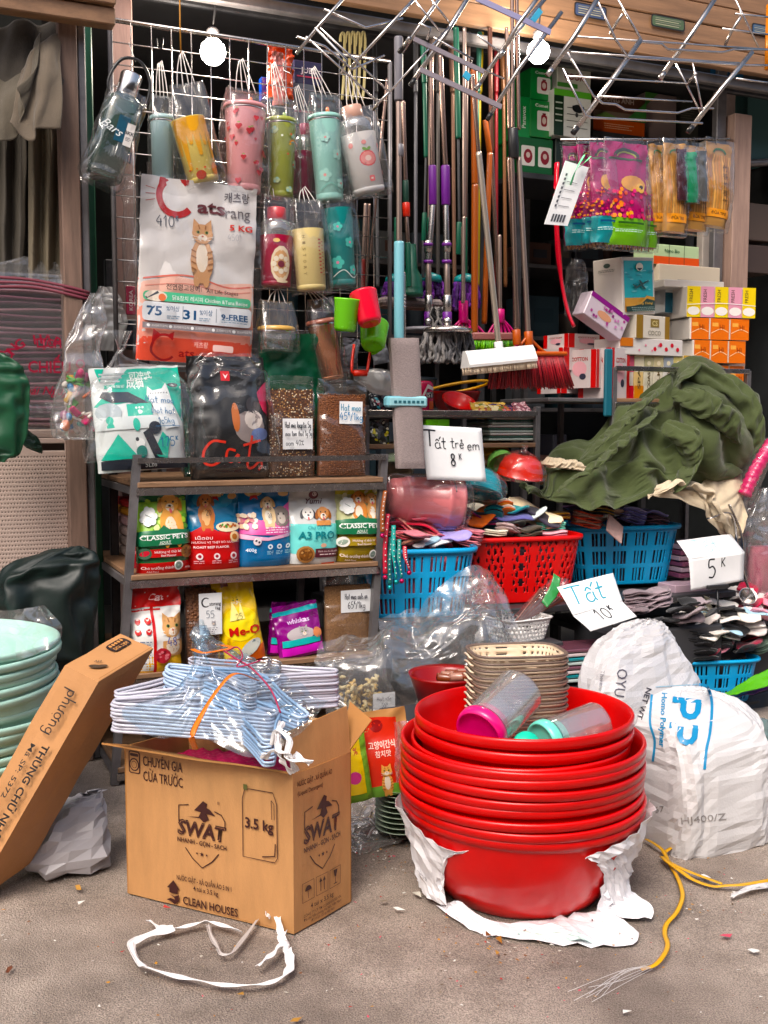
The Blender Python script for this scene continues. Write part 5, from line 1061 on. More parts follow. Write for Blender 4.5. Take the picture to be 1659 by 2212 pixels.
crack('folding_rack','chrome wire drying rack with kinked rods hanging at top right',[([(1300,-18),(1240,80),(1190,152)],11),([(1384,86),(1310,190),(1245,278)],11),([(1556,-20),(1495,72),(1433,160)],10),([(1625,112),(1560,190),(1494,276)],10),([(1164,-8),(1120,52),(1085,112)],9),([(1345,30),(1330,52),(1318,74)],6),([(1505,158),(1492,172),(1484,184)],5),([(1600,36),(1580,68),(1566,98)],6)],[[(1288,-4),(1330,86),(1357,124),(1608,141),(1672,141)],[(1333,-4),(1388,91),(1429,95),(1443,107),(1560,113),(1584,107),(1662,107)],[(1226,113),(1281,206),(1302,223),(1330,225),(1350,237),(1464,244),(1494,234),(1541,234)],[(1216,148),(1264,249),(1275,254),(1517,266)],[(1244,79),(1662,107)],[(1233,113),(1604,137)],[(1226,165),(1484,180)],[(1296,208),(1495,220)],[(1460,137),(1515,247)],[(1587,-4),(1639,103)],[(1495,130),(1520,250)],[(1560,62),(1672,76)],[(1588,30),(1672,38)],[(1590,170),(1672,180)]],[],-.3)
b=MB();b.lathe([(0,0),(.016,0),(.017,.26),(.0,.26)],mat('amber_tube',C('d0801c',.9),.3,.2),14,M=Matrix.Translation(AT(1660,150,.0)));tagt(b.ob('amber_tube'),'amber orange rod at the top right edge of the picture','rod')
#poles, brooms and mops leaning in the middle
def spline(pts,n=20):return[tuple(q)for q in crom(np.array([tuple(p)for p in pts]),n)]
alum=mat('aluminium_pole',C('b5a197',.9),.3,.85,.06,8,bstretch=(1,1,.1));steelp=mat('rosy_steel_pole',C('a88f84',.9),.22,.9)
def pole(t,segs,w,wslope=0):
 """segs: (x0,y0,x1,y1,thickness_px,material)"""
 for i,(x0,y0,x1,y1,th,mt)in enumerate(segs):
  p,q=AT(x0,y0,w),AT(x1,y1,w);r=th/2/FPX*p.y;b=MB()
  b.tube([tuple(p),tuple(p+(q-p)*.02),tuple(p+(q-p)*.98),tuple(q)],[r*.93,r,r,r*.93],mt,14);b.ob('handle_grip' if i==0 and len(segs)>1 else 'pole',t,world=True)
dkg=mat('dark_green_plastic',C('0c5a44',.8),.35);gr_=mat('grey_plastic',C('77757c',.85),.4);lb=mat('pale_blue_plastic',C('86bfcb',.9),.32);pur=mat('purple_plastic',C('6b2f86',.9),.35,0,.1,60);org=mat('orange_pole_paint',C('a85818',.8),.3,coat=.3);redp=mat('red_orange_plastic',C('d8401c',.9),.3);pinkp=mat('hot_pink_plastic',C('c81e78',.9),.3)
t=thing('flat_mop','flat mop with long grey fabric pad and pale blue frame in front of the brooms','mop',AT(885,1010,.1))
pole(t,[(861,80,861,218,19,gr_),(861,216,862,527,12,alum),(864,312,864,338,16,gr_)],.12)
pole(t,[(862,522,862,738,22,lb),(869,588,870,738,14,M['steel'])],.12)
for y in(640,648,656,664):
 b=MB();p=AT(869,y,.12);b.tube([tuple(p-ND*.0),tuple(p+Vector((0,0,.006)))],.0155,M['chrome'],14);b.ob('ring',t,world=True)
fab=mat('grey_mop_fabric',C('9a8d8b',.85),.9,0,.3,160,1.,300,bstretch=(1,1,3))
b=MB();q=[AT(844,730,.08),AT(905,730,.08),AT(918,1012,.02),AT(860,1012,.02)]
vs=[p for p in q]+[p+ND*.022 for p in q]
gp=np.zeros((14,60,3))
for i in range(14):
 for j in range(60):
  a,c=i/13,j/59;pt=q[0].lerp(q[1],a).lerp(q[3].lerp(q[2],a),c);e=-.010*(math.sin(a*math.pi))**.35*min(1,min(c,1-c)*16+.3);gp[i,j]=pt+ND*(e+.0012*math.sin(c*180)*math.sin(a*40))
b.grid(gp,fab);b.grid((gp+np.array(ND*.0))[::-1]*1.0+np.array(ND)*.024,fab)
for s0,s1 in((gp[0],gp[0]),(gp[-1],gp[-1])):b.grid(np.stack([s0+np.array(ND)*.024,s1],0),fab)
for s0 in(gp[:,0],gp[:,-1]):b.grid(np.stack([s0,s0+np.array(ND)*.024],0),fab)
b.ob('mop_pad',t,world=True)
cl=[AT(834,868,.05),AT(922,868,.05)]
b=MB();c0=(cl[0]+cl[1])/2;Mx=Matrix.Translation(c0)@Matrix.Rotation(AF,4,'Z');hw=(cl[1]-cl[0]).length/2;b.box((-hw,-.012,-.021),(hw,.03,.021),lb,.008,M=Mx);b.ob('clamp_frame',t,world=True)
b=MB();b.box((-hw*.9,-.016,-.015),(hw*.9,-.0125,.015),mat('pale_blue_plastic2',C('a3d2da',.9),.3),.004,M=Mx);b.ob('clamp_plate',t,world=True)
for k in range(7):b=MB();b.box((-hw*.7+k*hw*.22,-.018,-.005),(-hw*.7+k*hw*.22+hw*.13,-.0165,.004),mat('slot_dark',C('2a6a78',.7),.5),M=Mx);b.ob('slot',t,world=True)
def simple(label,segs,w,name='leaning_pole',cat='pole'):
 t=thing(name,label,cat,AT(segs[-1][2],segs[-1][3],w));pole(t,segs,w);return t
simple('rose metal pole with dark green and orange-red sleeves behind the flat mop',[(871,218,876,392,9,steelp),(876,390,877,440,13,mat('dk_green2',C('0c3c2e',.8),.5)),(877,438,878,468,16,redp),(878,466,881,526,9,steelp),(881,524,884,620,12,dkg)],.3)
simple('brass coloured thin pole leaning left behind the mugs',[(836,170,800,560,7,steelp)],.42)
simple('steel pole with red lower end behind the crimson mug',[(790,440,785,560,9,alum),(785,560,784,640,9,mat('dark_red_pole',C('8c2a22',.8),.4))],.5)
simple('thin rosy pole right of the steel pole with red end',[(798,440,791,640,6,steelp)],.55)
simple('dark green handled pole left of the purple gripped pair',[(914,90,917,180,12,dkg),(917,178,920,340,9,dkg),(920,340,917,460,5,M['darksteel']),(917,460,915,520,10,dkg),(915,518,914,600,8,M['darksteel'])],.45)
simple('teal topped pole behind the purple gripped mops',[(985,60,990,300,12,dkg),(990,298,992,480,6,M['darksteel']),(992,480,990,550,11,dkg)],.5)
simple('slim aluminium pole right of the purple gripped mops',[(1003,60,1002,470,8,alum),(1002,468,1000,655,8,alum)],.4)
simple('orange painted pole standing among the mops',[(1024,150,1026,400,15,org),(1026,398,1025,720,15,org)],.34)
simple('second orange pole behind the first orange one',[(1048,260,1058,330,12,org),(1058,330,1046,700,12,org)],.5)
simple('brown metal pole behind the white squeegee handle',[(1058,60,1062,330,10,mat('brown_pole',C('6d4a3e',.8),.35,.5)),(1062,330,1080,700,9,steelp)],.52)
simple('dull steel pole in the group above the maroon broom',[(1094,60,1100,280,8,steelp),(1099,340,1118,700,10,steelp)],.46)
for k,(x,cl)in enumerate(((934,'7c6a62'),(946,'55504e'),(974,'8a6a58'),(1012,'5a4a46'),(1072,'8a2a30'),(1084,'7c5438'),(1036,'3a6a5c'),(898,'6a6a70'),(808,'5c5c5e'),(1040,'b8a22c'))):
 simple(['thin pole lost in the dark behind the mops, brown','thin dark pole behind the purple grips','copper toned pole behind the steel mop','dark brown thin pole near the orange pole','dark red pole behind the brown metal pole','ochre pole behind the right pole group','grey green pole behind the orange poles','grey pole between the flat mop and the mops','dark grey pole behind the mugs','yellow topped pole next to the orange pole'][k],[(x,70+11*(k%3),x+4*((k%3)-1),200,11,mat('pole_%d'%k,C(cl,.8),.35,.3)),(x+4*((k%3)-1),200,x+8*((k%3)-1),620,8,mat('pole_%d'%k,C(cl,.8),.35,.3))],.62+.02*k)
for k in range(5):
 b=MB();x=868*0+735+11*k;b.tube(spline([AT(x,90+3*k,.75),AT(x+2,75,.75),AT(x+9,78,.75),AT(x+8,160+10*(k%3),.75),AT(x+4,215,.75)]),.006,mat('cream_rubber',C('c9bd8c',.85),.4),8);tagt(b.ob('rubber_hose'),'cream coloured rubber loop hanging behind the chrome rack','hose','cream rubber loops hanging behind the chrome rack')
def strands(mb,cx0,cx1,y0,y1,w,n,mt,spread=1.25,th=.006,seed=1,rows=2,wav=.008):
 r=random.Random(seed)
 for row in range(rows):
  for i in range(n):
   a=i/(n-1);x=cx0+(cx1-cx0)*a;xe=(cx0+cx1)/2+(x-(cx0+cx1)/2)*spread+r.uniform(-3,3);ye=y1+r.uniform(-6,6);m1=mt[r.randrange(len(mt))]if isinstance(mt,list)else mt
   dw=(w-.035*math.sin(a*math.pi)+.035*row);P0,P3=AT(x,y0,dw),AT(xe,ye,dw-.01)
   mid=[P0.lerp(P3,f)+UD*r.uniform(-wav,wav)+ND*r.uniform(-wav,wav)for f in(.3,.55,.8)]
   mb.tube(spline([P0]+mid+[P3],14),[th*(1+.18*math.sin(k*2.1+i))for k in range(14)],m1,6)
gy_=[mat('mop_grey_%d'%i,C(h,.8),.9,0,.2,100,.8,400)for i,h in enumerate(('6d6c6e','8a8684','565659'))];prp=[mat('mop_purple_%d'%i,C(h,.8),.9,0,.2,90)for i,h in enumerate(('5a2480','7c3aa0','40205c'))]
def spinmop(label,x0,x1,dx,w,front=True):
 t=thing('spin_mop',label,'mop',AT(x1,700,w))
 pole(t,[(x0,120,x0+dx,360,11 if front else 10,steelp),(x0+dx,358,x0+dx+1,443,19 if front else 17,pur),(x0+dx+1,441,x1-1,570,13,M['steel']),(x1-1,520,x1-1,545,17,M['steel']),(x1-1,568,x1,640,13,alum),(x1,638,x1,676,18,M['steel']),(x1,674,x1,712,20,pur)],w)
 for y in(532,569):b=MB();p=AT(x1-1,y,w);b.tube([tuple(p),tuple(p+Vector((0,0,.012)))],.019,pur,16);b.ob('purple_ring',t,world=True)
 b=MB();p=AT(x1,695,w-.02);b.sphere((0,0,0),.018,M['steel'],14,M=Matrix.Translation(p));b.ob('swivel_joint',t,world=True);return t
t=spinmop('steel spin mop with purple grip and fluffy grey strands',951,966,11,.2)
p=AT(966,714,.2);b=MB();b.lathe([(0,.02),(.04,.018),(.08,.012),(.098,.004),(.1,-.006),(.09,-.012),(0,-.014)],M['steel'],36,M=Matrix.Translation(p));b.ob('mop_disc',t,world=True)
b=MB();strands(b,918,1014,718,780,.2,26,gy_,1.12,.0062,4,4,.012);b.ob('mop_strands',t,world=True,kind='stuff')
t=spinmop('second steel spin mop with purple grip just left of the fluffy one',931,926,3,.38,False)
b=MB();strands(b,935,962,664,712,.36,8,[gy_[1],mat('mop_black',C('1a1a1c',.8),.9)],1.1,.006,9,3,.012);b.ob('mop_strands',t,world=True,kind='stuff')
p=AT(912,712,.3);b=MB();b.lathe([(0,.012),(.07,.008),(.085,0),(.08,-.008),(0,-.01)],gr_,30,M=Matrix.Translation(p));b.ob('mop_disc',t,world=True)
for k,(x0,x1,y0,y1,lab)in enumerate(((832,880,606,640,'purple strand mop with teal cap behind the flat mop'),(900,955,604,642,'purple strand mop with teal cap behind the purple grips'),(980,1030,606,668,'purple strand mop with teal cap behind the orange pole'))):
 t=thing('strand_mop',lab,'mop',AT((x0+x1)/2,y1,.5));b=MB();strands(b,x0+3,x1-3,y0+4,y1,.5,12,prp,1.25,.0075,20+k,3);b.ob('mop_strands',t,world=True,kind='stuff')
 p=AT((x0+x1)/2,y0,.5);r=(x1-x0)/2/FPX*p.y;b=MB();b.lathe([(0,.03),(r*.3,.028),(r*.9,.015),(r,0),(r*.95,-.012),(0,-.012)],mat('teal_plastic',C('0f8a8c',.85),.35),28,M=Matrix.Translation(p));b.ob('mop_cap',t,world=True)
 pole(t,[((x0+x1)/2,470,(x0+x1)/2,600,9,dkg)],.52)
t=thing('toilet_brush','dark green ribbed brush holder between the purple mops','brush',AT(885,640,.4));p,ww,hh=fit(866,912,560,640,.4);t.location=p;XF[t.name]=Matrix.Translation(p)@Matrix.Rotation(AF,4,'Z')
b=MB();b.lathe([(0,0),(ww*.5,0),(ww*.5,hh*.1),(ww*.47,hh*.12),(ww*.5,hh*.2),(ww*.47,hh*.25),(ww*.45,hh*.5),(ww*.25,hh*.75),(ww*.18,hh*1.4),(0,hh*1.42)],dkg,24);b.ob('holder_body',t)
t=thing('mop_refill','grey fabric flat mop pad lying across behind the poles','mop pad',AT(895,660,.42));p,ww,hh=fit(828,960,643,662,.42);b=MB();b.box((-ww/2,0,0),(ww/2,.1,hh),fab,.012,M=Matrix.Translation(p)@Matrix.Rotation(AF,4,'Z'));b.ob('fabric_pad',t,world=True)
b=MB();b.box((-ww/2,0,-.004),(ww/2,.1,-.0005),M['woodpost'],M=Matrix.Translation(p)@Matrix.Rotation(AF,4,'Z'));b.ob('backing',t,world=True)
def broom(label,px0,px1,yt,yb,w,mt,brm,spread=1.3,n=46,capc=None,polepts=None,seed=1,th=.0022,rows=4,capdx=0,caphh=9):
 t=thing('broom',label,'broom',AT((px0+px1)/2,yb,w));cm=(px0+px1)/2
 b=MB();r=random.Random(seed)
 for row in range(rows):
  for i in range(n):
   a=i/(n-1);x=px0+(px1-px0)*a;xe=cm+(x-cm)*spread+capdx+r.uniform(-2,2);P0,P1=AT(x,yt,w+.012*row-.02),AT(xe,yb+r.uniform(-5,3),w+.014*row-.025+r.uniform(-.005,.005))
   b.tube([tuple(P0),tuple(P0.lerp(P1,.5)+UD*r.uniform(-.003,.003)),tuple(P1)],[th,th,th*.8],brm[r.randrange(len(brm))],5)
 b.ob('bristles',t,world=True,kind='stuff')
 p0,p1=AT(px0-3,yt,w),AT(px1+3,yt,w);d=(p1-p0);q=d.to_track_quat('X','Z').to_matrix().to_4x4();hh=caphh/FPX*p0.y
 b=MB();b.box((0,-.03,-hh*.3),(d.length,.03,hh*.9),mt,.006,M=Matrix.Translation(p0)@q);b.ob('broom_head',t,world=True)
 if polepts:pole(t,polepts,w)
 return t
mar=[mat('maroon_bristle_%d'%i,C(h,.85),.4)for i,h in enumerate(('9c2630','b0343a','7c1c26'))]
t=broom('wide broom with maroon bristles and orange brown head',1066,1216,767,838,.16,mat('rust_plastic',C('b5592c',.9),.35),mar,1.22,60,polepts=[(1105,330,1116,715,11,steelp),(1108,278,1110,342,22,M['black']),(1106,-10,1108,280,8,steelp)],seed=3,th=.0028,rows=5,capdx=6,caphh=8)
b=MB()
for s in(-1,1):b.tube(spline([AT(1141,722,.16),AT(1141+s*14,742,.16),AT(1141+s*42,764,.16),AT(1141+s*76,766,.16)],12),.006,mat('rust_plastic',C('b5592c'),.35),8)
b.ob('head_brace',t,world=True);pole(t,[(1116,-10,1121,280,8,steelp),(1121,340,1141,722,11,alum),(1141,716,1143,752,19,mat('rust_plastic',C('b5592c'),.35)),(1115,712,1117,745,18,mat('rust_plastic',C('b5592c'),.35))],.16)
grn=[mat('green_bristle_%d'%i,C(h,.9),.4)for i,h in enumerate(('5da81c','7cc42a','3f7c14'))]
broom('broom with lime green bristles under a mauve wooden head',1018,1108,732,756,.26,mat('mauve_plastic',C('94605c',.85),.45),grn,1.05,34,seed=5,th=.004,rows=2,caphh=14)
b=MB();q=[AT(x,y,.25)for x,y in((994,712),(1026,690),(1060,700),(1104,722))];
def rake(label,cx,w,x0,x1,yt,yb,ht):
 t=thing('leaf_rake',label,'rake',AT(cx,yb,w));b=MB();n=7
 for i in range(n):
  a=i/(n-1);x=x0+(x1-x0)*a;c=MB();c.tube(spline([AT(cx+(x-cx)*.12,yt,w),AT(cx+(x-cx)*.6,yt+(yb-yt)*.4,w),AT(x,yb,w-.02)],8),.0055,pinkp,6);c.ob('tine',t,world=True)
 for f in(.5,.8):
  c=MB();c.tube([tuple(AT(cx+(x0-cx)*(.12+.88*f),yt+(yb-yt)*f,w-.01)),tuple(AT(cx+(x1-cx)*(.12+.88*f),yt+(yb-yt)*f,w-.01))],.005,pinkp,6);c.ob('cross_bar',t,world=True)
 pole(t,[(cx,ht,cx,yt+8,20,pinkp),(cx-1,ht-160,cx,ht,9,alum)],w)
rake('hot pink plastic rake behind the orange pole',1001,.44,968,1052,690,728,650)
rake('hot pink plastic rake behind the white scrub brush',1080,.46,1040,1130,690,760,668)
t=thing('floor_brush','white wide floor scrub brush on a long pale metal handle','brush',AT(1085,800,.1));pole(t,[(1020,160,1034,330,9,steelp),(1034,328,1077,744,13,mat('pale_pole',C('cfc2b4',.9),.25,.7)),(1076,738,1079,762,19,M['white'])],.12)
p0,p1=AT(1004,778,.1),AT(1150,764,.1);d=p1-p0;q=Matrix.Translation(p0)@d.to_track_quat('X','Z').to_matrix().to_4x4()
b=MB();prof=[(-.035,-.03),(-.037,-.02),(-.02,.02),(-.008,.034),(.012,.034),(.04,-.03)];vs=[]
for x in(0,d.length):vs+=[q@Vector((x,y,z))for y,z in prof]
n=len(prof);b.add(vs,[tuple(range(n)),tuple(range(2*n-1,n-1,-1))]+[(i,n+i,n+(i+1)%n,(i+1)%n)for i in range(n)],M['white']);b.ob('brush_block',t,world=True)
b=MB();r=random.Random(8)
for i in range(110):
 for row in range(3):x=d.length*(i+.5)/110;y=-.025+.025*row;b.tube([tuple(q@Vector((x,y,-.026))),tuple(q@Vector((x+r.uniform(-.004,.004),y+r.uniform(-.006,.006),-.058)))],.0018,M['cream'],4)
b.ob('bristles',t,world=True,kind='stuff')
#low wire rack with bottle and bowls behind the sign
zr=AT(1000,893,.45).z;zr2=AT(1080,952,.45).z
t=thing('storage_rack','low grey steel rack with a bottle, bowls and packs behind the brooms','rack',fr(tofr(AT(790,893,.45)).x,.45,0));wd=tofr(AT(1160,890,.45)).x-tofr(AT(790,893,.45)).x
for x in(0,wd):
 for y in(0,.5):b=MB();b.box((x-.012,y-.012,0),(x+.012,y+.012,zr+.03),M['greysteel'],.002);b.ob('upright',t)
for z,nm in((zr,'rail'),(zr2-.02,'shelf_board'),(zr-.42,'shelf_board')):
 if nm=='rail':
  b=MB();b.box((0,-.012,z-.012),(wd,-.004,z+.012),M['steel'],.002);b.ob('rail',t);b=MB();b.box((0,.0,z-.02),(wd,.5,z-.012),M['greysteel'],.002)
 else:b=MB();b.box((0,-.01,z-.01),(wd,.5,z+.01),M['board'],.003)
 b.ob(nm,t)
zs=zr-.012
p,ww,hh=fit(913,947,808,886,.5);p.z=zs;t=thing('detergent_bottle','pink and white detergent bottle on the low rack behind the flat mop','bottle',p+ND*.05)
b=MB();b.lathe([(0,0),(ww*.5,0),(ww*.52,.01),(ww*.5,hh*.62),(ww*.46,hh*.72),(ww*.48,hh*.92),(ww*.3,hh*.99),(0,hh)],mat('pink_bottle',C('c3375a',.9),.25,coat=.3),24,sy=.55);b.ob('bottle_body',t)
cv=Canvas(lambda x,z,o:Vector((x,-.55*math.sqrt(max(0,(ww*.51)**2-x*x))-o-.001,z)),step=.01);cv.poly([(-ww*.4,hh*.5),(0,hh*.9),(ww*.42,hh*.8),(ww*.42,hh*.72),(0,hh*.78),(-ww*.3,hh*.45)],'e9dfe0');cv.rect(-ww*.1,hh*.52,ww*.42,hh*.68,'2a2026');cv.text('IST',ww*.16,hh*.6,.02,'e9dfe0',.02);cv.rect(ww*.1,hh*.2,ww*.42,hh*.42,'e0662c');cv.rect(-ww*.4,.02,ww*.42,hh*.16,'e9dfe0');cv.ob('printed_label',t)
def bowl(label,x0,x1,yt,w,z,mt,n=1,hf=.4,roll=0,pit=0,grp=None,name='bowl',cat='bowl'):
 b_,ww,_=zfit(x0,x1,yt,w,z);t=None
 for k in range(n):
  t=thing(name,label,cat,b_+Vector((0,0,.012*k)),rot=(pit,roll,AF),group=grp);r=ww/2;h=ww*hf;b=MB();b.lathe([(0,.004),(r*.5,0),(r*.55,.006),(r*.8,h*.45),(r*.95,h*.9),(r*1.0,h),(r*.97,h*1.01),(r*.9,h*.88),(r*.5,.012),(0,.01)],mt,40);b.ob('bowl_body',t)
 return t
bowl('bright red plastic bowl tipped forward on the low rack',951,1018,860,.6,zs+.03,M['red'],1,.3,0,R(32))
bowl('dark red basin with yellow rim behind the tipped red bowl',935,1030,826,.8,zs,mat('dark_red_plastic',C('8c0c14',.9),.3),1,.5)
b=MB();p=AT(985,838,.78);b.tube([(p.x+.15*math.cos(a),p.y+.1*math.sin(a),p.z+.01*math.cos(a+.6)*3)for a in np.linspace(0,6.28,40)],.007,mat('yellow_plastic',C('e0a814',.9),.3),8);tagt(b.ob('yellow_ring'),'yellow plastic ring resting on the dark red basin','ring')
for k,(x0,x1,yt,cl,lab)in enumerate(((1022,1100,862,'c8a24a','gold and green patterned snack pack lying on the low rack'),(1060,1112,868,'4a3a5c','purple striped pack on the low rack'),(1112,1146,862,'8c5a64','mauve wrapped roll at the right end of the low rack'))):
 def art(cv,w,h,k=k):
  gran(cv,[(random.Random(i+k*9).uniform(-.45,.45)*w,random.Random(i+70+k).uniform(.1,.9)*h)for i in range(26)],w*.08,[['e8c46a','6a7a2c','b0502c','efe0b0'],['c8c0cc','6a4a7c','d86a5c'],['c89aa0','e0c0c4']][k])
 P_('snack_pack',lab,'pack',x0,x1,yt,.5,zs,.05,glossy(cl),100+k,art,tilt=-.6,amp=.008)
zz=zr2
for k in range(9):
 lab='clear wrapped dish rack sheet in the striped pile behind the handwritten sign'
 slab('wrapped_sheet',lab,'sheet',fr(tofr(AT(1080,900,.6)).x+random.uniform(-.006,.006),.58,zz),.24,.22,.009,mat('sheet_%d'%(k%3),C(('c9d8d0','3a5a50','e2e0dc')[k%3],.8),.2,coat=.4),rz=random.uniform(-.06,.06),group='clear wrapped sheets in the striped pile');zz+=.0115
slab('lime_box','lime green tub edge under the detergent bottle','tub',fr(tofr(AT(930,905,.52)).x,.55,zr-.1),.11,.2,.075,lime)
P_('snack_pack','black and yellow printed snack bag under the rack rail','pack',795,840,905,.48,zr2-.03,.05,glossy('2c2a22'),120,lambda cv,w,h:gran(cv,[(random.Random(i).uniform(-.4,.4)*w,random.Random(i+9).uniform(.1,.9)*h)for i in range(24)],w*.09,['d8c83a','e8e4cc','7a8a2c','44444a']),amp=.006)
P_('snack_pack','dark patterned pack on the rack rail beside the kibble','pack',797,850,840,.5,zs,.05,glossy('1e2026'),121,lambda cv,w,h:gran(cv,[(random.Random(i).uniform(-.4,.4)*w,random.Random(i+9).uniform(.1,.9)*h)for i in range(20)],w*.09,['3a8a9c','c8ccd0','8a3040','44444a']),amp=.006)
b_=MB();b_.tube(spline([AT(765,745,.15),AT(760,790,.12),AT(764,806,.12),AT(790,806,.12),AT(795,790,.12),AT(802,745,.15)],20),.0055,redp,8);b_.tube([tuple(AT(764,806,.12)),tuple(AT(792,806,.12))],.012,redp,8);tagt(b_.ob('plastic_clip'),'orange plastic clip hanging under the lime green mug','clip')
for k,(x0,x1,yt,yb,cl,lab)in enumerate(((735,772,730,790,'5a5a62','grey folded pouch below the left lime mug'),(808,842,720,785,'6a6c72','grey cloth strip hanging right of the lime mugs'))):
 P_('folded_cloth',lab,'cloth',x0,x1,yt,.22,AT(x0,yb,.22).z,.03,mat('greycloth_%d'%k,C(cl,.8),.7),130+k,None,amp=.008,roll=R(8-20*k))
s=sack([(AT(770,815,.3),.03,.03),(AT(810,822,.25),.1,.05),(AT(845,830,.25),.09,.045),(AT(890,838,.22),.03,.02)],M['milky'],30,30,.01,(16,16),9,ax=Vector((0,0,.45)),n_=ND);tagt(s.ob('film_bag'),'rolled milky film bag lying behind the zip kibble bags','plastic bag')
#right side: boxes on the upper shelf
def pbox(name,label,cat,x0,x1,yt,yb,w,dep,mt,art=None,side=None,rz=0,tilt=0,roll=0,bev=.003,group=None,z=None,S2=None):
 p,ww,hh=fit(x0,x1,yt,yb,w)
 if z is not None:hh=AT((x0+x1)/2,yt,w).z-z;p.z=z
 t=thing(name,label,cat,p,rot=(tilt,roll,AF+rz),group=group)
 b=MB();b.box((-ww/2,0,0),(ww/2,dep,hh),mt,bev);b.ob('carton_body',t)
 if art:
  cv=Canvas(lambda x,z_,o:Vector((x,-o,z_)),base=.0008,inc=.0003);art(cv,ww,hh);cv.ob('printed_front',t)
 if side:
  cv=Canvas(lambda x,z_,o:Vector((-ww/2-o,dep-(x+dep/2)-dep*0,z_)),base=.0008,inc=.0003);side(cv,dep,hh);cv.ob('printed_side',t)
 return t
def appliance(cv,w,h):
 cv.rect(-w*.2,h*.2,w*.42,h*.72,'e6e4de',r=.008);cv.rect(-w*.02,h*.3,w*.26,h*.62,'8a2430',r=.012);cv.ell(w*.12,h*.46,w*.09,h*.1,'d8c8c0');cv.rect(w*.04,h*.62,w*.2,h*.66,'6a1a24');cv.text('Comet',w*.0,h*.86,h*.09,'dfeade',.02,w=w*.6)
def appl2(cv,w,h):
 cv.rect(-w*.45,h*.2,-w*.05,h*.76,'e6e4de',r=.008);cv.rect(w*.05,h*.2,w*.45,h*.76,'e6e4de',r=.008)
 for s in(-.25,.25):cv.ell(w*s,h*.47,w*.13,h*.2,'8a2430');cv.ell(w*s,h*.5,w*.06,h*.08,'d8c8c0')
gr_c=glossy('17803a',.35);gd=glossy('0e5a2c',.35)
zs5=AT(1200,380,1.05).z
t=thing('wall_shelf','dark shelf carrying the green appliance boxes','shelf',fr(tofr(AT(1115,380,1.05)).x,1.05,0));b=MB();b.box((0,-.02,zs5-.03),(1.1,.4,zs5-.002),M['darksteel'],.003);b.ob('shelf_board',t)
for x in(.02,1.08):
 for y in(0,.36):b=MB();b.box((x-.015,y,.05),(x+.015,y+.03,zs5-.03),M['darksteel']);b.ob('upright',t)
pbox('appliance_box','dark green appliance box with two round pictures, lowest of the green stack','box',1122,1194,298,380,1.05,.25,gd,appl2,z=zs5)
pbox('appliance_box','green box standing left in the middle of the green stack','box',1115,1146,208,297,1.05,.25,glossy('149048',.35),lambda cv,w,h:cv.text('Panavox',0,h*.5,w*.28,'dfeade',.02,ang=90))
pbox('appliance_box','green box with red cooker picture in the middle of the green stack','box',1146,1192,217,297,1.04,.25,gr_c,appliance)
pbox('appliance_box','green box with red cooker picture topmost of the green stack','box',1146,1192,148,216,1.05,.25,gr_c,appliance)
def kettle(cv,w,h):
 cv.rect(-w*.5,h*.86,w*.5,h*1.,'5aa83a');cv.rect(-w*.5,0,-w*.24,h*.86,'16301e');
 for k in range(4):cv.rect(-w*.46,h*(.3+.13*k),-w*.28,h*(.33+.13*k),'b8c4b8')
 for k in range(4):cv.rect(-w*.16,h*(.2+.14*k),w*.4,h*(.212+.14*k),'2a2c2e')
 cv.ell(w*.14,h*.62,w*.16,h*.09,'161a1c');cv.rect(-w*.02,h*.6,w*.3,h*.68,'161a1c',r=.006);cv.ell(w*.1,h*.48,w*.04,h*.05,'3a3c3e')
pbox('kettle_box','white, black and lime kettle box beside the green boxes','box',1196,1276,196,296,1.0,.22,glossy('d8dad6',.35),kettle)
pbox('kettle_box','dark box with white text under the white kettle box','box',1200,1280,296,380,1.05,.22,glossy('24302c',.35),lambda cv,w,h:smallprint(cv,-w*.4,w*.3,h*.8,6,'9aa8a0',.004,.014),z=zs5)
pbox('carton','white carton with maroon lettering on top of the kettle box','box',1204,1276,148,196,1.05,.2,glossy('cfcfc4',.4),lambda cv,w,h:(cv.text('COOK',0,h*.62,h*.3,'7a2c38',.03,w=w*.6),cv.rect(-w*.5,h*.1,w*.1,h*.3,'4a8a3c')))
def song(cv,w,h):
 cv.rect(-w*.5,h*.55,w*.5,h,'53362a');cv.text('SONG ANH',-w*.02,h*.86,h*.13,'b4a49c',.02,w=w*.6);cv.rect(-w*.5,0,w*.5,h*.36,'c45a1c');smallprint(cv,-w*.3,w*.3,h*.22,3,'e8c0a0',.004,.012);cv.poly([(w*.1,h*.36),(w*.5,h*.9),(w*.5,h*.36)],'3f7a3a');cv.poly([(-w*.5,h*.36),(-w*.3,h*.5),(0,h*.36)],'6a8a4a')
pbox('appliance_box','brown and orange appliance box behind the wire rack','box',1282,1392,205,290,1.25,.25,glossy('7a6a5c',.4),song)
pbox('carton','pale grey carton right of the brown and orange box','box',1392,1460,203,310,1.3,.25,glossy('8c7c7a',.4),lambda cv,w,h:cv.poly([(-w*.5,h*.7),(-w*.1,h),(-w*.5,h)],'4c8040'))
pbox('carton','olive grey carton under the right folding rack','box',1460,1508,210,310,1.35,.25,glossy('4c4c44',.4),lambda cv,w,h:smallprint(cv,-w*.35,w*.3,h*.7,4,'8a8a7c',.004,.014))
t=thing('wall_shelf','second dark shelf behind the hanging packs','shelf',fr(tofr(AT(1282,300,1.25)).x,1.25,0));zz=AT(1340,290,1.25).z;b=MB();b.box((-.02,-.02,zz-.03),(1.1,.42,zz-.002),M['darksteel'],.003);b.ob('shelf_board',t)
p,ww,hh=fit(1536,1606,100,168,.82);t=thing('number_card','blue card with white numerals 08 behind the right folding rack','sign',p);b=MB();b.box((-ww/2,0,0),(ww/2,.006,hh),glossy('14608e',.4),.001);b.ob('card',t)
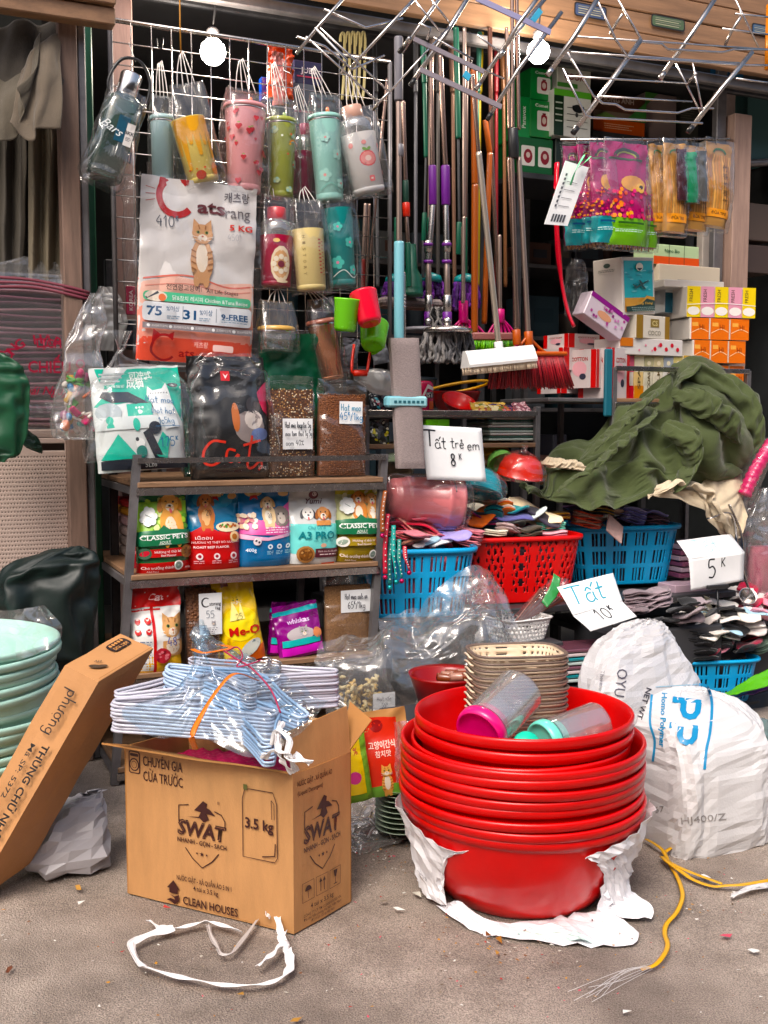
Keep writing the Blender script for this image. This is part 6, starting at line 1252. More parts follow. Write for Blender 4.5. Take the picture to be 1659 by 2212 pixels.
cv=Canvas(lambda x,z,o:Vector((x,-o,z)),base=.001,inc=.0004);cv.text('08',0,hh*.5,hh*.72,'9aa8b4',.04,w=ww*.8);cv.ob('numerals',t)
sbox('wall',3.05,3.1,.9,2.9,0,3.0,M['darkwall'])
for k,(x0,x1,yt,yb,cl,lab)in enumerate(((1612,1668,200,350,'4a7070','teal clear tub on the dim shelf at top right edge'),(1610,1668,440,520,'6a5a50','brown carton on the dim right shelf, upper'),(1612,1668,530,590,'5a4a44','brown carton on the dim right shelf, lower'))):
 pbox('carton',lab,'carton',x0,x1,yt,yb,.95,.2,mat('dimc_%d'%k,C(cl,.6),.5))
b=MB();q0,q1=AT(1596,355,.93),AT(1690,348,.93);b.tube([tuple(q0),tuple(q1)],.02,M['greysteel'],6);tagt(b.ob('shelf_edge'),'grey shelf edge under the teal tub at the right edge','shelf edge')
#hanging packs of chopsticks
def A_mag(kind):
 def art(cv,w,h):
  cv.line([(-w*.28+w*.28*math.cos(R(a))*1.0+w*.28,h*.86+h*.07*math.sin(R(a)))for a in range(0,181,20)],w*.07,'3a3c30');cv.line([(w*.22*math.cos(R(a)),h*.86+h*.05*math.sin(R(a)))for a in range(0,181,20)],w*.03,'9a9a4a')
  cv.rect(-w*.4,h*.83,w*.4,h*.85,'3c4a2c');cv.rect(-w*.5,h*.0,w*.5,h*.26,'1a8f96' if kind==0 else '6fae2c');r=random.Random(4)
  cv.ell(w*.12,h*.6,w*.3,h*.08,'d69a50');cv.ell(w*.28,h*.56,w*.1,h*.05,'e8b860');cv.ell(w*.3,h*.57,w*.05,h*.02,'2a1c18')
  for k in range(46):cv.ell(r.uniform(-.48,.48)*w,h*(.27+.26*r.random()**1.4),w*.045,w*.045,r.choice(['e0522c','e8862c','d8286a','f0b040','c41c70']),6)
  cv.text('Chopsticks',0,h*.72,h*.03,'e8b0c8',.01,w=w*.5)if kind==0 else None
  cv.rect(-w*.3,h*.2,w*.3,h*.22,'16507a' if kind==0 else '2c5a18');smallprint(cv,-w*.35,w*.3,h*.14,2,'cfe8e4',.003,.008)
 return art
def A_tan(cv,w,h):
 for k in range(9):cv.rect(-w*.42+w*.1*k,h*.1,-w*.42+w*.1*k+w*.045,h*.86,('c48a4a','b87a3c','d6a05c')[k%3])
 cv.line([(w*.24*math.cos(R(a)),h*.88+h*.05*math.sin(R(a)))for a in range(0,181,20)],w*.06,'3c6a34');cv.rect(-w*.4,h*.1,w*.4,h*.2,'e0941c');cv.text('ĐŨA TRE',0,h*.15,h*.035,'3a2410',.02,w=w*.55)
 for k in range(5):cv.text('竹筷'[k%2],w*.2,h*(.7-.1*k),h*.06,'4a3418',.0)
HG=[(1222,1262,316,532,.10,0,'leftmost magenta and teal chopstick pack of the hanging row'),(1252,1290,312,528,.08,0,'second magenta and teal chopstick pack of the hanging row'),(1276,1326,308,526,.04,0,'third magenta and teal chopstick pack, its flower print in full view'),(1364,1416,322,536,.1,1,'magenta and green chopstick pack behind the wide one'),(1305,1395,308,532,.03,1,'wide magenta and green chopstick pack at the centre of the hanging row')]
for k,(x0,x1,yt,yb,w,kd,lab)in enumerate(HG):
 p,ww,hh=fit(x0,x1,yt,yb,w+.3);t=pouch('chopstick_pack',lab,'pack',p,ww,hh,.075,glossy('8f1458' if k<3 else 'a01660'),140+k,roll=R(-3+1.2*k*.5),art=A_mag(kd),amp=.008,res=(16,30),group='packs hanging in a row at the right')
 U=MB();c=sack([((0,0,-.012),ww*.5,.03),((0,0,hh*.5),ww*.54,.045),((0,0,hh*1.02),ww*.5,.006)],M['clearb'],40,36,.003,(26,26),k,ax=XA,n_=YA,bk=dict(s=1.08,mx=.01,lo=-.002,bend=.2,drift=.008,it=(30,30,20)));c.ob('clear_sleeve',t)
 ch=MB();r=random.Random(k)
 for i in range(10):ch.tube([(ww*(-.42+.09*i),0,.01),(ww*(-.42+.09*i)+r.uniform(-.004,.004),0,-.012+r.uniform(-.006,.006))],.003,mat('bamboo',C('c69a62',.9),.5),6)
 o=ch.ob('stick_ends',t);o['kind']='stuff'
for k,(x0,x1,yt,yb,w,lab)in enumerate(((1402,1438,312,500,.08,'tan bamboo pack at the left of the bamboo group'),(1430,1478,310,502,.05,'second tan bamboo pack of the hanging row'),(1474,1524,316,498,.08,'tan bamboo pack behind the green handled one'),(1512,1568,308,490,.07,'rightmost tan bamboo pack of the hanging row'))):
 p,ww,hh=fit(x0,x1,yt,yb,w+.3);t=pouch('chopstick_pack',lab,'pack',p,ww,hh,.06,glossy('b58a55'),150+k,roll=R(-2+2*k),art=A_tan,amp=.007,res=(16,30),group='packs hanging in a row at the right')
 c=sack([((0,0,-.012),ww*.52,.026),((0,0,hh*.5),ww*.56,.038),((0,0,hh*1.03),ww*.52,.006)],M['clearb'],40,36,.003,(26,26),k+9,ax=XA,n_=YA,bk=dict(s=1.08,mx=.01,lo=-.002,bend=.2,drift=.008,it=(30,30,20)));c.ob('clear_sleeve',t)
for k,(x0,x1,yt,yb,cl,lab)in enumerate(((1464,1484,322,432,'3c1420','dark maroon wrapped scraper hanging before the bamboo packs'),(1482,1508,328,438,'14875a','emerald green wrapped scraper hanging before the bamboo packs'),(1506,1528,326,434,'5a5a58','grey wrapped scraper hanging before the bamboo packs'))):
 p,ww,hh=fit(x0,x1,yt,yb,.31);t=pouch('scraper_pack',lab,'pack',p,ww,hh,.025,glossy(cl),160+k,roll=R(-4),amp=.006,res=(12,20));
 c=sack([((0,0,-.006),ww*.56,.016),((0,0,hh*.5),ww*.58,.02),((0,0,hh*1.08),ww*.54,.006)],M['clearb'],20,20,.005,(26,26),k+9,ax=XA,n_=YA);c.ob('clear_sleeve',t)
t=thing('hanging_rail','thin steel rail holding the row of hanging packs','rail',AT(1220,306,.35));b=MB();b.tube([tuple(AT(1212,302,.36)),tuple(AT(1575,300,.36))],.005,M['steel'],8);b.ob('rail_bar',t,world=True)
for x in(1245,1290,1346,1388,1424,1460,1500,1545):b=MB();b.tube(spline([AT(x,296,.36),AT(x,303,.34),AT(x+2,312,.3)],6),.002,M['black'],6);b.ob('hook',t,world=True)
b=MB();b.tube([tuple(AT(1575,300,.36)),tuple(AT(1575,300,.8))],.005,M['steel'],8);b.ob('side_arm',t,world=True);b=MB();b.tube([tuple(AT(1212,302,.36)),tuple(AT(1212,302,1.05))],.005,M['steel'],8);b.ob('side_arm',t,world=True)
q=[AT(1222,347,.26),AT(1272,362,.26),AT(1226,488,.24),AT(1176,484,.24)];t=thing('price_tag','long white tag with a black printed strip and green ribbon','tag',q[0])
def tq(x,z,o):return q[3].lerp(q[2],x).lerp(q[0].lerp(q[1],x),z)-ND*(o)
b=MB();vs=q+[p+ND*.003 for p in q];b.add(vs,[(3,2,1,0),(4,5,6,7),(0,1,5,4),(1,2,6,5),(2,3,7,6),(3,0,4,7)],M['paper']);b.ob('tag_card',t,world=True)
cv=Canvas(tq,base=.001,inc=.0004)
for k in range(5):cv.rect(.2+.12*k,.05,.28+.12*k,.17,'4a4a50')
for k in range(4):cv.rect(.3,.3+.13*k,.75,.31+.13*k,'6a6a70')
for k in range(8):cv.rect(.14,.28+.07*k,.22,.32+.07*k,'55555c')
o=cv.mb.ob('printed_strip',t,world=True)
b=MB();b.tube(spline([AT(1232,400,.24),AT(1245,365,.22),AT(1262,335,.22)],10),.006,mat('mint_ribbon',C('6fd89a',.9),.5),6,flat=(.008,.001));b.tube(spline([AT(1250,362,.23),AT(1262,352,.22),AT(1276,338,.22)],10),.006,MATS['mint_ribbon'],6,flat=(.007,.001));b.ob('green_ribbon',t,world=True)
b=MB();b.tube(spline([AT(1203,352,.42),AT(1201,430,.42),AT(1204,520,.42),AT(1212,600,.42),AT(1226,670,.4),AT(1240,706,.38)],30),.011,mat('coral_red_plastic',C('c8283c',.9),.25,coat=.4),10,flat=(.016,.008));tagt(b.ob('curved_strip'),'long curved red plastic edge left of the hanging packs','plastic frame')
#tissue and soap rack
zr5=AT(1460,862,.5).z
t=thing('display_rack','grey steel rack stacked with soap and tissue packs on the right','rack',fr(tofr(AT(1325,860,.42)).x,.42,0));wd=tofr(AT(1614,860,.42)).x-tofr(AT(1325,860,.42)).x
for x in(0,wd):
 for y in(0,.42):b=MB();b.box((x-.012,y-.012,0),(x+.012,y+.012,AT(1460,797,.42).z),M['greysteel'],.002);b.ob('upright',t)
zt5=AT(1460,799,.42).z
for z in(zt5,):
 b=MB();b.box((0,-.016,z-.011),(wd,-.008,z+.011),M['steel'],.002);b.ob('rail',t)
b=MB();b.box((0,-.01,zr5-.02),(wd,.42,zr5-.002),M['board'],.003);b.ob('shelf_board',t);b=MB();b.box((0,-.016,zr5-.045),(wd,-.011,zr5-.02),M['steel'],.002);b.ob('front_rail',t)
b=MB();b.box((0,-.01,zr5-.45),(wd,.42,zr5-.43),M['board'],.003);b.ob('shelf_board',t)
b=MB();b.box((-.34,.0,zr5-.02),(-.012,.42,zr5-.002),M['greysteel'],.003);b.ob('side_shelf',t)
def A_soap(c1,c2,tx='SOAP'):
 def art(cv,w,h):cv.rect(-w*.5,h*.62,w*.5,h,c1);cv.rect(-w*.5,0,w*.5,h*.3,c2);cv.text(tx,0,h*.46,w*.3,'6a5a3c',.02,ang=90,w=h*.5);cv.ell(0,h*.82,w*.2,w*.2,'e8dcc0')
 return art
sx=1338;soap=[('d9d0c4','d86a80','c8283c'),('e2c48a','e8dcc0','d88a1c'),('dcd6c0','b8b08a','e8e2cc'),('e4dcc8','c9bc94','8a9a6c'),('dedad4','9aa0a8','e2ddd0'),('ddd2b0','c9b87c','e8e0c8'),('e0dcd4','c8a04a','b8b4a8'),('d8e0d4','7cb09a','e8e4da')]
names=['pink and white','orange capped','olive lettered','beige green','grey lettered','gold cream','gold striped','mint green']
for k,(a,c1,c2)in enumerate(soap):
 x1=sx+(20 if k else 30);pbox('soap_carton','%s soap carton standing behind the grey rail'%names[k],'soap',sx,x1,768,862,.47,.2,glossy(a,.35),A_soap(c1,c2,('LUX','SPA','COAST','SILK','May Way','Enchant','GOLD','SOFT')[k]),z=zr5);sx=x1+1
def A_tis(c1,c2):
 def art(cv,w,h):
  for k in range(5):x=-w*.5+w*.2*k;cv.rect(x+w*.004,h*.0,x+w*.196,h,c1 if k%2==0 else c2);cv.text('FRESH',x+w*.06,h*.7,w*.05,'4a3a2a',.01,ang=90,w=h*.4);cv.ell(x+w*.1,h*.2,w*.09,h*.14,'f4f0ea');cv.rect(x-w*.003,0,x+w*.003,h,'c9b8a8')
  cv.line([(-w*.5,h*.4),(0,h*.46),(w*.5,h*.4)],.003,'f4f4f2',sm=16)
 return art
def A_or(cv,w,h):
 for k in range(3):x=-w*.5+w*.333*k;cv.rect(x+w*.01,0,x+w*.32,h,'e0761a');cv.rect(x+w*.04,h*.62,x+w*.14,h*.8,'f0b060');cv.line([(x+w*.02,h*.3),(x+w*.18,h*.5),(x+w*.31,h*.36)],.003,'f6d8b0',sm=10);cv.text('Hi',x+w*.2,h*.6,h*.22,'a04a10',.02)
 cv.rect(-w*.5,0,-w*.48,h,'f2e8de')
W_=glossy('d9d2ca',.4)
pbox('tissue_pack','lowest orange tissue multipack of the right stack','tissues',1506,1606,790,862,.47,.2,W_,A_or,z=zr5)
pbox('tissue_pack','orange tissue multipack second from below in the right stack','tissues',1500,1606,736,784,.46,.24,W_,A_or,rz=R(-6))
pbox('tissue_pack','orange tissue multipack third from below in the right stack','tissues',1496,1612,688,734,.46,.24,W_,A_or,rz=R(-8))
pbox('tissue_pack','yellow and pink striped tissue multipack on top of the orange ones','tissues',1492,1622,620,686,.46,.24,W_,A_tis('e8cc1c','e0a0b4'),rz=R(-10))
pbox('tissue_pack','long white pack lying on the yellow striped multipack','tissues',1440,1560,606,622,.52,.2,W_,None,rz=R(-6))
pbox('tissue_box','white box with dark teal side behind the airplane box','box',1436,1478,606,676,.62,.2,glossy('cfd2d2',.4),lambda cv,w,h:(cv.rect(-w*.5,0,w*.4,h*.62,'24586a'),cv.ell(0,h*.3,w*.2,h*.2,'3a7080')))
pbox('tissue_box','cream carton behind the airplane box with a navy stripe','box',1424,1556,574,610,.7,.2,glossy('d6c9b4',.45),lambda cv,w,h:cv.rect(-w*.2,0,w*.4,h*.12,'2a3450'))
pbox('tissue_pack','mint and orange pack on top behind the airplane box','tissues',1412,1510,530,573,.72,.16,glossy('b9cfa4',.4),lambda cv,w,h:(cv.rect(-w*.5,0,w*.5,h*.4,'dd5e1c'),[cv.rect(-w*.5+w*.33*k,0,-w*.49+w*.33*k,h,'3a4a34')for k in range(1,3)],cv.text('Nano Bio',-w*.1,h*.7,h*.18,'2a5a3a',.01)))
def A_air(cv,w,h):
 cv.rect(-w*.44,h*.06,w*.44,h*.94,'3cb4bc');cv.rect(-w*.44,h*.06,w*.44,h*.3,'d8a04a');r=random.Random(3)
 for k in range(22):cv.ell(r.uniform(-.4,.4)*w,h*r.uniform(.4,.8),w*r.uniform(.03,.1),h*.012,('7cd0d4','2a9aa8')[k%2],8)
 cv.poly([(-w*.44,h*.06),(w*.44,h*.06),(w*.44,h*.3),(w*.2,h*.33),(0,h*.22),(-w*.2,h*.2),(-w*.44,h*.24)],'d8a04a');cv.poly([(-w*.44,h*.06),(w*.44,h*.06),(w*.44,h*.24),(w*.2,h*.28),(0,h*.18),(-w*.2,h*.16),(-w*.44,h*.15)],'1c3c34')
 cv.ell(0,h*.83,w*.11,h*.07,'e8e0cc');cv.poly([(-w*.09,h*.81),(w*.09,h*.81),(0,h*.76)],'2a2c30')
 cv.poly([(-w*.18,h*.48),(w*.25,h*.6),(w*.28,h*.585),(-w*.12,h*.455)],'1e4a48');cv.poly([(-w*.02,h*.52),(w*.14,h*.44),(w*.17,h*.45),(w*.06,h*.54)],'1e4a48');cv.poly([(-w*.18,h*.48),(-w*.24,h*.53),(-w*.2,h*.53),(-w*.12,h*.5)],'1e4a48');cv.poly([(0,h*.53),(-w*.04,h*.6),(0,h*.6),(w*.08,h*.55)],'1e4a48')
 cv.text('Rừng Thông',w*.12,h*.2,h*.04,'d8b060',.02,shear=.3,w=w*.5);smallprint(cv,-w*.3,w*.4,h*.12,3,'9ab0a8',.003,.008)
pbox('tissue_box','large white tissue box printed with an airplane over turquoise sea','box',1335,1428,556,680,.46,.16,glossy('dcd6ce',.4),A_air,side=lambda cv,w,h:(cv.ell(0,h*.88,w*.12,h*.04,'4a5a54'),cv.ell(0,h*.14,w*.14,h*.05,'4a5a54'),smallprint(cv,-w*.3,w*.3,h*.8,2,'8a8a84')),roll=R(-5),rz=R(16))
pbox('soap_box','white and gold soap box under the airplane box','box',1368,1452,682,732,.45,.16,glossy('dcd4c6',.4),lambda cv,w,h:(cv.rect(-w*.5,0,-w*.3,h,'8d6c1c'),cv.rect(w*.36,0,w*.5,h,'8d6c1c'),cv.rect(-w*.08,h*.5,w*.18,h*.86,'86713a'),cv.text('CS',w*.05,h*.68,h*.22,'d8c890',.02),cv.text('COCO',w*.04,h*.26,h*.2,'8a8474',.01)),rz=R(10))
pbox('tissue_pack','white tissue pack with red cherries under the gold soap box','tissues',1335,1480,732,768,.45,.18,glossy('dcd6d2',.4),lambda cv,w,h:([cv.ell(w*(.05+.09*k),h*(.4+.25*(k%2)),h*.13,h*.13,'c8143c')for k in range(5)],[cv.ell(w*(-.2+.1*k),h*(.3+.3*(k%2)),h*.07,h*.07,'e08aa0')for k in range(4)],cv.rect(-w*.5,h*.5,-w*.3,h,'c8741c')),rz=R(4))
def A_red(cv,w,h):
 cv.rect(-w*.5,0,w*.5,h,'d6cac8')
 cv.rect(-w*.5,0,-w*.34,h,'c8142c');cv.rect(w*.34,0,w*.5,h,'c8142c');cv.ell(0,h*.5,w*.22,h*.2,'e8b0b8');cv.text('COTTON',0,h*.76,h*.1,'a81428',.02,w=w*.5);cv.ell(w*.1,h*.3,w*.1,h*.08,'3a3a4a')
for k,(x0,x1,yt,yb,w,rz,lab)in enumerate(((1210,1290,800,850,.6,4,'red and white pack lowest left of the rack'),(1212,1300,752,800,.58,8,'red and white pack second from below left of the rack'),(1225,1310,722,752,.62,6,'red edged pack lying topmost on the left pile'),(1280,1330,755,838,.47,20,'upright red edged napkin pack left of the white one'),(1312,1366,752,860,.43,18,'upright white and red napkin pack at the rail end'))):
 pbox('napkin_pack',lab,'napkins',x0,x1,yt,yb,w,.18,glossy('d2b8bc',.35),A_red,side=A_red,rz=R(rz))
def A_wipe(cv,w,h):
 cv.rect(-w*.5,h*.8,w*.5,h,'8c2c84');cv.ell(-w*.05,h*.4,w*.18,h*.16,'d8a080');r=random.Random(2)
 for k in range(16):cv.ell(r.uniform(-.45,.45)*w,h*r.uniform(.05,.75),w*.03,w*.03,r.choice(['b04a90','c88ab8','8a3a7c']),7)
pbox('wipes_pack','white and purple wet wipes pack tilted on the left pile','wipes',1252,1350,650,706,.42,.08,glossy('d8cad4',.3),A_wipe,roll=R(27),rz=R(5))
wrap(1228,1262,560,680,.5,.1,31,'crinkled clear bag standing against the red plastic edge')
bb=MB();bb.box((-.02,0,0),(.02,.02,.3),mat('teal_cloth',C('1c6a7c',.8),.6),.006,M=Matrix.Translation(AT(1315,900,.4))@Matrix.Rotation(AF,4,'Z'));tagt(bb.ob('teal_roll'),'teal rolled sheet standing left of the right rack upright','roll')
#green jacket over the sock table
def fab_(name,col,rough=.85,b=.8):return mat(name,col,rough,0,.14,5,b,240,sheen=.2,spec=.2)
JK=fab_('olive_cotton',C('4c5636',.8));LIN=fab_('cream_lining',C('cfc0a8',.85))
def drape(name,label,cat,rows,mt,nu,nv,amp,f,seed,thick=.004,amp2=.012,f2=(7,7),bk=None):
 m=sheet(rows,mt,nu,nv,amp,f,seed,True,amp2,f2,conv=AT,bk=bk);o=m.ob(name,solid=thick);return tagt(o,label,cat)if label else o
rows=[[(1135,1050,.24),(1138,1054,.22),(1142,1058,.2),(1150,1062,.19),(1158,1066,.18)],[(1168,1046,.30),(1172,1052,.27),(1180,1060,.25),(1190,1064,.22),(1196,1068,.20)],[(1205,985,.42),(1215,1010,.34),(1225,1040,.27),(1240,1066,.2),(1256,1084,.15)],[(1268,948,.46),(1272,985,.34),(1290,1022,.24),(1300,1060,.15),(1306,1090,.1)],[(1330,905,.46),(1335,950,.32),(1340,1000,.22),(1352,1045,.14),(1360,1078,.1)],[(1392,852,.46),(1398,915,.3),(1400,980,.18),(1405,1030,.14),(1418,1062,.12)],[(1446,830,.46),(1445,900,.26),(1450,975,.14),(1455,1030,.12),(1462,1050,.14)],[(1480,802,.46),(1482,880,.26),(1492,960,.14),(1500,1010,.13),(1510,1035,.18)],[(1530,812,.46),(1545,870,.26),(1552,940,.13),(1555,990,.14),(1558,1020,.2)],[(1580,842,.46),(1590,885,.3),(1597,940,.18),(1592,990,.2),(1586,1012,.25)],[(1606,868,.5),(1622,900,.42),(1634,945,.36),(1628,985,.34),(1606,1008,.34)]]
drape('green_jacket','rumpled olive green cotton jacket thrown over the sock table','jacket',rows,JK,150,120,.004,(6,9),12,thick=.003,amp2=.02,f2=(3.5,5),bk=dict(s=1.26,mx=.06,lo=-.03,bend=.25,levels=4,it=(80,70,60,40),drift=.03))
jk=bpy.data.objects['green_jacket']
def fold(pts,rr,seed,mt,name,par,n=90):
 m=MB();P=crom(np.array([tuple(AT(*p))for p in pts]),n);k=40;G_=np.zeros((n,k,3))
 for i in range(n):
  r=np.interp(i/(n-1),np.linspace(0,1,len(rr)),rr)
  for j in range(k):a=2*math.pi*j/k;G_[i,j]=P[i]+np.array(Vector((0,0,1)))*math.sin(a)*r*.8+np.array(ND)*math.cos(a)*r+np.array(UD)*math.sin(a)*r*.6
 C0=P[:,None,:];D=G_-C0;L_=np.arange(n)[:,None]*.12;J=np.arange(k)[None,:]
 h=1+.28*pn(L_+0*J,np.sin(J*2*math.pi/k)*1.6+L_*.3,seed)+.14*crum(L_*1.7+0*J,np.cos(J*2*math.pi/k)*2.2,seed+4)
 Q_=C0+D*(1+(h-1)*.5)[...,None];Q_=buckle(Q_,s=1.28,mx=.03,lo=-.012,seed=seed,per=True,out=lambda q:q-q.mean(1,keepdims=True),bend=.4,drift=.02);D=Q_-C0
 m.grid(Q_,mt,True,False,True);m.add([tuple(p)for p in(C0+D)[0]],[tuple(range(k))],mt);m.add([tuple(p)for p in(C0+D)[-1]],[tuple(range(k))],mt)
 return m.ob(name,par,world=par is not None)
fold([(1470,820,.28),(1500,808,.3),(1560,838,.26),(1606,890,.2),(1620,950,.18),(1600,1000,.2)],[.025,.045,.055,.06,.055,.03],3,JK,'sleeve',jk)
fold([(1462,850,.22),(1492,858,.16),(1530,880,.1),(1570,912,.08),(1592,950,.09)],[.02,.042,.048,.045,.02],5,JK,'collar_fold',jk)
fold([(1448,925,.12),(1482,948,.06),(1492,985,.05),(1478,1030,.05),(1455,1055,.07)],[.03,.045,.05,.045,.025],7,JK,'hood_fold',jk)
fold([(1262,985,.26),(1320,935,.22),(1380,880,.22),(1435,835,.26)],[.015,.03,.034,.025],8,JK,'sleeve_fold',jk)
fold([(1215,1050,.16),(1290,1000,.13),(1350,950,.13),(1410,900,.18)],[.012,.022,.028,.02],15,JK,'sleeve_fold',jk)
rows=[[(1390,1056,.14),(1405,1064,.1),(1420,1072,.08)],[(1430,1048,.1),(1450,1062,.06),(1470,1080,.05)],[(1470,1040,.1),(1500,1070,.05),(1520,1105,.04)],[(1510,1048,.13),(1530,1090,.06),(1548,1138,.04)],[(1545,1020,.18),(1568,1085,.08),(1582,1150,.06)],[(1586,1000,.22),(1602,1060,.12),(1606,1120,.08)]]
drape('cream_lining',None,None,rows,LIN,80,60,.003,(6,10),22,.004,.012,(6,6),bk=dict(s=1.18,mx=.03,lo=-.02,bend=.3)).parent=jk
o=fold([(1412,1066,.06),(1470,1048,.04),(1525,1066,.03),(1556,1110,.02),(1590,1148,.04),(1606,1130,.06)],[.01,.014,.018,.02,.02,.012],9,LIN,'lining_hem',jk)
fold([(1180,996,.3),(1200,1000,.28),(1230,1004,.26),(1260,1012,.24)],[.02,.024,.024,.016],11,LIN,'cuff',jk)
#baskets
def basket(name,label,x0,x1,yt,yb,w,dep,mt,pat='slot',hole=None,rz=0,z=None,tilt=0,roll=0,group=None,sup=5,taper=.8,cat='basket',rimr=.010):
 p,ww,hh=fit(x0,x1,yt,yb,w)
 if z is not None:hh=AT((x0+x1)/2,yt,w).z-z;p.z=z
 p=p+ND*dep/2
 t=thing(name,label,cat,p,rot=(tilt,roll,AF+rz),group=group)
 hx,hy=ww/2,dep/2;n=300;m=64
 def pt(a,v,off=0):
  c,d=math.cos(a),math.sin(a);k=2/sup;c=math.copysign(abs(c)**k,c);d=math.copysign(abs(d)**k,d);s=taper+(1-taper)*v
  return(c*(hx*s+off),d*(hy*s+off),hh*v)
 fine=[pt(a,1)for a in np.linspace(0,2*math.pi,1500)];L_=[0]
 for i in range(1,len(fine)):L_.append(L_[-1]+math.dist(fine[i],fine[i-1]))
 tot=L_[-1];A_=np.interp(np.linspace(0,tot,n,endpoint=False),L_,np.linspace(0,2*math.pi,1500))
 V=np.linspace(0,.93,m);P=np.array([[pt(a,v)for v in V]for a in A_]);skip=np.zeros((n,m),bool)
 for i in range(n):
  for j in range(m):
   s=(i+.5)/n*tot;v=(j+.5)/m*.93
   if pat=='slot':
    g=s/.105%1;r3=v*3.35-.18;row=math.floor(r3);fr_=r3-row
    skip[i,j]=(0<=row<3)and fr_<.74 and g<.72 and(g/.18)%1<.46
   elif pat=='diamond':
    g=(s/.115)%1;u=g*4.2;q=v*8.5-.6
    if g<.74 and .6<q<7.4:
     a=(u+q*.5)%1-.5;c=(u-q*.5)%1-.5;skip[i,j]=abs(a)<.27 and abs(c)<.27
   elif pat=='round':
    u=s/.02;q=v*hh/.017;u2=(u+.5*(math.floor(q)%2))%1-.5;q2=q%1-.5;skip[i,j]=u2*u2+q2*q2<.12 and .08<v<.85
   elif pat=='fine':
    u=s/.012%1;skip[i,j]=u<.35 and .55<v<.82 and(v*14)%1<.6
 b=MB();b.grid(P,mt,True,True,False,skip=skip);o=b.ob('basket_wall',t,solid=.0035)
 b=MB();b.add([pt(a,0)for a in A_],[tuple(range(n-1,-1,-1))],mt);b.ob('basket_base',t,solid=.003)
 b=MB();R_=[]
 for e,z in((-.002,.92),(rimr*.3,.94),(rimr*1.2,.925),(rimr*1.5,.96),(rimr*1.2,1.0),(0,1.005),(-.004,.985),(-.004,.93)):
  R_.append([pt(a,z,e)for a in A_])
 b.grid(np.array(R_),mt,True,False,True);b.ob('rim',t)
 return t,p,ww,hh
zb6=AT(920,1332,.04).z
TB=thing('low_table','dark low table carrying the sock baskets','table',fr(.62,.42,0))
b=MB();b.box((-.62,-.36,zb6-.03),(1.1,.36,zb6-.001),M['darksteel'],.004);b.ob('tabletop',TB)
for x in(-.56,1.04):
 for y in(-.3,.3):b=MB();b.box((x-.02,y-.02,0),(x+.02,y+.02,zb6-.03),M['darksteel'],.002);b.ob('leg',TB)
B1=basket('laundry_basket','cyan slotted plastic basket of pink and lilac socks next to the rack',800,1046,1186,1330,.02,.34,M['blue'],'slot',z=zb6,taper=.84,rz=R(-12))
B2=basket('laundry_basket','red plastic basket with diamond holes full of socks',1012,1274,1160,1300,.12,.4,M['redb'],'diamond',z=zb6+.004,taper=.86,rz=R(-8))
B3=basket('laundry_basket','cyan slotted plastic basket of socks under the green jacket',1268,1482,1136,1268,.26,.38,M['blue'],'slot',z=zb6+.02,taper=.84,rz=R(-10))
sk_t=thing('folding_stand','dark folding stand raising the right hand sock basket','stand',fr(1.35,.3,0));b=MB();b.box((-.22,-.1,zb6-.2),(.7,.4,zb6-.17),M['darksteel'],.004);b.ob('stand_top',sk_t)
for x in(-.18,.64):
 for y in(-.06,.36):b=MB();b.box((x-.015,y-.015,0),(x+.015,y+.015,zb6-.2),M['darksteel'],.002);b.ob('leg',sk_t)
B4=basket('laundry_basket','cyan slotted basket of black and grey socks at the lower right edge',1500,1652,1426,1520,-.12,.34,M['blue'],'slot',taper=.85,rz=R(-14))
st4=thing('stool','dark stool carrying the lower right cyan basket','stool',Vector((B4[1].x,B4[1].y,0)));b=MB();b.box((-.17,-.17,B4[1].z-.03),(.17,.17,B4[1].z-.001),M['darksteel'],.004);b.ob('seat',st4)
for x in(-.14,.14):
 for y in(-.14,.14):b=MB();b.box((x-.015,y-.015,0),(x+.015,y+.015,B4[1].z-.03),M['darksteel'],.002);b.ob('leg',st4)
B5=basket('tray_basket','small white basket with round holes between the red basket and the folded sign',1092,1200,1338,1388,-.12,.2,M['white'],'round',taper=.8,rimr=.004,rz=R(8))
b=MB();b.box((-.13,-.13,0),(.13,.13,B5[1].z-.001),mat('dark_crate',(.03,.03,.035),.6),.005);o=b.ob('crate');o.location=(B5[1].x,B5[1].y,0);o.rotation_euler=(0,0,AF);tagt(o,'dark crate under the small white basket','crate')
#socks
SK={}
def sockm(h):return mat('sock_'+h,C(h,1.12),.9,0,.12,30,.5,500,sheen=.3,spec=.15)
def sock(L_,W_,T_,mt,seed,wave=.006,card=False):
 """a pair folded flat: a soft slab with a rounded fold at the front and ribbed edge"""
 nu,nv=22,12;r=random.Random(seed);P=np.zeros((nu,nv,3));ph=r.uniform(0,6)
 for i in range(nu):
  u=i/(nu-1);x=(u-.5)*L_;wd=W_*(.9+.1*math.sin(u*math.pi))*(1-.25*max(0,u-.85)/.15)*(1-.15*max(0,.08-u)/.08)
  for j in range(nv):
   a=2*math.pi*j/nv;c,d=math.cos(a),math.sin(a);c=math.copysign(abs(c)**.5,c);d=math.copysign(abs(d)**.8,d)
   e=min(1,.35+8*min(u,1-u))
   P[i,j]=(x,c*wd/2*e,T_/2+d*T_/2*e+wave*math.sin(u*6+ph)+.3*wave*math.sin(c*4+ph))
 m=MB();m.grid(P,mt,True,False,True);m.add([tuple(p)for p in P[0]],[tuple(range(nv-1,-1,-1))],mt,True);m.add([tuple(p)for p in P[-1]],[tuple(range(nv))],mt,True);return m
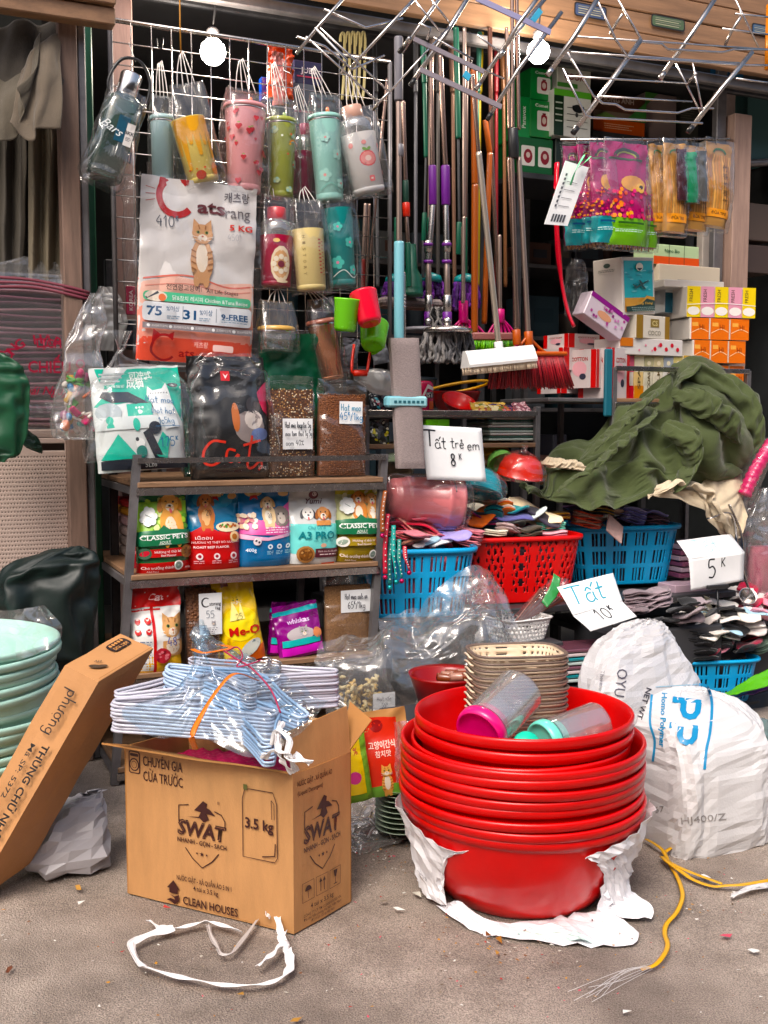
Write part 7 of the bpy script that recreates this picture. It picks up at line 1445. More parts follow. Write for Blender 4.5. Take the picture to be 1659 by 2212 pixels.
def pile(label,grp,px,py,w,n,L_,W_,T_,cols,rz=0,lean=0,seed=1,wave=.004,spread=.004,step=None,tilt=0,fan=0,z=None):
 p=AT(px,py,w);r=random.Random(seed);step=step or T_*.92
 protos=[sock(L_,W_,T_,sockm(c),seed+i,wave)for i,c in enumerate(cols)];meshes={}
 if z is not None:p.z=z
 rot=Matrix.Rotation(AF+rz,4,'Z')@Matrix.Rotation(tilt,4,'X')@Matrix.Rotation(lean,4,'Y')
 for i in range(n):
  k=i%len(cols)
  if k not in meshes:o=protos[k].ob('folded_sock');meshes[k]=o.data
  else:o=bpy.data.objects.new('folded_sock',meshes[k]);COL.objects.link(o)
  q=p+(rot@Vector((fan*i*.3+r.uniform(-spread,spread),r.uniform(-spread,spread),i*step)))
  o.location=q;o.rotation_euler=(rot@Matrix.Rotation(r.uniform(-.05,.05)+fan*i,4,'Z')@Matrix.Rotation(r.uniform(-.03,.03),4,'X')).to_euler()
  tagt(o,label,'socks',grp)
def fillb(B,col,frac=.8,label='',inset=.9):
 """the mass of socks inside a basket, below the piles"""
 t,p,ww,hh=B;n=36;m=MB();tz=t.rotation_euler.z;a=Matrix.Translation(p)@Matrix.Rotation(tz,4,'Z');q=np.zeros((14,40,3));ri=np.linspace(0,1,14)
 dep=(p-(p-ND*.17)).length;hy=.15 if ww<.4 else .17
 for i,r in enumerate(ri):
  for j in range(40):
   an=2*math.pi*j/40;c,d=math.cos(an),math.sin(an);c=math.copysign(abs(c)**.45,c);d=math.copysign(abs(d)**.45,d)
   q[i,j]=(c*ww*.42*r,d*hy*r*.9,hh*(frac+.1*(1-r*r))+.02*float(pn(c*r*5+3,d*r*5,3)))
 bot=np.array([[(x*.84,y*.84,.01)for x,y,z in q[-1]]]);m.grid(np.concatenate([q,bot]),sockm(col),True,False,True,M=a);o=m.ob('sock_heap');o['kind']='stuff';return tagt(o,label,'socks')
fillb(B1,'8a4450',.78,'heap of dark pink socks filling the left cyan basket');fillb(B2,'3c2c34',.76,'heap of dark socks filling the red basket');fillb(B3,'4a3a44',.76,'heap of mauve socks filling the cyan basket under the jacket');fillb(B4,'121214',.8,'heap of black socks filling the lower right cyan basket')
pile('lilac folded sock in the neat pile above the left cyan basket','lilac socks in a neat pile',958,1152,.18,8,.13,.09,.0085,['8f86cc','a79be0','857cc0'],R(-14),R(4),3,.003)
pile('dusty pink folded sock in the pile at the right of the left cyan basket','dusty pink socks in a pile',1004,1176,.14,10,.12,.09,.0075,['c2727c','a85a66','cf8890'],R(-30),R(14),4,.003)
pile('crimson folded sock in the wavy pile at the left of the left cyan basket','crimson socks in a wavy pile',895,1160,.16,5,.19,.08,.009,['b0283c','9a2034','c8606c','d8a090'],R(-28),R(22),5,.012,.006,.011)
pile('salmon folded sock beside the crimson pile','salmon socks beside the crimson pile',872,1168,.1,4,.12,.07,.009,['c8606a','b84c58','d08078'],R(10),R(8),6,.004)
for k,(px,py,rz,cl,lab)in enumerate(((912,1150+26,40,'c9bfc0','white card banded sock at the front of the left cyan basket'),(930,1172,22,'9ab8c8','pale blue banded sock at the front of the left cyan basket'),(950,1176,5,'d8d4d4','white and blue banded sock near the basket middle'),(890,1172,-10,'8a5a4c','brown pink banded sock at the left front of the basket'))):
 pile(lab,None,px,py,.06,1,.1,.05,.012,[cl],R(rz),R(-14),20+k,.002)
 o=[x for x in bpy.data.objects if x.get('label')==lab][0];
 if 'group' in o:del o['group']
pile('cream folded sock with dark print on top of the red basket','cream printed socks on the red basket',1152,1118,.28,3,.26,.11,.012,['e6d4b4','dcc8a4'],R(-62),R(20),8,.008,.004,.013,tilt=R(12))
pile('mint and navy folded sock on the right of the red basket','mint socks on the red basket',1188,1142,.22,4,.13,.09,.0075,['6ec4ac','86d4be'],R(-8),R(2),9,.003)
pile('pink striped folded sock at the front right of the red basket','pink striped socks at the front of the red basket',1190,1158,.17,3,.14,.08,.0075,['c87c8a','a84c60','dca0a8'],R(-8),R(0),10,.004)
pile('dark olive folded sock at the front of the red basket','dark olive socks at the front of the red basket',1138,1156,.17,5,.13,.08,.007,['2c2c20','3c3428','7c5c4c'],R(-6),R(4),11,.009)
pile('grey mauve folded sock with a label at the left front of the red basket','grey mauve socks on the red basket',1098,1150,.17,3,.1,.09,.01,['a08c8c','b49c9c'],R(30),R(24),12,.004)
pile('cream folded sock lying at the left front of the red basket','cream socks at the left front of the red basket',1070,1156,.16,3,.1,.06,.008,['e0d8c4','cfc4b0'],R(-4),R(3),13,.002)
pile('teal and black folded sock standing in the fanned bunch of the red basket','teal socks in the fanned bunch',1066,1130,.26,4,.12,.08,.009,['14606a','101418','2a8a90'],R(60),R(55),14,.003,step=.012)
pile('orange and white folded sock fanned out in the red basket','orange and white socks fanned in the red basket',1092,1120,.27,5,.13,.07,.009,['d86a1c','e0dccf','c8782c'],R(70),R(50),15,.003,step=.012)
pile('magenta trimmed dark sock at the back left of the red basket','magenta trimmed socks in the red basket',1040,1128,.3,5,.16,.1,.01,['8a1c4c','1c1820','3a2c5c'],R(-20),R(16),16,.01)
pile('mustard folded sock behind the cream printed one','mustard socks in the red basket',1200,1120,.3,3,.12,.1,.01,['c08a2c','a8741c'],R(-10),R(5),17,.004)
pile('orange edged beige folded sock at the left of the basket under the jacket','beige and orange socks under the jacket',1266,1138,.3,9,.13,.09,.0075,['d8541c','c04414','c8a08c','b89080'],R(-20),R(10),18,.003)
pile('black and yellow patterned folded sock above the orange ones','black and yellow socks under the jacket',1300,1112,.34,4,.11,.08,.008,['1c1a16','b08a3c'],R(-15),R(8),19,.004)
pile('lavender blue folded sock in the pile under the jacket hem','lavender socks under the jacket hem',1364,1128,.34,9,.12,.09,.0078,['7f7cc0','9a98d8','b4b4e0'],R(-12),R(10),21,.005)
pile('mauve folded sock right of the lavender pile','mauve socks right of the lavender pile',1412,1132,.34,5,.13,.09,.008,['7c5c6c','5a3c4c','a08090'],R(-14),R(6),22,.006)
q=AT(1328,1142,.2);b=MB();b.box((-.05,-.004,-.05),(.05,.004,.05),sockm('c9a8a0'),.003);o=b.ob('sock_card');o.location=q;o.rotation_euler=(R(-35),R(38),AF);tagt(o,'pinkish square sock card hanging over the rim under the jacket','socks')
def heap(B,label,grp,pal,n,seed,lift=.9,frac=.78,L_=.16):
 t,p,ww,hh=B;r=random.Random(seed);tz=t.rotation_euler.z;A_=Matrix.Translation(p)@Matrix.Rotation(tz,4,'Z');hy=.16;ms={}
 for i in range(n):
  c=pal[i%len(pal)]
  if c not in ms:o=sock(L_*r.uniform(.85,1.15),.09,.013,sockm(c),seed+i,.008).ob('folded_sock');ms[c]=o.data
  else:o=bpy.data.objects.new('folded_sock',ms[c]);COL.objects.link(o)
  x,y=r.uniform(-1,1)*ww*.36,r.uniform(-1,.9)*hy*.8;lay=i/n
  o.location=A_@Vector((x,y,hh*(frac+.1*(frac>0))+.014+.12*lay*(1-.7*(x/ww*2)**2)));o.rotation_euler=(r.uniform(-.35,.35),r.uniform(-.4,.4),r.uniform(-1.5,1.5));tagt(o,label,'socks',grp)
heap(B1,'loose pink, wine or lilac sock strewn in the left cyan basket','loose socks in the left cyan basket',['a83c50','c87884','9a90cc','7c2c40','d8b8b8','b85868'],13,51)
heap(B2,'loose dark, orange or cream sock strewn in the red basket','loose socks in the red basket',['2a2434','d86a2c','e4dccb','1c8a90','c83c70','b89a8c','5c5c90','c8d4d0'],20,52)
heap(B3,'loose mauve, navy or beige sock strewn in the basket under the jacket','loose socks in the basket under the jacket',['8a6690','3c3c64','d8b8a0','9c98d0','c06a78','e0d0c0'],14,53)
heap(B4,'loose black, grey or red sock strewn in the lower right basket','loose socks in the lower right basket',['101014','34363a','18181c','7c2c38','5c5c60'],12,54)
class _T:pass
def fake(px,py,w,wd,hgt=.0):
 q=_T();q.rotation_euler=Euler((0,0,AF));p=AT(px,py,w);return(q,p,wd,hgt)
heap(fake(1570,1372,.0,.5),'small white, black or pink sock in the mixed heap around the price stand','small socks in the mixed heap',['dcd8d4','141416','d8d0c8','e4e0da','d898a8','e4e0da','9ab8c8','2c2c30','c8c0bc'],40,55,frac=0,L_=.13)
heap(fake(1430,1352,-.02,.4),'black or grey sock lying behind the white sack','dark socks behind the white sack',['101014','1c1c20','6c6064','0c0c0e','8c8084'],10,56,frac=0,L_=.14)
heap(fake(1640,1330,.06,.3),'pink, white or red sock in the heap at the right edge','socks in the heap at the right edge',['d08898','e0dcd8','a82c44','c8c0bc','d8a8b0'],14,57,frac=0,L_=.12)
heap(fake(1590,1410,-.02,.36),'white, pink or striped small sock below the price stand','small socks below the price stand',['dcd8d4','c8c0bc','d890a0','141416','e4e0da','7c2c3c'],16,58,frac=0,L_=.12)
pile('grey mauve folded sock in the wavy pile right of the folded sign','grey mauve socks in the wavy pile',1402,1312,.0,9,.2,.1,.0088,['8a7c82','9a8c90','7c6e74'],R(-14),R(-9),30,.012,.006)
pile('black folded sock in the heap behind the white sack','black socks behind the white sack',1456,1372,-.02,5,.22,.11,.01,['0d0d10','131316'],R(-20),R(10),31,.01,.008)
pile('black and white striped folded sock in the middle of the right heap','black and white striped socks on the right heap',1490,1364,-.02,7,.1,.08,.008,['d4ccc4','141416','e0dad2'],R(-50),R(-20),32,.005)
pile('ivory folded sock in the upright bunch behind the price stand','ivory socks behind the price stand',1516,1342,.06,9,.13,.08,.009,['d9d2bc','c8c0a8','e2dcca'],R(55),R(40),33,.006,step=.012)
pile('white small folded sock at the right of the price stand','white small socks at the right heap',1585,1338,.04,6,.11,.07,.011,['d8d4d0','c4bcb8'],R(-30),R(20),34,.01)
pile('pink and red folded sock at the right edge of the heap','pink and red socks at the right edge',1640,1340,.02,5,.12,.08,.01,['c8788c','a8304c','d8b0b8'],R(-20),R(-12),35,.008)
pile('pale blue small sock below the white ones','pale blue small socks',1574,1362,-.02,2,.09,.06,.014,['9cc8dc','aad4e4'],R(70),R(0),36,.008)
pile('pink small sock beside the price stand foot','pink small socks',1556,1376,-.03,2,.08,.04,.012,['d87890'],R(20),R(0),37,.005)
pile('black folded sock in the row inside the lower right cyan basket','black socks in the lower right basket',1512,1428,-.06,7,.18,.11,.011,['0c0c0e','141418'],R(75),R(24),38,.006,step=.016)
pile('charcoal folded sock at the right of the black row','charcoal socks in the lower right basket',1562,1404,-.04,6,.14,.07,.01,['2c2e30','3c3e40','1c1c20'],R(60),R(25),39,.004,step=.013)
pile('grey green folded sock at the right picture edge','grey green socks at the right edge',1648,1400,-.06,4,.14,.1,.011,['48584c','6a7c70'],R(-10),R(-20),40,.006)
pile('dark maroon sock with red band behind the right basket','maroon socks behind the right basket',1608,1388,.0,3,.14,.07,.01,['3c1c24','b0283c'],R(-25),R(-14),41,.004)
b=MB();b.box((-.28,-.14,-.17),(.28,.14,0),mat('dark_crate',(.03,.03,.035),.6),.01,M=Matrix.Translation(AT(1400,1345,.05))@Matrix.Rotation(AF,4,'Z'));tagt(b.ob('sock_crate'),'dark crate under the grey and black sock piles','crate')
b=MB();b.box((-.22,-.12,-.2),(.24,.16,0),mat('dark_crate',(.03,.03,.035),.6),.01,M=Matrix.Translation(AT(1580,1388,.1))@Matrix.Rotation(AF,4,'Z'));tagt(b.ob('sock_crate'),'dark crate under the ivory and white socks','crate')
b=MB();b.box((-.1,-.06,0),(.1,.06,.07),glossy('c2a8b4',.4),.003,M=Matrix.Translation(AT(1478,1292,.18))@Matrix.Rotation(AF,4,'Z'));tagt(b.ob('small_carton'),'pale mauve and yellow carton under the 5K sign','carton')
for k in range(6):slab('magazine','mauve patterned flat pack in the pile behind the 5K sign','pack',AT(1482,1240-12*k,.3),.22,.2,.02,mat('mauve_pack_%d'%(k%2),C(('6c3c54','a08c98')[k%2],.8),.35),rz=.05*(k%3-1),group='mauve flat packs behind the 5K sign')
#handwritten signs
def quad(name,label,cat,qs,draws,stand=None):
 """qs: list of panels, each 4 points (bl, br, tr, tl)"""
 t=thing(name,label,cat,qs[0][0])
 for q,dr in zip(qs,draws):
  n=(q[1]-q[0]).cross(q[3]-q[0]).normalized();n=n if n.dot(CAMP-q[0])>0 else-n;b=MB();nn=12;P=np.zeros((nn,nn,3))
  f=lambda x,z,o,q=q,n=n:q[0].lerp(q[1],x).lerp(q[3].lerp(q[2],x),z)+n*(o+.0022*math.sin(x*5+1)*math.sin(z*4))
  for i in range(nn):
   for j in range(nn):P[i,j]=f(i/(nn-1),j/(nn-1),0)
  b.grid(P,M['paper'],True);b.ob('paper_panel',t,world=True,solid=.0012)
  ww,hh=(q[1]-q[0]).length,(q[3]-q[0]).length
  cv=Canvas(lambda x,z,o:f(x/ww,z/hh,o),step=.03,base=.001,inc=.0002);dr(cv,ww,hh);cv.mb.ob('handwriting',t,world=True)
 return t
q=[AT(922,1036,.08),AT(1050,1040,.05),AT(1040,925,.08),AT(909,918,.1)]
quad('price_sign','white sign handwritten Tất trẻ em 8K over the pink bucket','sign',[q],[lambda cv,w,h:(cv.hand('T',w*.13,h*.74,h*.3,'23262c',.1),cv.hand('ất',w*.29,h*.67,h*.22,'23262c',.085),cv.hand('trẻ',w*.57,h*.68,h*.2,'23262c',.075),cv.hand('em',w*.84,h*.66,h*.2,'23262c',.075),cv.hand('8',w*.48,h*.36,h*.22,'23262c',.11),cv.hand('K',w*.6,h*.44,h*.11,'23262c',.12))])
q1=[AT(1238,1330,-.18),AT(1345,1300,-.2),AT(1324,1238,-.12),AT(1203,1268,-.1)];q2=[AT(1276,1364,-.24),AT(1376,1332,-.26),AT(1345,1300,-.2),AT(1238,1330,-.18)]
quad('price_sign','folded white sign handwritten Tất 10K standing behind the white sack','sign',[q1,q2],[lambda cv,w,h:cv.hand('Tất',w*.42,h*.52,h*.62,'2a98b0',.075),lambda cv,w,h:cv.hand('10ᴷ',w*.55,h*.6,h*.62,'1c1e24',.09)])
q1=[AT(1488,1208,-.06),AT(1608,1192,-.06),AT(1578,1154,.02),AT(1462,1168,.02)];q2=[AT(1492,1276,-.06),AT(1606,1254,-.06),AT(1608,1192,-.06),AT(1488,1208,-.06)]
t=quad('price_sign','folded white sign handwritten 5K on a black stand at the right','sign',[q1,q2],[lambda cv,w,h:cv.hand('Tất',w*.42,h*.5,h*.7,'a8ccd4',.06),lambda cv,w,h:(cv.hand('5',w*.42,h*.52,h*.6,'1c1e24',.09),cv.hand('K',w*.62,h*.72,h*.3,'1c1e24',.11))])
b=MB();b.box((-.055,-.008,-.008),(.055,.008,.01),M['black'],.003,M=Matrix.Translation(AT(1550,1268,-.075))@Matrix.Rotation(AF,4,'Z'));b.ob('clip',t,world=True)
b=MB();b.tube([tuple(AT(1549,1270,-.07)),tuple(AT(1552,1330,-.07)),tuple(AT(1555,1366,-.07))],.004,M['black'],8);b.ob('rod',t,world=True)
b=MB();p=AT(1555,1372,-.07);b.lathe([(0,.016),(.012,.014),(.02,.0),(.0,0)],M['black'],14,M=Matrix.Translation(p));b.tube([tuple(p+Vector((-.04,0,-.01))),tuple(p+Vector((.04,.01,-.01)))],.006,M['black'],8);b.ob('stand_foot',t,world=True)
b=MB();b.box((-.035,-.008,-.006),(.035,.008,.008),M['black'],.003,M=Matrix.Translation(AT(1340,1348,-.25))@Matrix.Rotation(AF,4,'Z')@Matrix.Rotation(R(-10),4,'Y'));o=b.ob('clip',[x for x in bpy.data.objects if x.get('label','').startswith('folded white sign handwritten Tất 10K')][0],world=True)
#wrapped buckets and bowls above the baskets
pk=mat('salmon_pink_plastic',C('c8797c',.92),.3,0,.04,6,coat=.3)
p=AT(842,1075,.2);q=AT(990,1085,.16);ax=(q-p);t=thing('plastic_bucket','salmon pink bucket lying on its side in clear wrap under the sign','bucket',p)
t.rotation_euler=ax.to_track_quat('Z','Y').to_euler();XF[t.name]=Matrix.Translation(p)@ax.to_track_quat('Z','Y').to_matrix().to_4x4();H_=ax.length;r=50/FPX*p.y
b=MB();b.lathe([(0,.004),(r*.8,0),(r*.86,.01),(r*.9,H_*.2),(r*.97,H_*.21),(r*.99,H_*.26),(r*.96,H_*.3),(r*1.05,H_*.74),(r*1.14,H_*.76),(r*1.16,H_*.8),(r*1.12,H_*.82),(r*1.1,H_*.97),(r*1.16,H_),(r*1.08,H_*.98),(r*.9,.03)],pk,48);b.ob('bucket_body',t)
b=MB();b.tube([(r*1.1*math.cos(a),r*1.1*math.sin(a),H_*.85+.0*a)for a in np.linspace(.4,2.7,16)],.003,M['greysteel'],6);b.ob('bail_handle',t)
s=sack([((0,0,-.03),r*.6,r*.6),((0,0,-.005),r*1.02,r*1.02),((0,0,H_*.5),r*1.1,r*1.1),((0,0,H_*.95),r*1.22,r*1.22),((0,0,H_+.03),r*.9,r*.9),((0,0,H_+.06),r*.3,r*.3)],M['clearb'],56,64,.004,(18,18),5,ax=XA,n_=YA,sup=2.1,bk=dict(s=1.1,mx=.014,lo=-.002,bend=.2,drift=.01));s.ob('clear_wrap',t)
def ball_bowl(label,x0,x1,yt,yb,w,mt,seed,rot,film_=True):
 p,ww,hh=fit(x0,x1,yt,yb,w);c=p+Vector((0,0,hh/2))+ND*.05;t=thing('plastic_bowl',label,'bowl',c,rot=rot);r=ww/2
 b=MB();b.lathe([(r*.25,r*.62),(r*.5,r*.6),(r*.8,r*.4),(r*.97,0),(r*1.0,-r*.3),(r*1.05,-r*.34),(r*1.0,-r*.36),(r*.93,-r*.3),(r*.7,r*.36),(r*.2,r*.55)],mt,44);b.ob('bowl_body',t)
 if film_:
  s=sack([((0,0,-r*.5),r*.9,r*.9),((0,0,-r*.3),r*1.1,r*1.1),((0,0,r*.1),r*1.04,r*1.04),((0,0,r*.5),r*.74,r*.74),((0,0,r*.72),r*.25,r*.25),((0,0,r*.86),r*.08,r*.08),((0,0,r*1.0),r*.16,r*.14)],M['clearb'],56,64,.004,(16,16),seed,ax=XA,n_=YA,sup=2.1,bk=dict(s=1.1,mx=.014,lo=-.002,bend=.2,drift=.01));s.ob('clear_wrap',t)
 return t
cyan=mat('turquoise_plastic',C('0f9fae',.92),.25,0,.04,6,coat=.4);orr=mat('red_orange_bowl',C('e2401a',.92),.22,0,.04,6,coat=.4)
ball_bowl('turquoise bowl bundle wrapped in clear film right of the sign',1000,1094,1002,1094,.2,cyan,3,(R(-18),R(12),0))
ball_bowl('red orange bowl bundle tied in clear film beside the green jacket',1096,1182,975,1050,.28,orr,5,(R(10),R(6),.3))
ball_bowl('lime green bowl behind the turquoise and orange bowls',1066,1120,975,1020,.42,mat('soft_green_plastic',C('7cb860',.9),.35),7,(R(-50),0,.3),False)
ball_bowl('sage green bowl in film behind the pink bucket',835,900,975,1040,.4,mat('sage_plastic',C('8a9a7c',.85),.4),8,(R(-30),R(20),.3))
ball_bowl('mustard and white bowl behind the lime one',1040,1110,960,1000,.5,mat('mustard_bowl',C('b88a30',.85),.4),9,(R(-20),0,.3),False)
for k,(x0,y0,x1,y1,cl,lab)in enumerate(((838,1110,832,1240,'b0183c','crimson pet collar with studs hanging at the rack edge'),(850,1135,856,1250,'18a098','turquoise pet collar hanging at the rack edge'),(862,1165,868,1248,'20887c','teal pet collar hanging over the cyan basket'),(874,1180,884,1230,'b8203c','red pet collar hanging over the cyan basket'),(845,1160,842,1262,'12706c','dark teal pet collar lowest of the bunch'),(832,1060,826,1150,'8a4a1c','brown strap hanging from the rack post'))):
 t=thing('pet_collar',lab,'collar',AT(x0,y0,-.04));P=spline([AT(x0,y0,-.02),AT((x0+x1)/2-3,(y0+y1)/2,-.04),AT(x1,y1,-.05)],20);b=MB();b.tube(P,.006,mat('collar_%d'%k,C(cl,.9),.5),8,flat=(.0085,.003));b.ob('strap',t,world=True)
 b=MB();
 for i in range(1,19,2):b.sphere(Vector(P[i])-ND*.004,.0028,M['white'],6)
 b.ob('studs',t,world=True,kind='stuff')
 b=MB();r=.0095;b.sphere(Vector(P[-1])+Vector((0,0,-.012)),r,mat('bell_%d'%k,C(('b01c50','2a9a9a','b8205c')[k%3],.9),.2,.6),14);b.ob('bell',t,world=True)
#right edge: pink roller, ladles, wrapped goods
P=[AT(1608,1070,.1),AT(1625,1030,.1),AT(1650,985,.1),AT(1668,955,.1)];t=thing('bottle_brush','hot pink ribbed plastic pack rising at the right edge','pack',P[0])
b=MB();sp=spline(P,40);b.tube(sp,[.03*(1+.09*math.sin(i*1.6))for i in range(40)],mat('hot_pink_pack',C('d0286c',.9),.25,coat=.4),16);b.ob('ribbed_body',t,world=True)
s=sack([(AT(1606,1090,.1),.03,.03),(AT(1622,1035,.1),.05,.045),(AT(1645,985,.1),.055,.05),(AT(1675,945,.1),.05,.045)],M['clear'],30,30,.008,(14,14),6);o=s.ob('clear_wrap',t,world=True)
for k,(pts,rr,lab)in enumerate((([(1530,1120),(1580,1112),(1596,1200),(1612,1255),(1622,1285)],20,'stainless steel ladle with its bowl beside the 5K sign'),([(1575,1090),(1600,1150),(1604,1200),(1596,1240)],10,'dark handled steel ladle behind the first ladle'))):
 t=thing('ladle',lab,'ladle',AT(*pts[-1],-.02));b=MB();b.tube(spline([AT(x,y,.0)for x,y in pts],24),.006,M['steel'],8,flat=(.009,.0035));b.ob('handle',t,world=True)
 p=AT(pts[-1][0]-6,pts[-1][1]+2,-.02);r=rr/FPX*p.y;b=MB();b.lathe([(0,-r*.75),(r*.5,-r*.62),(r*.85,-r*.3),(r,0),(r*.97,.001),(r*.8,-r*.28),(0,-r*.68)],M['steel'],30,M=Matrix.Translation(p)@Matrix.Rotation(R(55),4,'X'));b.ob('ladle_bowl',t,world=True)
for k,(rings,lab)in enumerate((([((1640,1290),.05),((1645,1200),.1),((1640,1120),.1),((1652,1060),.05)],'big crinkled clear bag of pink goods at the right edge'),([((1660,1180),.03),((1655,1120),.06),((1650,1075),.03)],'small clear bag behind the big one at the right edge'))):
 s=sack([(AT(x,y,.12+.08*k),r,r*.6)for(x,y),r in rings],M['clearbig'],64,64,.006,(12,12),40+k,bk=dict(s=1.15,mx=.03,lo=-.01,bend=.25));tagt(s.ob('clear_bag'),lab,'plastic bag')
s=sack([(AT(1640,1280,.16),.05,.03),(AT(1645,1220,.16),.075,.04),(AT(1648,1180,.16),.06,.03)],mat('pink_cloth',C('c06a7c',.85),.8),24,24,.01,(14,14),3);tagt(s.ob('pink_cloth'),'pink folded cloth inside the clear bag at the right edge','cloth')
for k,(q,cl,lab)in enumerate((([(1560,1500,-.2),(1668,1440,-.2),(1668,1478,-.26),(1540,1512,-.26)],'5aa82c','lime green plastic sheet edge at the lower right'),([(1490,1520,-.16),(1668,1466,-.12),(1668,1484,-.22),(1500,1532,-.24)],'5a2470','purple plastic sheet edge at the lower right'),([(1500,1530,-.1),(1668,1490,-.1),(1668,1590,-.16),(1560,1560,-.2)],'15151a','black bag behind the white polymer sack at the right edge'))):
 m=sheet([[q[0],q[3]],[tuple((a+b)/2 for a,b in zip(q[0],q[1])),tuple((a+b)/2 for a,b in zip(q[3],q[2]))],[q[1],q[2]]],mat('sheetcol_%d'%k,C(cl,.85),.4),30,16,.008,(10,10),50+k,conv=AT);tagt(m.ob('plastic_sheet',solid=.003),lab,'plastic sheet')
t=thing('cutlery_pack','clear pack of brown chopsticks lying in the small white basket','pack',AT(1150,1330,-.1));r_=random.Random(4);b=MB()
for i in range(16):
 p,q=AT(1112+i*2.4,1345-i*.9,-.08+.004*i),AT(1168+i*3.5,1272+i*1.6,-.02+.004*i);b.tube([tuple(p),tuple(q)],.0045,mat('rosewood_%d'%(i%3),C(('8a5a50','9c6c60','a85038')[i%3],.85),.4),6)
o=b.ob('chopsticks',t,world=True,kind='stuff');s=sack([(AT(1118,1350,-.08),.035,.03),(AT(1150,1318,-.06),.055,.035),(AT(1195,1272,-.02),.06,.03),(AT(1210,1250,0),.03,.02)],M['clear'],30,30,.007,(16,16),3);s.ob('clear_sleeve',t,world=True)
m=sheet([[(1170,1300,-.08),(1182,1312,-.1)],[(1190,1262,-.06),(1206,1282,-.08)],[(1196,1238,-.04),(1210,1248,-.06)]],glossy('3c8a4c'),16,10,.006,(12,12),3,conv=AT);m.ob('green_header',t,world=True,solid=.002)
for k in range(8):slab('flat_pack','clear wrapped flat pack in the pile behind the beige baskets','pack',AT(1235,1400+9*k,-.16),.3,.16,.012,mat('flatpack_%d'%(k%4),C(('6a4450','c8b8b8','2a8088','b8c4c0')[k%4],.85),.25,coat=.4),rz=.04*(k%3-1)-.1,group='clear wrapped flat packs behind the beige baskets')
#left neighbour stall
def curtain(label,x0,x1,yt,yb,w,seed,h='5f584c',folds=5,amp=.03,skew=0,nm='curtain'):
 m,t,b=_nodes('brocade_%d'%seed);N=t.nodes.new;L2=t.links.new;tc=N('ShaderNodeTexCoord');mp=N('ShaderNodeMapping');mp.inputs['Scale'].default_value=(1,1,.7);L2(tc.outputs['Object'],mp.inputs[0])
 wv=N('ShaderNodeTexWave');wv.wave_type='RINGS';wv.inputs['Scale'].default_value=3.2;wv.inputs['Distortion'].default_value=9;wv.inputs['Detail'].default_value=1.5;wv.inputs['Detail Scale'].default_value=2.2;L2(mp.outputs[0],wv.inputs[0])
 rp=N('ShaderNodeValToRGB');e=rp.color_ramp.elements;e[0].position=.44;e[1].position=.52;e[0].color=(*C(h,.85),1);e[1].color=(*C(h,.66),1);el=rp.color_ramp.elements.new(.6);el.color=(*C(h,.88),1)
 L2(wv.outputs[0],rp.inputs[0]);L2(rp.outputs[0],b.inputs[0]);b.inputs['Roughness'].default_value=.8
 n=120;P=np.zeros((n,60,3))
 for i in range(n):
  a=i/(n-1)
  for j in range(60):
   c=j/59;px=x0+(x1-x0)*(a+skew*c);py=yt+(yb-yt)*c
   p=AT(px,py,w+amp*(.4+.6*c)*math.sin(a*folds*2*math.pi+seed+1.2*c)+.012*float(pn(a*7,c*5,seed)));P[i,j]=p
 mb=MB();mb.grid(P,m);return tagt(mb.ob(nm,solid=.003),label,'curtain')
curtain('long khaki brocade curtain panel hanging at the left',-40,70,60,610,.5,1,'4c473f',3.2)
curtain('khaki brocade curtain with scroll pattern beside the brown post',62,150,70,612,.42,2,'6c6352',2.6,.028)
def ruffle(label,rows,h,seed):
 m=sheet(rows,fab_('ruffle_'+h,C(h,.8)),50,40,.012,(6,4),seed,True,.03,(9,2),conv=AT);return tagt(m.ob('curtain_valance',solid=.003),label,'curtain')
ruffle('upper dark gathered valance over the khaki curtains',[[(-40,75,.34),(-40,160,.32),(-40,250,.3)],[(30,50,.34),(20,160,.3),(10,300,.28)],[(80,45,.34),(70,150,.28),(55,240,.26)],[(140,40,.34),(135,170,.3),(120,210,.28)]],'45403a',3)
ruffle('khaki ruffled valance with curling edge on the left curtain',[[(-30,160,.3),(-30,240,.26),(-30,305,.24)],[(30,150,.3),(28,230,.24),(30,300,.22)],[(60,110,.3),(62,200,.22),(50,240,.2)],[(90,70,.3),(80,150,.22),(40,190,.18)]],'5c554a',5)
ruffle('khaki ruffled valance with wide flounce beside the brown post',[[(45,150,.28),(35,220,.24),(22,262,.2)],[(75,110,.28),(68,200,.22),(62,300,.17)],[(105,80,.28),(100,190,.2),(78,278,.16)],[(132,60,.28),(130,180,.22),(126,285,.18)]],'6a6054',7)
pl7,pr7=AT(-30,1120,.36),AT(206,1120,.36);zt7,zb7=AT(90,946,.36).z,AT(90,1340,.36).z
t=thing('perforated_basket','large beige perforated laundry basket lying behind the rack at the left','basket',fr(tofr(pl7).x,.36,zb7));wd,hh=tofr(pr7).x-tofr(pl7).x,zt7-zb7
nc,nr=36,44;P=np.array([[(wd*i/(nc*3),.004*math.sin(i/(nc*3)*5)-.02*math.sin(i/(nc*3)*math.pi),hh*j/(nr*3))for j in range(nr*3+1)]for i in range(nc*3+1)]);skip=np.zeros((nc*3+1,nr*3+1),bool)
for i in range(nc*3):
 for j in range(nr*3):
  row=j//3;o=(i+(row%2)*1)%3
  skip[i,j]=(o==0)and(j%3==1 or(j%3==0 and False))and hh*j/(nr*3)<hh*.9
  u,v=i/(nc*3),j/(nr*3)
  if .42<u<.72 and .925<v<.965:skip[i,j]=True
mb=MB();mb.grid(P,mat('beige_basket_plastic',C('b8a49a',.85),.45,0,.08,4),skip=skip);mb.ob('perforated_wall',t,solid=.003)
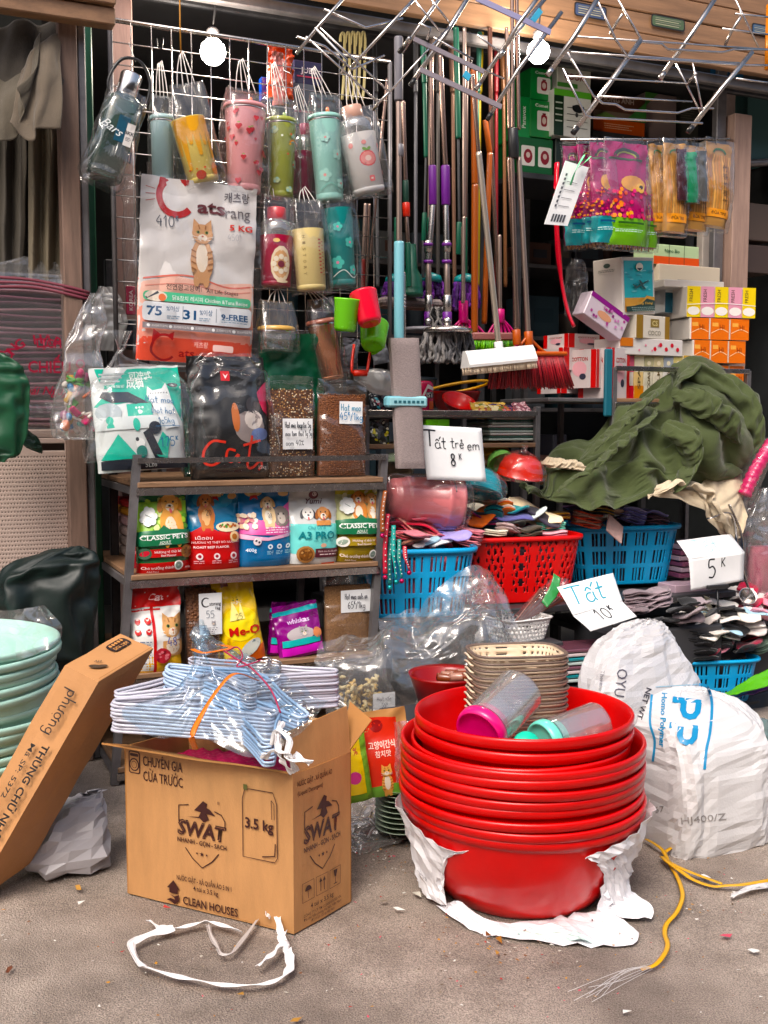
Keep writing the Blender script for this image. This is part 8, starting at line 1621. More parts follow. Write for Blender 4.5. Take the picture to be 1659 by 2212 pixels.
mb=MB();mb.box((0,.001,hh-.002),(wd,.02,hh+.03),MATS['beige_basket_plastic'],.005);mb.ob('rim',t);mb=MB();mb.box((0,.3,0),(wd,.31,hh),mat('basket_inside',C('6b5a52',.6),.7));mb.ob('back_wall',t)
mb=MB();mb.box((0,.012,-.02),(wd,.3,-.002),MATS['basket_inside']);mb.ob('base',t)
cr=MB();cr.box((-.02,.0,-zb7),(wd,.3,-.022),mat('dark_crate',(.03,.03,.035),.6),.01);cr.M=None;o=cr.ob('crate');o.location=t.location;o.rotation_euler=(0,0,AF);tagt(o,'dark crate under the beige perforated basket','crate')
zt8=AT(90,925,.33).z;z9=AT(90,610,.33).z;xl=tofr(AT(-40,760,.33)).x;xr=tofr(AT(188,760,.33)).x
t=thing('wrapped_bundle','wrapped bundle of mauve mats with red lettering resting on the beige basket','bundle',fr((xl+xr)/2,.36,zt8));ww=xr-xl;n=24;r=random.Random(3)
for k in range(n):
 h1=(z9-zt8)/n;o=sock(ww*r.uniform(.93,.99),.3,h1*1.05,mat('mat_mauve_%d'%(k%3),C(('7a4a5c','946a74','5c3446')[k%3],.75),.8,0,.2,40),k,.003).ob('folded_mat',t);o.location=(r.uniform(-.01,.01),.15,k*h1);o.rotation_euler=(0,0,r.uniform(-.02,.02))
s=sack([((0,.14,-.02),ww*.48,.16),((0,.14,.05),ww*.51,.2),((0,.14,(z9-zt8)*.5),ww*.51,.2),((0,.14,z9-zt8),ww*.5,.19),((0,.14,z9-zt8+.06),ww*.36,.1),((.03,.14,z9-zt8+.1),ww*.14,.05)],M['clearbig'],80,90,.004,(10,10),4,ax=XA,n_=YA,sup=6,bk=dict(s=1.08,mx=.02,lo=-.004,bend=.25));s.ob('printed_wrap',t)
cv=Canvas(lambda x,z,o:Vector((x,-.075-o,z)),step=.03,inc=.0004);Hh=z9-zt8
tx='HỒNG HẠP BAO'
for i,ch in enumerate(tx):
 a=180-180*(i+.5)/len(tx);rr=ww*.36
 if ch!=' ':cv.text(ch,.02+rr*math.cos(R(a)),Hh*.42+rr*.75*math.sin(R(a)),.032,'8e1636',.03,ang=a-90)
cv.text('Thái Nguyên',.04,Hh*.26,.03,'8e1636',.01,shear=.4,w=.2);cv.text('CHIẾU',.04,Hh*.42,.04,'8e1636',.02,w=.14);cv.text('LỊCH',.04,Hh*.58,.03,'8e1636',.02,w=.08)
cv.ob('red_lettering',t)
for k in range(3):
 b=MB();b.tube(spline([(-ww*.52,-.07,Hh+.005-.018*k),(0,-.075,Hh-.012*k),(ww*.5,-.07,Hh-.03-.012*k),(ww*.53,.1,Hh-.03)],24),.008,mat('maroon_strap',C('7a3c48',.8),.4),6,flat=(.002,.006));b.ob('strap',t)
def sackpx(name,label,cat,pts,mt,w,seed,amp=.01,f=(14,14),dr=.6,nu=36,nvv=40,world=True,group=None,**kw):
 """pts: (cx, y, halfwidth_px) bottom to top"""
 rings=[]
 for q in pts:
  ww_=q[3]if len(q)>3 else w
  p=AT(q[0],q[1],ww_);r=q[2]/FPX*p.y/math.cos(AF)*.97;rings.append((p,r,r*dr))
 s=sack(rings,mt,72,72,amp*.4,f,seed,bk=dict(s=1.16,mx=.03,lo=-.008,bend=.3),**kw);return tagt(s.ob(name),label,cat,group)
dgb=mat('dark_green_bag',C('1c5a3a',.6),.42,0,.2,6,.6,22)
sackpx('plastic_bag','dark green plastic bag bulging at the left edge','plastic bag',[(5,992,10),(10,970,34),(12,900,42),(8,840,44),(0,790,36),(-8,765,16)],dgb,.12,2,.016,(9,9))
sackpx('plastic_bag','dark green bag knot hanging above the perforated basket','plastic bag',[(88,978,3),(72,965,14),(58,945,18),(46,925,10)],mat('darker_green_bag',C('123a28',.7),.4,0,.15,6,.5,18),.2,4,.014,(20,20))
tb=sackpx('toy_bag','tall clear bag of small colourful toys hanging beside the mesh panel','bag',[(168,948,30),(160,930,40),(168,860,42),(180,760,34),(196,690,26),(205,645,14)],M['clearbig'],.12,6,.009,(12,12))
r=random.Random(6);tc_=['c8206c','1480b0','d06a2c','4a9a3c','e8e0d8','c89a3c','8a2c5c','2c8a7c']
for k in range(34):
 y=r.uniform(790,930);x=166+r.uniform(-26,28)*(1 if y>830 else .7);p=AT(x,y,.12+r.uniform(-.02,.02));b=MB();c_=mat('toy_'+tc_[k%8],C(tc_[k%8],.85),.35)
 if k%3==0:b.sphere((0,0,0),r.uniform(.012,.022),c_,12,sc=(1,.7,.8))
 elif k%3==1:b.tube(spline([(r.uniform(-.03,.03),r.uniform(-.01,.01),r.uniform(-.03,.03))for _ in range(4)],14),.005,c_,8)
 else:b.box((-.02,-.006,-.012),(.02,.006,.012),c_,.004)
 o=b.ob('small_toy');o.location=p;o.rotation_euler=(r.random(),r.random()*3,r.random());tagt(o,'small bright plastic toy inside the tall clear bag','toy','small toys in the tall clear bag')
sackpx('plastic_bag','greyish film bag hanging behind the left edge of the mesh panel','plastic bag',[(234,752,22),(236,700,30),(232,650,26),(228,622,12)],M['milky'],.42,7,.01)
sackpx('plastic_bag','dark green heavy bag slumped behind the mint basins','plastic bag',[(110,1450,80),(100,1400,92),(98,1300,94),(110,1230,84),(140,1195,50),(160,1182,14)],mat('blackgreen_bag',C('0e221e',.5),.5,0,.15,6,.6,22),.02,8,.022,(9,9),dr=.7)
pbox('blister_pack','pink lettered pack beside the big hanging cat food bag','package',274,300,618,680,.4,.02,glossy('9a3a50'),lambda cv,w,h:(cv.text('KOREA',-w*.15,h*.5,w*.3,'e0c8cc',.02,ang=90,w=h*.7),cv.text('TOP',w*.25,h*.5,w*.25,'e0c8cc',.02,ang=90,w=h*.4)))
pbox('dark_carton','dark navy carton low behind the mesh panel','carton',258,300,690,752,.5,.1,mat('navy_carton',C('1c2638',.7),.4))
wrap(268,300,380,620,.44,.06,61,'long clear sleeve hanging in front of the pale post',amp=.006)
#mint basins at the left
def basin_prof(Rr,rb,h,th=.003,bd=.02):
 return[(0,.004),(rb*.55,.006),(rb*.6,0),(rb*.97,0),(rb,.006),(rb+(Rr-rb)*.42,h*.26),(rb+(Rr-rb)*.72,h*.55),(Rr*.965,h*.86),(Rr*.972,h-bd+.002),(Rr*.99,h-bd),(Rr*1.0,h-bd+.0015),(Rr*1.002,h-bd*.5),(Rr*1.006,h-.007),(Rr*1.0,h-.001),(Rr*.985,h+.001),(Rr*.97,h-.003),(Rr*.955,h*.86),(rb+(Rr-rb)*.72-.005,h*.55),(rb+(Rr-rb)*.42-.005,h*.27),(rb*.97,.011),(0,.01)]
zt=1.2-(1385-915)/2300*2.95
ctr=Vector(((-138-829.5)/2300*2.95,2.95,0))
for k in range(15):
 zt_k=zt-.025*k;t=thing('mint_basin','mint green plastic basin, %s from the top of the stack at the left edge'%(OR2+['thirteenth','fourteenth','fifteenth'])[k],'basin',ctr+Vector((.010*math.sin(k*1.7),.01*math.cos(k),zt_k-.2)),rz=k*.4,rot=(R(1.5*math.sin(k)),R(1.2*math.cos(k*2)),k*.4),group='mint basins stacked at the left edge')
 b=MB();b.lathe(basin_prof(.31,.2,.2),M['mint'],72);b.ob('basin_body',t)
b=MB();b.lathe([(0,0),(.22,0),(.24,zt-.025*14-.2-.001),(0,zt-.025*14-.2-.001)],mat('dark_crate',(.03,.03,.035),.6),30,M=Matrix.Translation(ctr));tagt(b.ob('stand'),'dark round stand under the mint basins','stand')
cvp=sheet([[(-60,1310,0),(-60,1370,0),(-60,1420,0),(-60,1450,0)],[(20,1318,0),(20,1370,0),(25,1410,0),(30,1430,0)],[(75,1310,.0),(80,1340,-.02),(92,1375,-.02),(100,1402,-.03)],[(96,1305,.02),(118,1330,0),(134,1352,0),(138,1375,0)]],M['clearbig'],40,30,.01,(10,10),9,conv=lambda a,b_,c:AY(a,b_,2.8+c*2));tagt(cvp.ob('plastic_cover'),'clear plastic film lying over the top mint basin','plastic cover')
s=sack([(AZ(150,1890)+Vector((0,.1,.0)),.07,.05),(AY(150,1862,2.78),.11,.07),(AY(165,1790,2.8),.085,.06),(AY(180,1735,2.85),.06,.04),(AY(195,1712,2.88),.03,.02)],mat('white_film_solid',(.42,.4,.42),.3,0,.05,6,.4,20),60,60,.012,(6,6),12);Q=faceted(s.P,4,.006,3,True);s=MB();s.grid(Q,mat('white_film_solid',(.5,.48,.5),.28,0,.05,6),False,False,True);tagt(s.ob('plastic_bag'),'crumpled whitish plastic bag under the leaning long carton','plastic bag')
#long leaning carton
ea,eb,ec,ed=AY(137,1439,2.66),AY(260,1369,2.80),AY(332,1401,2.74),AY(213,1473,2.58)
cb=AZ(66,1905,.0);axv=cb-ec;axv.z=-(ed.z)+.002
t=thing('long_carton','long brown carton leaning diagonally at the left with printed black lettering','box',ed+axv)
ea=eb+ed-ec
def bent(p,k):
 return p
E=[ea,ed,ec,eb];n=24;P=np.zeros((4*8,n,3))
for j in range(n):
 f=j/(n-1)
 for i in range(32):
  s=i//8;u=(i%8)/8;a,b_=E[s],E[(s+1)%4];p=a.lerp(b_,u)+axv*f*1.0;c=(ea+ec)/2+axv*f
  d=(p-c).normalized();e=.004*float(pn(f*6,i*.35,3))-.012*math.exp(-((f-.62)*9)**2)*(1 if s==0 else 0)*math.sin(u*math.pi)-.01*math.exp(-((f-.25)*8)**2)*math.sin(u*math.pi)*(s in(0,3))
  P[i,j]=p+d*e
b=MB();b.grid(P,M['card2'],False,True);b.add([tuple(p)for p in P[:,-1]],[tuple(range(32))],M['card2']);b.ob('carton_body',t,world=True)
b=MB();b.add([tuple(p)for p in P[:,0]],[tuple(range(31,-1,-1))],M['card2']);b.ob('end_flap',t,world=True)
nn=(ed-ea).cross(axv).normalized();nn=nn if nn.dot(CAMP-ea)>0 else-nn;Lx,Lz=axv.length,(ed-ea).length
cv=Canvas(lambda x,z,o:ea+axv*(x/Lx)+(ed-ea)*(z/Lz)+nn*(o+.007),step=.05,inc=.0003)
cv.hand('phượng',Lx*.17,Lz*.62,Lz*.34,'241c18',.085);cv.text('THÙNG CHỮ NHẬT TO',Lx*.56,Lz*.74,Lz*.19,'1c1816',.035,w=Lx*.52);cv.text('Mã SP: 5372  Số lượng: 3 cái',Lx*.6,Lz*.42,Lz*.13,'2a2420',.012,w=Lx*.56);cv.text('Màu: Trắng',Lx*.66,Lz*.16,Lz*.12,'2a2420',.01)
cv.mb.ob('printed_lettering',t,world=True)
ne=(ed-ea).cross(eb-ea).normalized();ne=ne if ne.dot(CAMP-ea)>0 else-ne;w1,h1=(eb-ea).length,(ed-ea).length
cv=Canvas(lambda x,z,o:ea+(eb-ea)*(x/w1)+(ed-ea)*(z/h1)+ne*(o+.002),step=.05,inc=.0003)
cv.rect(w1*.6,h1*.16,w1*.93,h1*.5,'2c1c1a',r=.012);cv.text('DUY TÂN',w1*.765,h1*.4,h1*.1,'c48d5a',.03,w=w1*.24);
for k in range(5):cv.ell(w1*(.66+.05*k),h1*.25,.004,.006,'c48d5a',8)
cv.ell(w1*.2,h1*.58,.018,.008,'4a3a2c',ang=60);cv.ell(w1*.24,h1*.66,.018,.007,'4a3a2c',ang=40);cv.text('VN',w1*.3,h1*.48,h1*.08,'4a3a2c',.02,ang=60)
cv.line([(w1*.02,h1*.98),(w1*.98,h1*.98)],.002,'8a5c34')
cv.mb.ob('printed_mark',t,world=True)
#detergent carton with hangers
A,B,D_=AZ(635,2018,.001),AZ(278,1930,.001),AZ(757,1948,.001)
U1=A-B;V1=D_-A;BH=.385;w1,w2=U1.length,V1.length
t=thing('open_carton','open brown detergent carton with black printed logos full of white hangers','box',A);th=.005
def wallp(name,p,d,L_,h,nrm,mt=M['card'],n=24,m=16,amp=.0022,sd=1):
 dn=d.normalized();b=MB();G1=np.zeros((n,m,3));G2=np.zeros((n,m,3))
 for i in range(n):
  for j in range(m):
   u,v=i/(n-1),j/(m-1);q=p+d*u+Vector((0,0,h*v));e=amp*float(pn(u*3,v*3,sd))*min(1,8*min(u,1-u))+.004*math.sin(u*math.pi)*v*v
   G1[i,j]=q+nrm*e;G2[i,j]=q+nrm*(e-th)
 b.grid(G1,mt);b.grid(G2[::-1],M['cardin'])
 for X1,X2 in((G1[0],G2[0]),(G2[-1],G1[-1]),(G2[:,0],G1[:,0]),(G1[:,-1],G2[:,-1])):b.grid(np.stack([X1,X2],0),M['cardin'])
 return b.ob(name,t,world=True),(lambda x,z,o:p+dn*x+Vector((0,0,z))+nrm*(amp*float(pn(x/L_*3,z/h*3,sd))*min(1,8*max(0,min(x/L_,1-x/L_)))+.004*math.sin(max(0,min(1,x/L_))*math.pi)*(z/h)**2+o))
nF=Vector((U1.y,-U1.x,0)).normalized();nS=Vector((V1.y,-V1.x,0)).normalized()
_,F1=wallp('front_panel',B,U1,w1,BH,nF,sd=2)
_,F2=wallp('side_panel',A,V1,w2,BH,nS,sd=3)
wallp('back_panel',B+V1,U1,w1,BH,nF,sd=4);wallp('side_panel',B,V1,w2,BH,Vector((-nS.x,-nS.y,0))*-1,sd=5)
b=MB();b.add([tuple(p+Vector((0,0,.004)))for p in(A,D_,B+V1,B)],[(0,1,2,3)],M['cardin']);b.ob('base_panel',t,world=True)
def flap(pts,name='flap',n=12):
 P=surf([[pts[0],pts[3]],[tuple((Vector(pts[0])+Vector(pts[1]))/2),tuple((Vector(pts[3])+Vector(pts[2]))/2)],[pts[1],pts[2]]],n,n);P=disp(P,.003,6,6,3,False);Nn=gnorm(P)*.004;b=MB();b.grid(P,M['card']);Q=P-Nn;b.grid(Q[::-1],M['cardin'])
 for X1,X2 in((P[0],Q[0]),(Q[-1],P[-1]),(Q[:,0],P[:,0]),(P[:,-1],Q[:,-1])):b.grid(np.stack([X1,X2],0),M['cardin'])
 return b.ob(name,t,world=True)
Z=Vector((0,0,BH));BT,AT_,DT_=B+Z,A+Z,D_+Z
flap([tuple(BT),tuple(AT_),tuple(AT_+Vector((0,0,.008))+nF*.02),tuple(BT+Vector((-.02,0,.02))+nF*.06)])
flap([tuple(AT_),tuple(DT_),tuple(DT_+Vector((0,0,.115))-nS*.01),tuple(AT_+Vector((0,0,.10))-nS*.012)])
flap([tuple(DT_-nS*.002),tuple(DT_+Vector((-.03,.02,.0))),tuple(DT_+Vector((.0,.05,.115))),tuple(DT_+Vector((.055,.02,.075)))])
flap([tuple(B+V1+Z),tuple(DT_),tuple(DT_+Vector((0,.05,.06))),tuple(B+V1+Z+Vector((0,.06,.06)))])
K='3a1a18'
cv=Canvas(F1,step=.03,base=.0008,inc=.00015);X=lambda a:a*w1;Y_=lambda a:a*BH
cv.rect(X(.02),Y_(.83),X(.095),Y_(.98),K,r=.006);cv.rect(X(.027),Y_(.837),X(.088),Y_(.973),M['card'],r=.005);cv.rect(X(.03),Y_(.945),X(.085),Y_(.965),K,r=.003);cv.ell(X(.057),Y_(.89),.016,.017,K,18);cv.ell(X(.057),Y_(.89),.0125,.0135,M['card'],18);cv.ell(X(.057),Y_(.89),.009,.0095,K,16);cv.ell(X(.057),Y_(.89),.0075,.008,M['card'],16)
cv.text('CHUYÊN GIA',X(.24),Y_(.93),.026,K,.006,w=X(.25));cv.text('CỬA TRƯỚC',X(.24),Y_(.83),.026,K,.006,w=X(.25))
def shield(cv,cx,cz,s,ys=1.):
 q=lambda x,z:(cx+x*s,cz+z*s*ys)
 for pts in([(-.13,.19),(-.235,.17),(-.235,.03)],[(.13,.17),(.2,.15),(.235,.1),(.235,.04)],[(-.17,-.19),(-.1,-.27),(0,-.34),(.1,-.27),(.17,-.19)]):cv.line([q(*p)for p in pts],.006*s*1.6,K,sm=0)
 cv.poly([q(*p)for p in((-.15,.085),(-.03,.10),(-.005,.145),(-.075,.15),(.02,.245),(.06,.225),(.05,.19),(.085,.18),(.14,.13),(.05,.14),(.075,.09),(.02,.06),(-.02,.09))],K)
 cv.text('SWAT',cx,cz-.01*s*ys,.135*s*ys,K,.045,shear=.12,w=.5*s);cv.text('SWAT',cx,cz-.01*s*ys,.12*s*ys,M['card'],.0,shear=.12,w=.47*s);cv.text('SWAT',cx,cz-.01*s*ys,.112*s*ys,K,.012,shear=.12,w=.465*s)
 cv.text('NHANH - GỌN - SẠCH',cx,cz-.125*s*ys,.04*s*ys,K,.02,w=.5*s)
 for k,rr in((-.05,.014),(0,.022),(.05,.014)):
  pts=[(cx+k*s+rr*s*(1 if i%2==0 else .42)*math.sin(i*math.pi/5),cz-.22*s*ys+rr*s*ys*(1 if i%2==0 else .42)*math.cos(i*math.pi/5))for i in range(10)];cv.poly(pts,K)
shield(cv,X(.475),Y_(.55),.29)
cv.line([(X(.735),Y_(.86)),(X(.72),Y_(.8)),(X(.72),Y_(.43)),(X(.9),Y_(.43)),(X(.915),Y_(.46)),(X(.915),Y_(.8)),(X(.895),Y_(.87)),(X(.76),Y_(.87))],.0022,K,True);cv.rect(X(.728),Y_(.86),X(.75),Y_(.895),'5a5a30');cv.line([(X(.885),Y_(.82)),(X(.9),Y_(.8)),(X(.9),Y_(.7)),(X(.885),Y_(.7)),(X(.885),Y_(.82))],.0016,K);cv.line([(X(.83),Y_(.452)),(X(.9),Y_(.47)),(X(.905),Y_(.55))],.003,K)
cv.text('3.5 kg',X(.815),Y_(.655),.026,K,.03,w=X(.16));cv.text('®',X(.58),Y_(.74),.008,K)
cv.text('NƯỚC GIẶT - XẢ QUẦN ÁO 5 IN 1',X(.485),Y_(.20),.0125,K,.015,w=X(.33));cv.text('4 túi x 3.5 kg',X(.495),Y_(.15),.0125,K,.012,w=X(.15))
cv.text('CLEAN HOUSES',X(.52),Y_(.055),.021,K,.02,w=X(.33));hx,hz=X(.295),Y_(.085)
cv.poly([(hx-.018,hz+.012),(hx+.002,hz+.034),(hx+.021,hz+.012),(hx+.014,hz+.012),(hx+.014,hz+.0),(hx-.011,hz+.0),(hx-.011,hz+.012)],K);cv.poly([(hx-.012,hz-.003),(hx+.004,hz-.008),(hx+.018,hz-.002),(hx+.018,hz-.018),(hx+.004,hz-.028),(hx-.008,hz-.022),(hx-.02,hz-.02),(hx-.008,hz-.014),(hx+.006,hz-.016),(hx+.002,hz-.01)],K)
cv.mb.ob('printed_logos',t,world=True)
cv=Canvas(F2,step=.03,base=.0008,inc=.00015);X=lambda a:a*w2
cv.text('NƯỚC GIẶT - XẢ QUẦN ÁO',X(.36),Y_(.93),.013,K,.012,w=X(.58));cv.text('(Liquid Detergent)',X(.28),Y_(.87),.011,K,.005,w=X(.42));shield(cv,X(.48),Y_(.6),.27,1.15)
for k in range(3):
 x0=X(.13+.235*k);cv.line([(x0,Y_(.17)),(x0+X(.2),Y_(.17)),(x0+X(.2),Y_(.29)),(x0,Y_(.29))],.0016,K,True)
cx0=X(.23);cv.ell(cx0,Y_(.235),.012,.012,K,12,a0=0,a1=180);cv.line([(cx0,Y_(.23)),(cx0,Y_(.185))],.0016,K);cx0=X(.465)
for s in(-.006,.006):cv.line([(cx0+s,Y_(.19)),(cx0+s,Y_(.265))],.0025,K);cv.poly([(cx0+s-.005,Y_(.25)),(cx0+s+.005,Y_(.25)),(cx0+s,Y_(.28))],K)
cx0=X(.70);cv.poly([(cx0-.008,Y_(.28)),(cx0+.008,Y_(.28)),(cx0+.003,Y_(.235)),(cx0-.003,Y_(.235))],K);cv.line([(cx0,Y_(.235)),(cx0,Y_(.19))],.002,K);cv.line([(cx0-.007,Y_(.19)),(cx0+.007,Y_(.19))],.002,K)
cv.text('4 túi x 3.5 kg',X(.46),Y_(.13),.012,K,.01,w=X(.4));cv.text('CÔNG TY CP TM CLEANHOUSES VN',X(.47),Y_(.085),.007,K,.004,w=X(.66));cv.text('Địa chỉ: Văn phòng Hà Nội, Việt Nam',X(.47),Y_(.06),.007,K,.004,w=X(.66));cv.text('ĐT: 0123 - SX tại Việt Nam',X(.47),Y_(.035),.007,K,.004,w=X(.4))
cv.mb.ob('printed_logos',t,world=True)
for FF,ww in((F1,w1),(F2,w2)):
 pass
b=MB();G_=Matrix.Translation((0,0,0));c0=(B+D_)/2+Vector((0,0,BH-.055));du,dv=U1.normalized(),V1.normalized()
P=np.array([[tuple(c0+du*(a-.5)*w1*.9+dv*(c-.5)*w2*.86+Vector((0,0,.03*math.sin(a*3)*.5+.006*math.sin(a*60)*math.sin(c*30))))for c in np.linspace(0,1,30)]for a in np.linspace(0,1,60)]);b.grid(P,mat('pink_grid_mat',C('c4265c',.9),.45));tagt(b.ob('grid_mat',solid=.004),'crimson pink dimpled mat inside the detergent carton','mat')
def hanger_mesh(L_=.40,H_=.12,bl=False):
 b=MB();mt=mat('white_hanger_blue',C('b8cce4',.9),.25,coat=.3)if bl else mat('white_hanger',C('c9c8d4',.9),.25,coat=.3);r=.0042;e=.022;pts=[]
 hs=L_/2
 ctl=[(-hs+.02,-.004),(-hs+.005,.002),(-hs,.014),(-hs+.008,.028),(-hs*.55,H_*.55),(-.03,H_*.95),(.03,H_*.95),(hs*.55,H_*.55),(hs-.008,.028),(hs,.014),(hs-.005,.002),(hs-.02,-.004),(hs*.5,0),(0,0),(-hs*.5,0)]
 P=crom(np.array([(x,y,0)for x,y in ctl+[ctl[0]]]),56)[:-1];b.tube([tuple(p)for p in P],r,mt,6,closed=True)
 hk=crom(np.array([(0,H_*.95,0),(0,H_*.95+.03,0),(.012,H_+.045,0),(.03,H_+.06,0),(.02,H_+.085,0),(-.006,H_+.085,0),(-.016,H_+.07,0)]),18);b.tube([tuple(p)for p in hk],.0026,M['chrome'],6)
 return b
hm=hanger_mesh().ob('plastic_hanger');hb=hanger_mesh(bl=True).ob('plastic_hanger')
first=[True,True]
def hstack(label,grp,px,py,Y,n,ang,step=.0085,src=0,tx=0,ty=0,fan=0,seed=1,sc=1.):
 r=random.Random(seed);p=AY(px,py,Y)
 for k in range(n):
  s_=(hm,hb)[src]
  if first[src]:o=s_;first[src]=False
  else:o=s_.copy();COL.objects.link(o)
  o.location=p+Vector((r.uniform(-.003,.003),r.uniform(-.003,.003),k*step));o.rotation_euler=(tx+r.uniform(-.015,.015),ty+r.uniform(-.01,.01),R(ang+fan*k)+r.uniform(-.012,.012));o.scale=(sc,)*3
  tagt(o,label,'hanger',grp)
hstack('white hanger in the lowest front layer of the hanger bundle','hangers in the lowest front layer',415,1592,2.50,9,-6,src=0,ty=R(3),tx=R(4))
hstack('white hanger in the second layer with tips to the left','hangers in the second left layer',430,1535,2.60,8,10,src=0,ty=R(-3),tx=R(6),seed=2)
hstack('pale blue hanger in the steep middle layer under the blue film','hangers in the steep middle layer',500,1548,2.56,8,-22,src=1,tx=R(12),ty=R(13),seed=3)
hstack('pale hanger in the back right layer with rounded ends outward','hangers in the back right layer',575,1536,2.66,13,24,src=0,ty=R(2),tx=R(2),seed=4,step=.0075)
hstack('bluish hanger in the front right layer pointing at the street','hangers in the front right layer',520,1600,2.50,8,-62,src=1,tx=R(5),ty=R(6),seed=5,step=.0085,sc=.8)
hstack('white hanger ends standing behind the left tips','hangers in the upper centre layer',470,1500,2.64,8,-50,src=0,tx=R(4),ty=R(2),seed=6,sc=.75)
def AYc(x,y,Y):return AY(x,y,Y)
m=sheet([[(392,1500,2.52),(360,1500,2.5),(300,1520,2.5),(262,1545,2.5)],[(408,1440,2.6),(400,1470,2.5),(372,1530,2.45),(350,1590,2.4)],[(420,1356,2.64),(424,1400,2.56),(440,1480,2.46),(430,1580,2.38)],[(436,1346,2.66),(448,1402,2.54),(500,1500,2.46),(545,1620,2.36)],[(450,1372,2.68),(500,1415,2.58),(570,1500,2.52),(625,1590,2.42)],[(462,1396,2.72),(540,1425,2.66),(620,1475,2.62),(692,1530,2.58)]],M['bluefilm'],96,88,.004,(10,5),17,True,.012,(5,3),conv=AYc,bk=dict(s=1.16,mx=.03,lo=-.006,bend=.25,drift=.02));tagt(m.ob('blue_film'),'translucent blue plastic film gathered over the hangers','plastic film')
s=sack([(AY(436,1412,2.55),.022,.02),(AY(434,1395,2.56),.014,.012),(AY(432,1372,2.57),.024,.018),(AY(430,1352,2.58),.016,.006)],M['bluefilm'],24,24,.006,(30,30),3);tagt(s.ob('film_knot'),'twisted neck of blue film above the hangers','plastic film')
ot=mat('orange_tape',C('e07a1c',.92),.35)
for k,(pts,lab)in enumerate((([(416,1402,2.53),(440,1410,2.5),(480,1404,2.54),(500,1398,2.56),(470,1392,2.6)],'orange tape tied round the neck of the blue film'),([(558,1470,2.50),(508,1455,2.43),(470,1490,2.40),(435,1545,2.37),(415,1590,2.33),(422,1618,2.36)],'long orange tape strapped across the hanger bundle'))):
 b=MB();P=spline([AY(*q)for q in pts],40);b.tube(P,.006,ot,6,flat=(.0075,.0012));tagt(b.ob('orange_tape'),lab,'tape')
b=MB();b.tube(spline([AY(478,1402,2.55),AY(505,1420,2.5),AY(545,1445,2.48),(AY(585,1490,2.45)),AY(606,1540,2.42)],40),.0022,mat('crimson_string',C('a01850',.9),.5),6);b.tube(spline([AY(488,1408,2.54),AY(512,1398,2.5),AY(524,1418,2.49),AY(512,1440,2.48),AY(548,1432,2.48),AY(565,1425,2.5)],40),.0018,MATS['crimson_string'],6);tagt(b.ob('string'),'crimson string looped over the blue film','string')
wr=mat('white_ribbon',(.78,.76,.76),.35,0,.06,20,.3,60)
def ribbon(pts,wd,name,label,conv,n=60,mt=wr,th=.0012,tw=0,par=None):
 P=crom(np.array([tuple(conv(*q))for q in pts]),n);b=MB();vs=[];G_=np.zeros((n,4,3))
 for i in range(n):
  d=P[min(i+1,n-1)]-P[max(i-1,0)];d/=np.linalg.norm(d)+1e-9;s=np.cross(d,(0,0,1));s/=np.linalg.norm(s)+1e-9;u=np.cross(s,d);a=tw*math.sin(i*.35)+.25;s2=s*math.cos(a)+u*math.sin(a)
  wv=wd*(1+.12*math.sin(i*.5))
  for j,f in enumerate((-.5,-.18,.2,.5)):G_[i,j]=P[i]+s2*wv*f+u*(.003*((j%2)*1.))
 b.grid(G_,mt,False);o=b.ob(name,par,world=par is not None,solid=th)
 if par is None:tagt(o,label,'ribbon')
 return o
for k,pts in enumerate(([(590,1610,2.36),(600,1580,2.34),(625,1600,2.32),(620,1640,2.3),(650,1645,2.3),(672,1650,2.3),(650,1640,2.32),(636,1630,2.34)],[(568,1640,2.34),(590,1625,2.31),(620,1632,2.3),(640,1668,2.33)],[(610,1560,2.4),(600,1590,2.34),(606,1640,2.31),(632,1672,2.33)])):
 ribbon(pts,.014,'white_ribbon',['white ribbon loop curling out of the carton corner','white ribbon end lying on the hangers at the carton corner','white ribbon hanging down at the carton corner'][k],AY,tw=.5)
#red basins
cB=Vector((AZ(1146,1988).x,2.69,0))
for k in range(8):
 t=thing('red_basin','large red basin in the lower wide stack, %s'%('lowest one showing its whole bowl' if k==0 else('topmost of the wide ones' if k==7 else OR2[k]+' from the bottom')),'basin',cB+Vector((.003*math.sin(k*2.2),.003*math.cos(k*1.7),.001+.0235*k)),rot=(R(.7*math.sin(k*1.3+.5)),R(.7*math.cos(k*2)),k*.5),group='wide red basins' if 0<k<7 else None)
 b=MB();b.lathe(basin_prof(.312,.205,.237,bd=.0215),M['red'],96);b.ob('basin_body',t)
for k in range(3):
 t=thing('red_basin',['smaller red basin lowest of the three on top','smaller red basin in the middle of the top three','smaller red basin on top holding beige baskets and clear jars'][k],'basin',cB+Vector((.004*k-.002,.003*k,.2+.031*k)),rot=(R(.8-.6*k),R(.7*k-1),k),group=None)
 b=MB();b.lathe(basin_prof(.279,.17,.205,bd=.027),M['red'],96);b.ob('basin_body',t)
bc=Vector(((1120-829.5)/2300*2.80,2.80,.275));nB=13
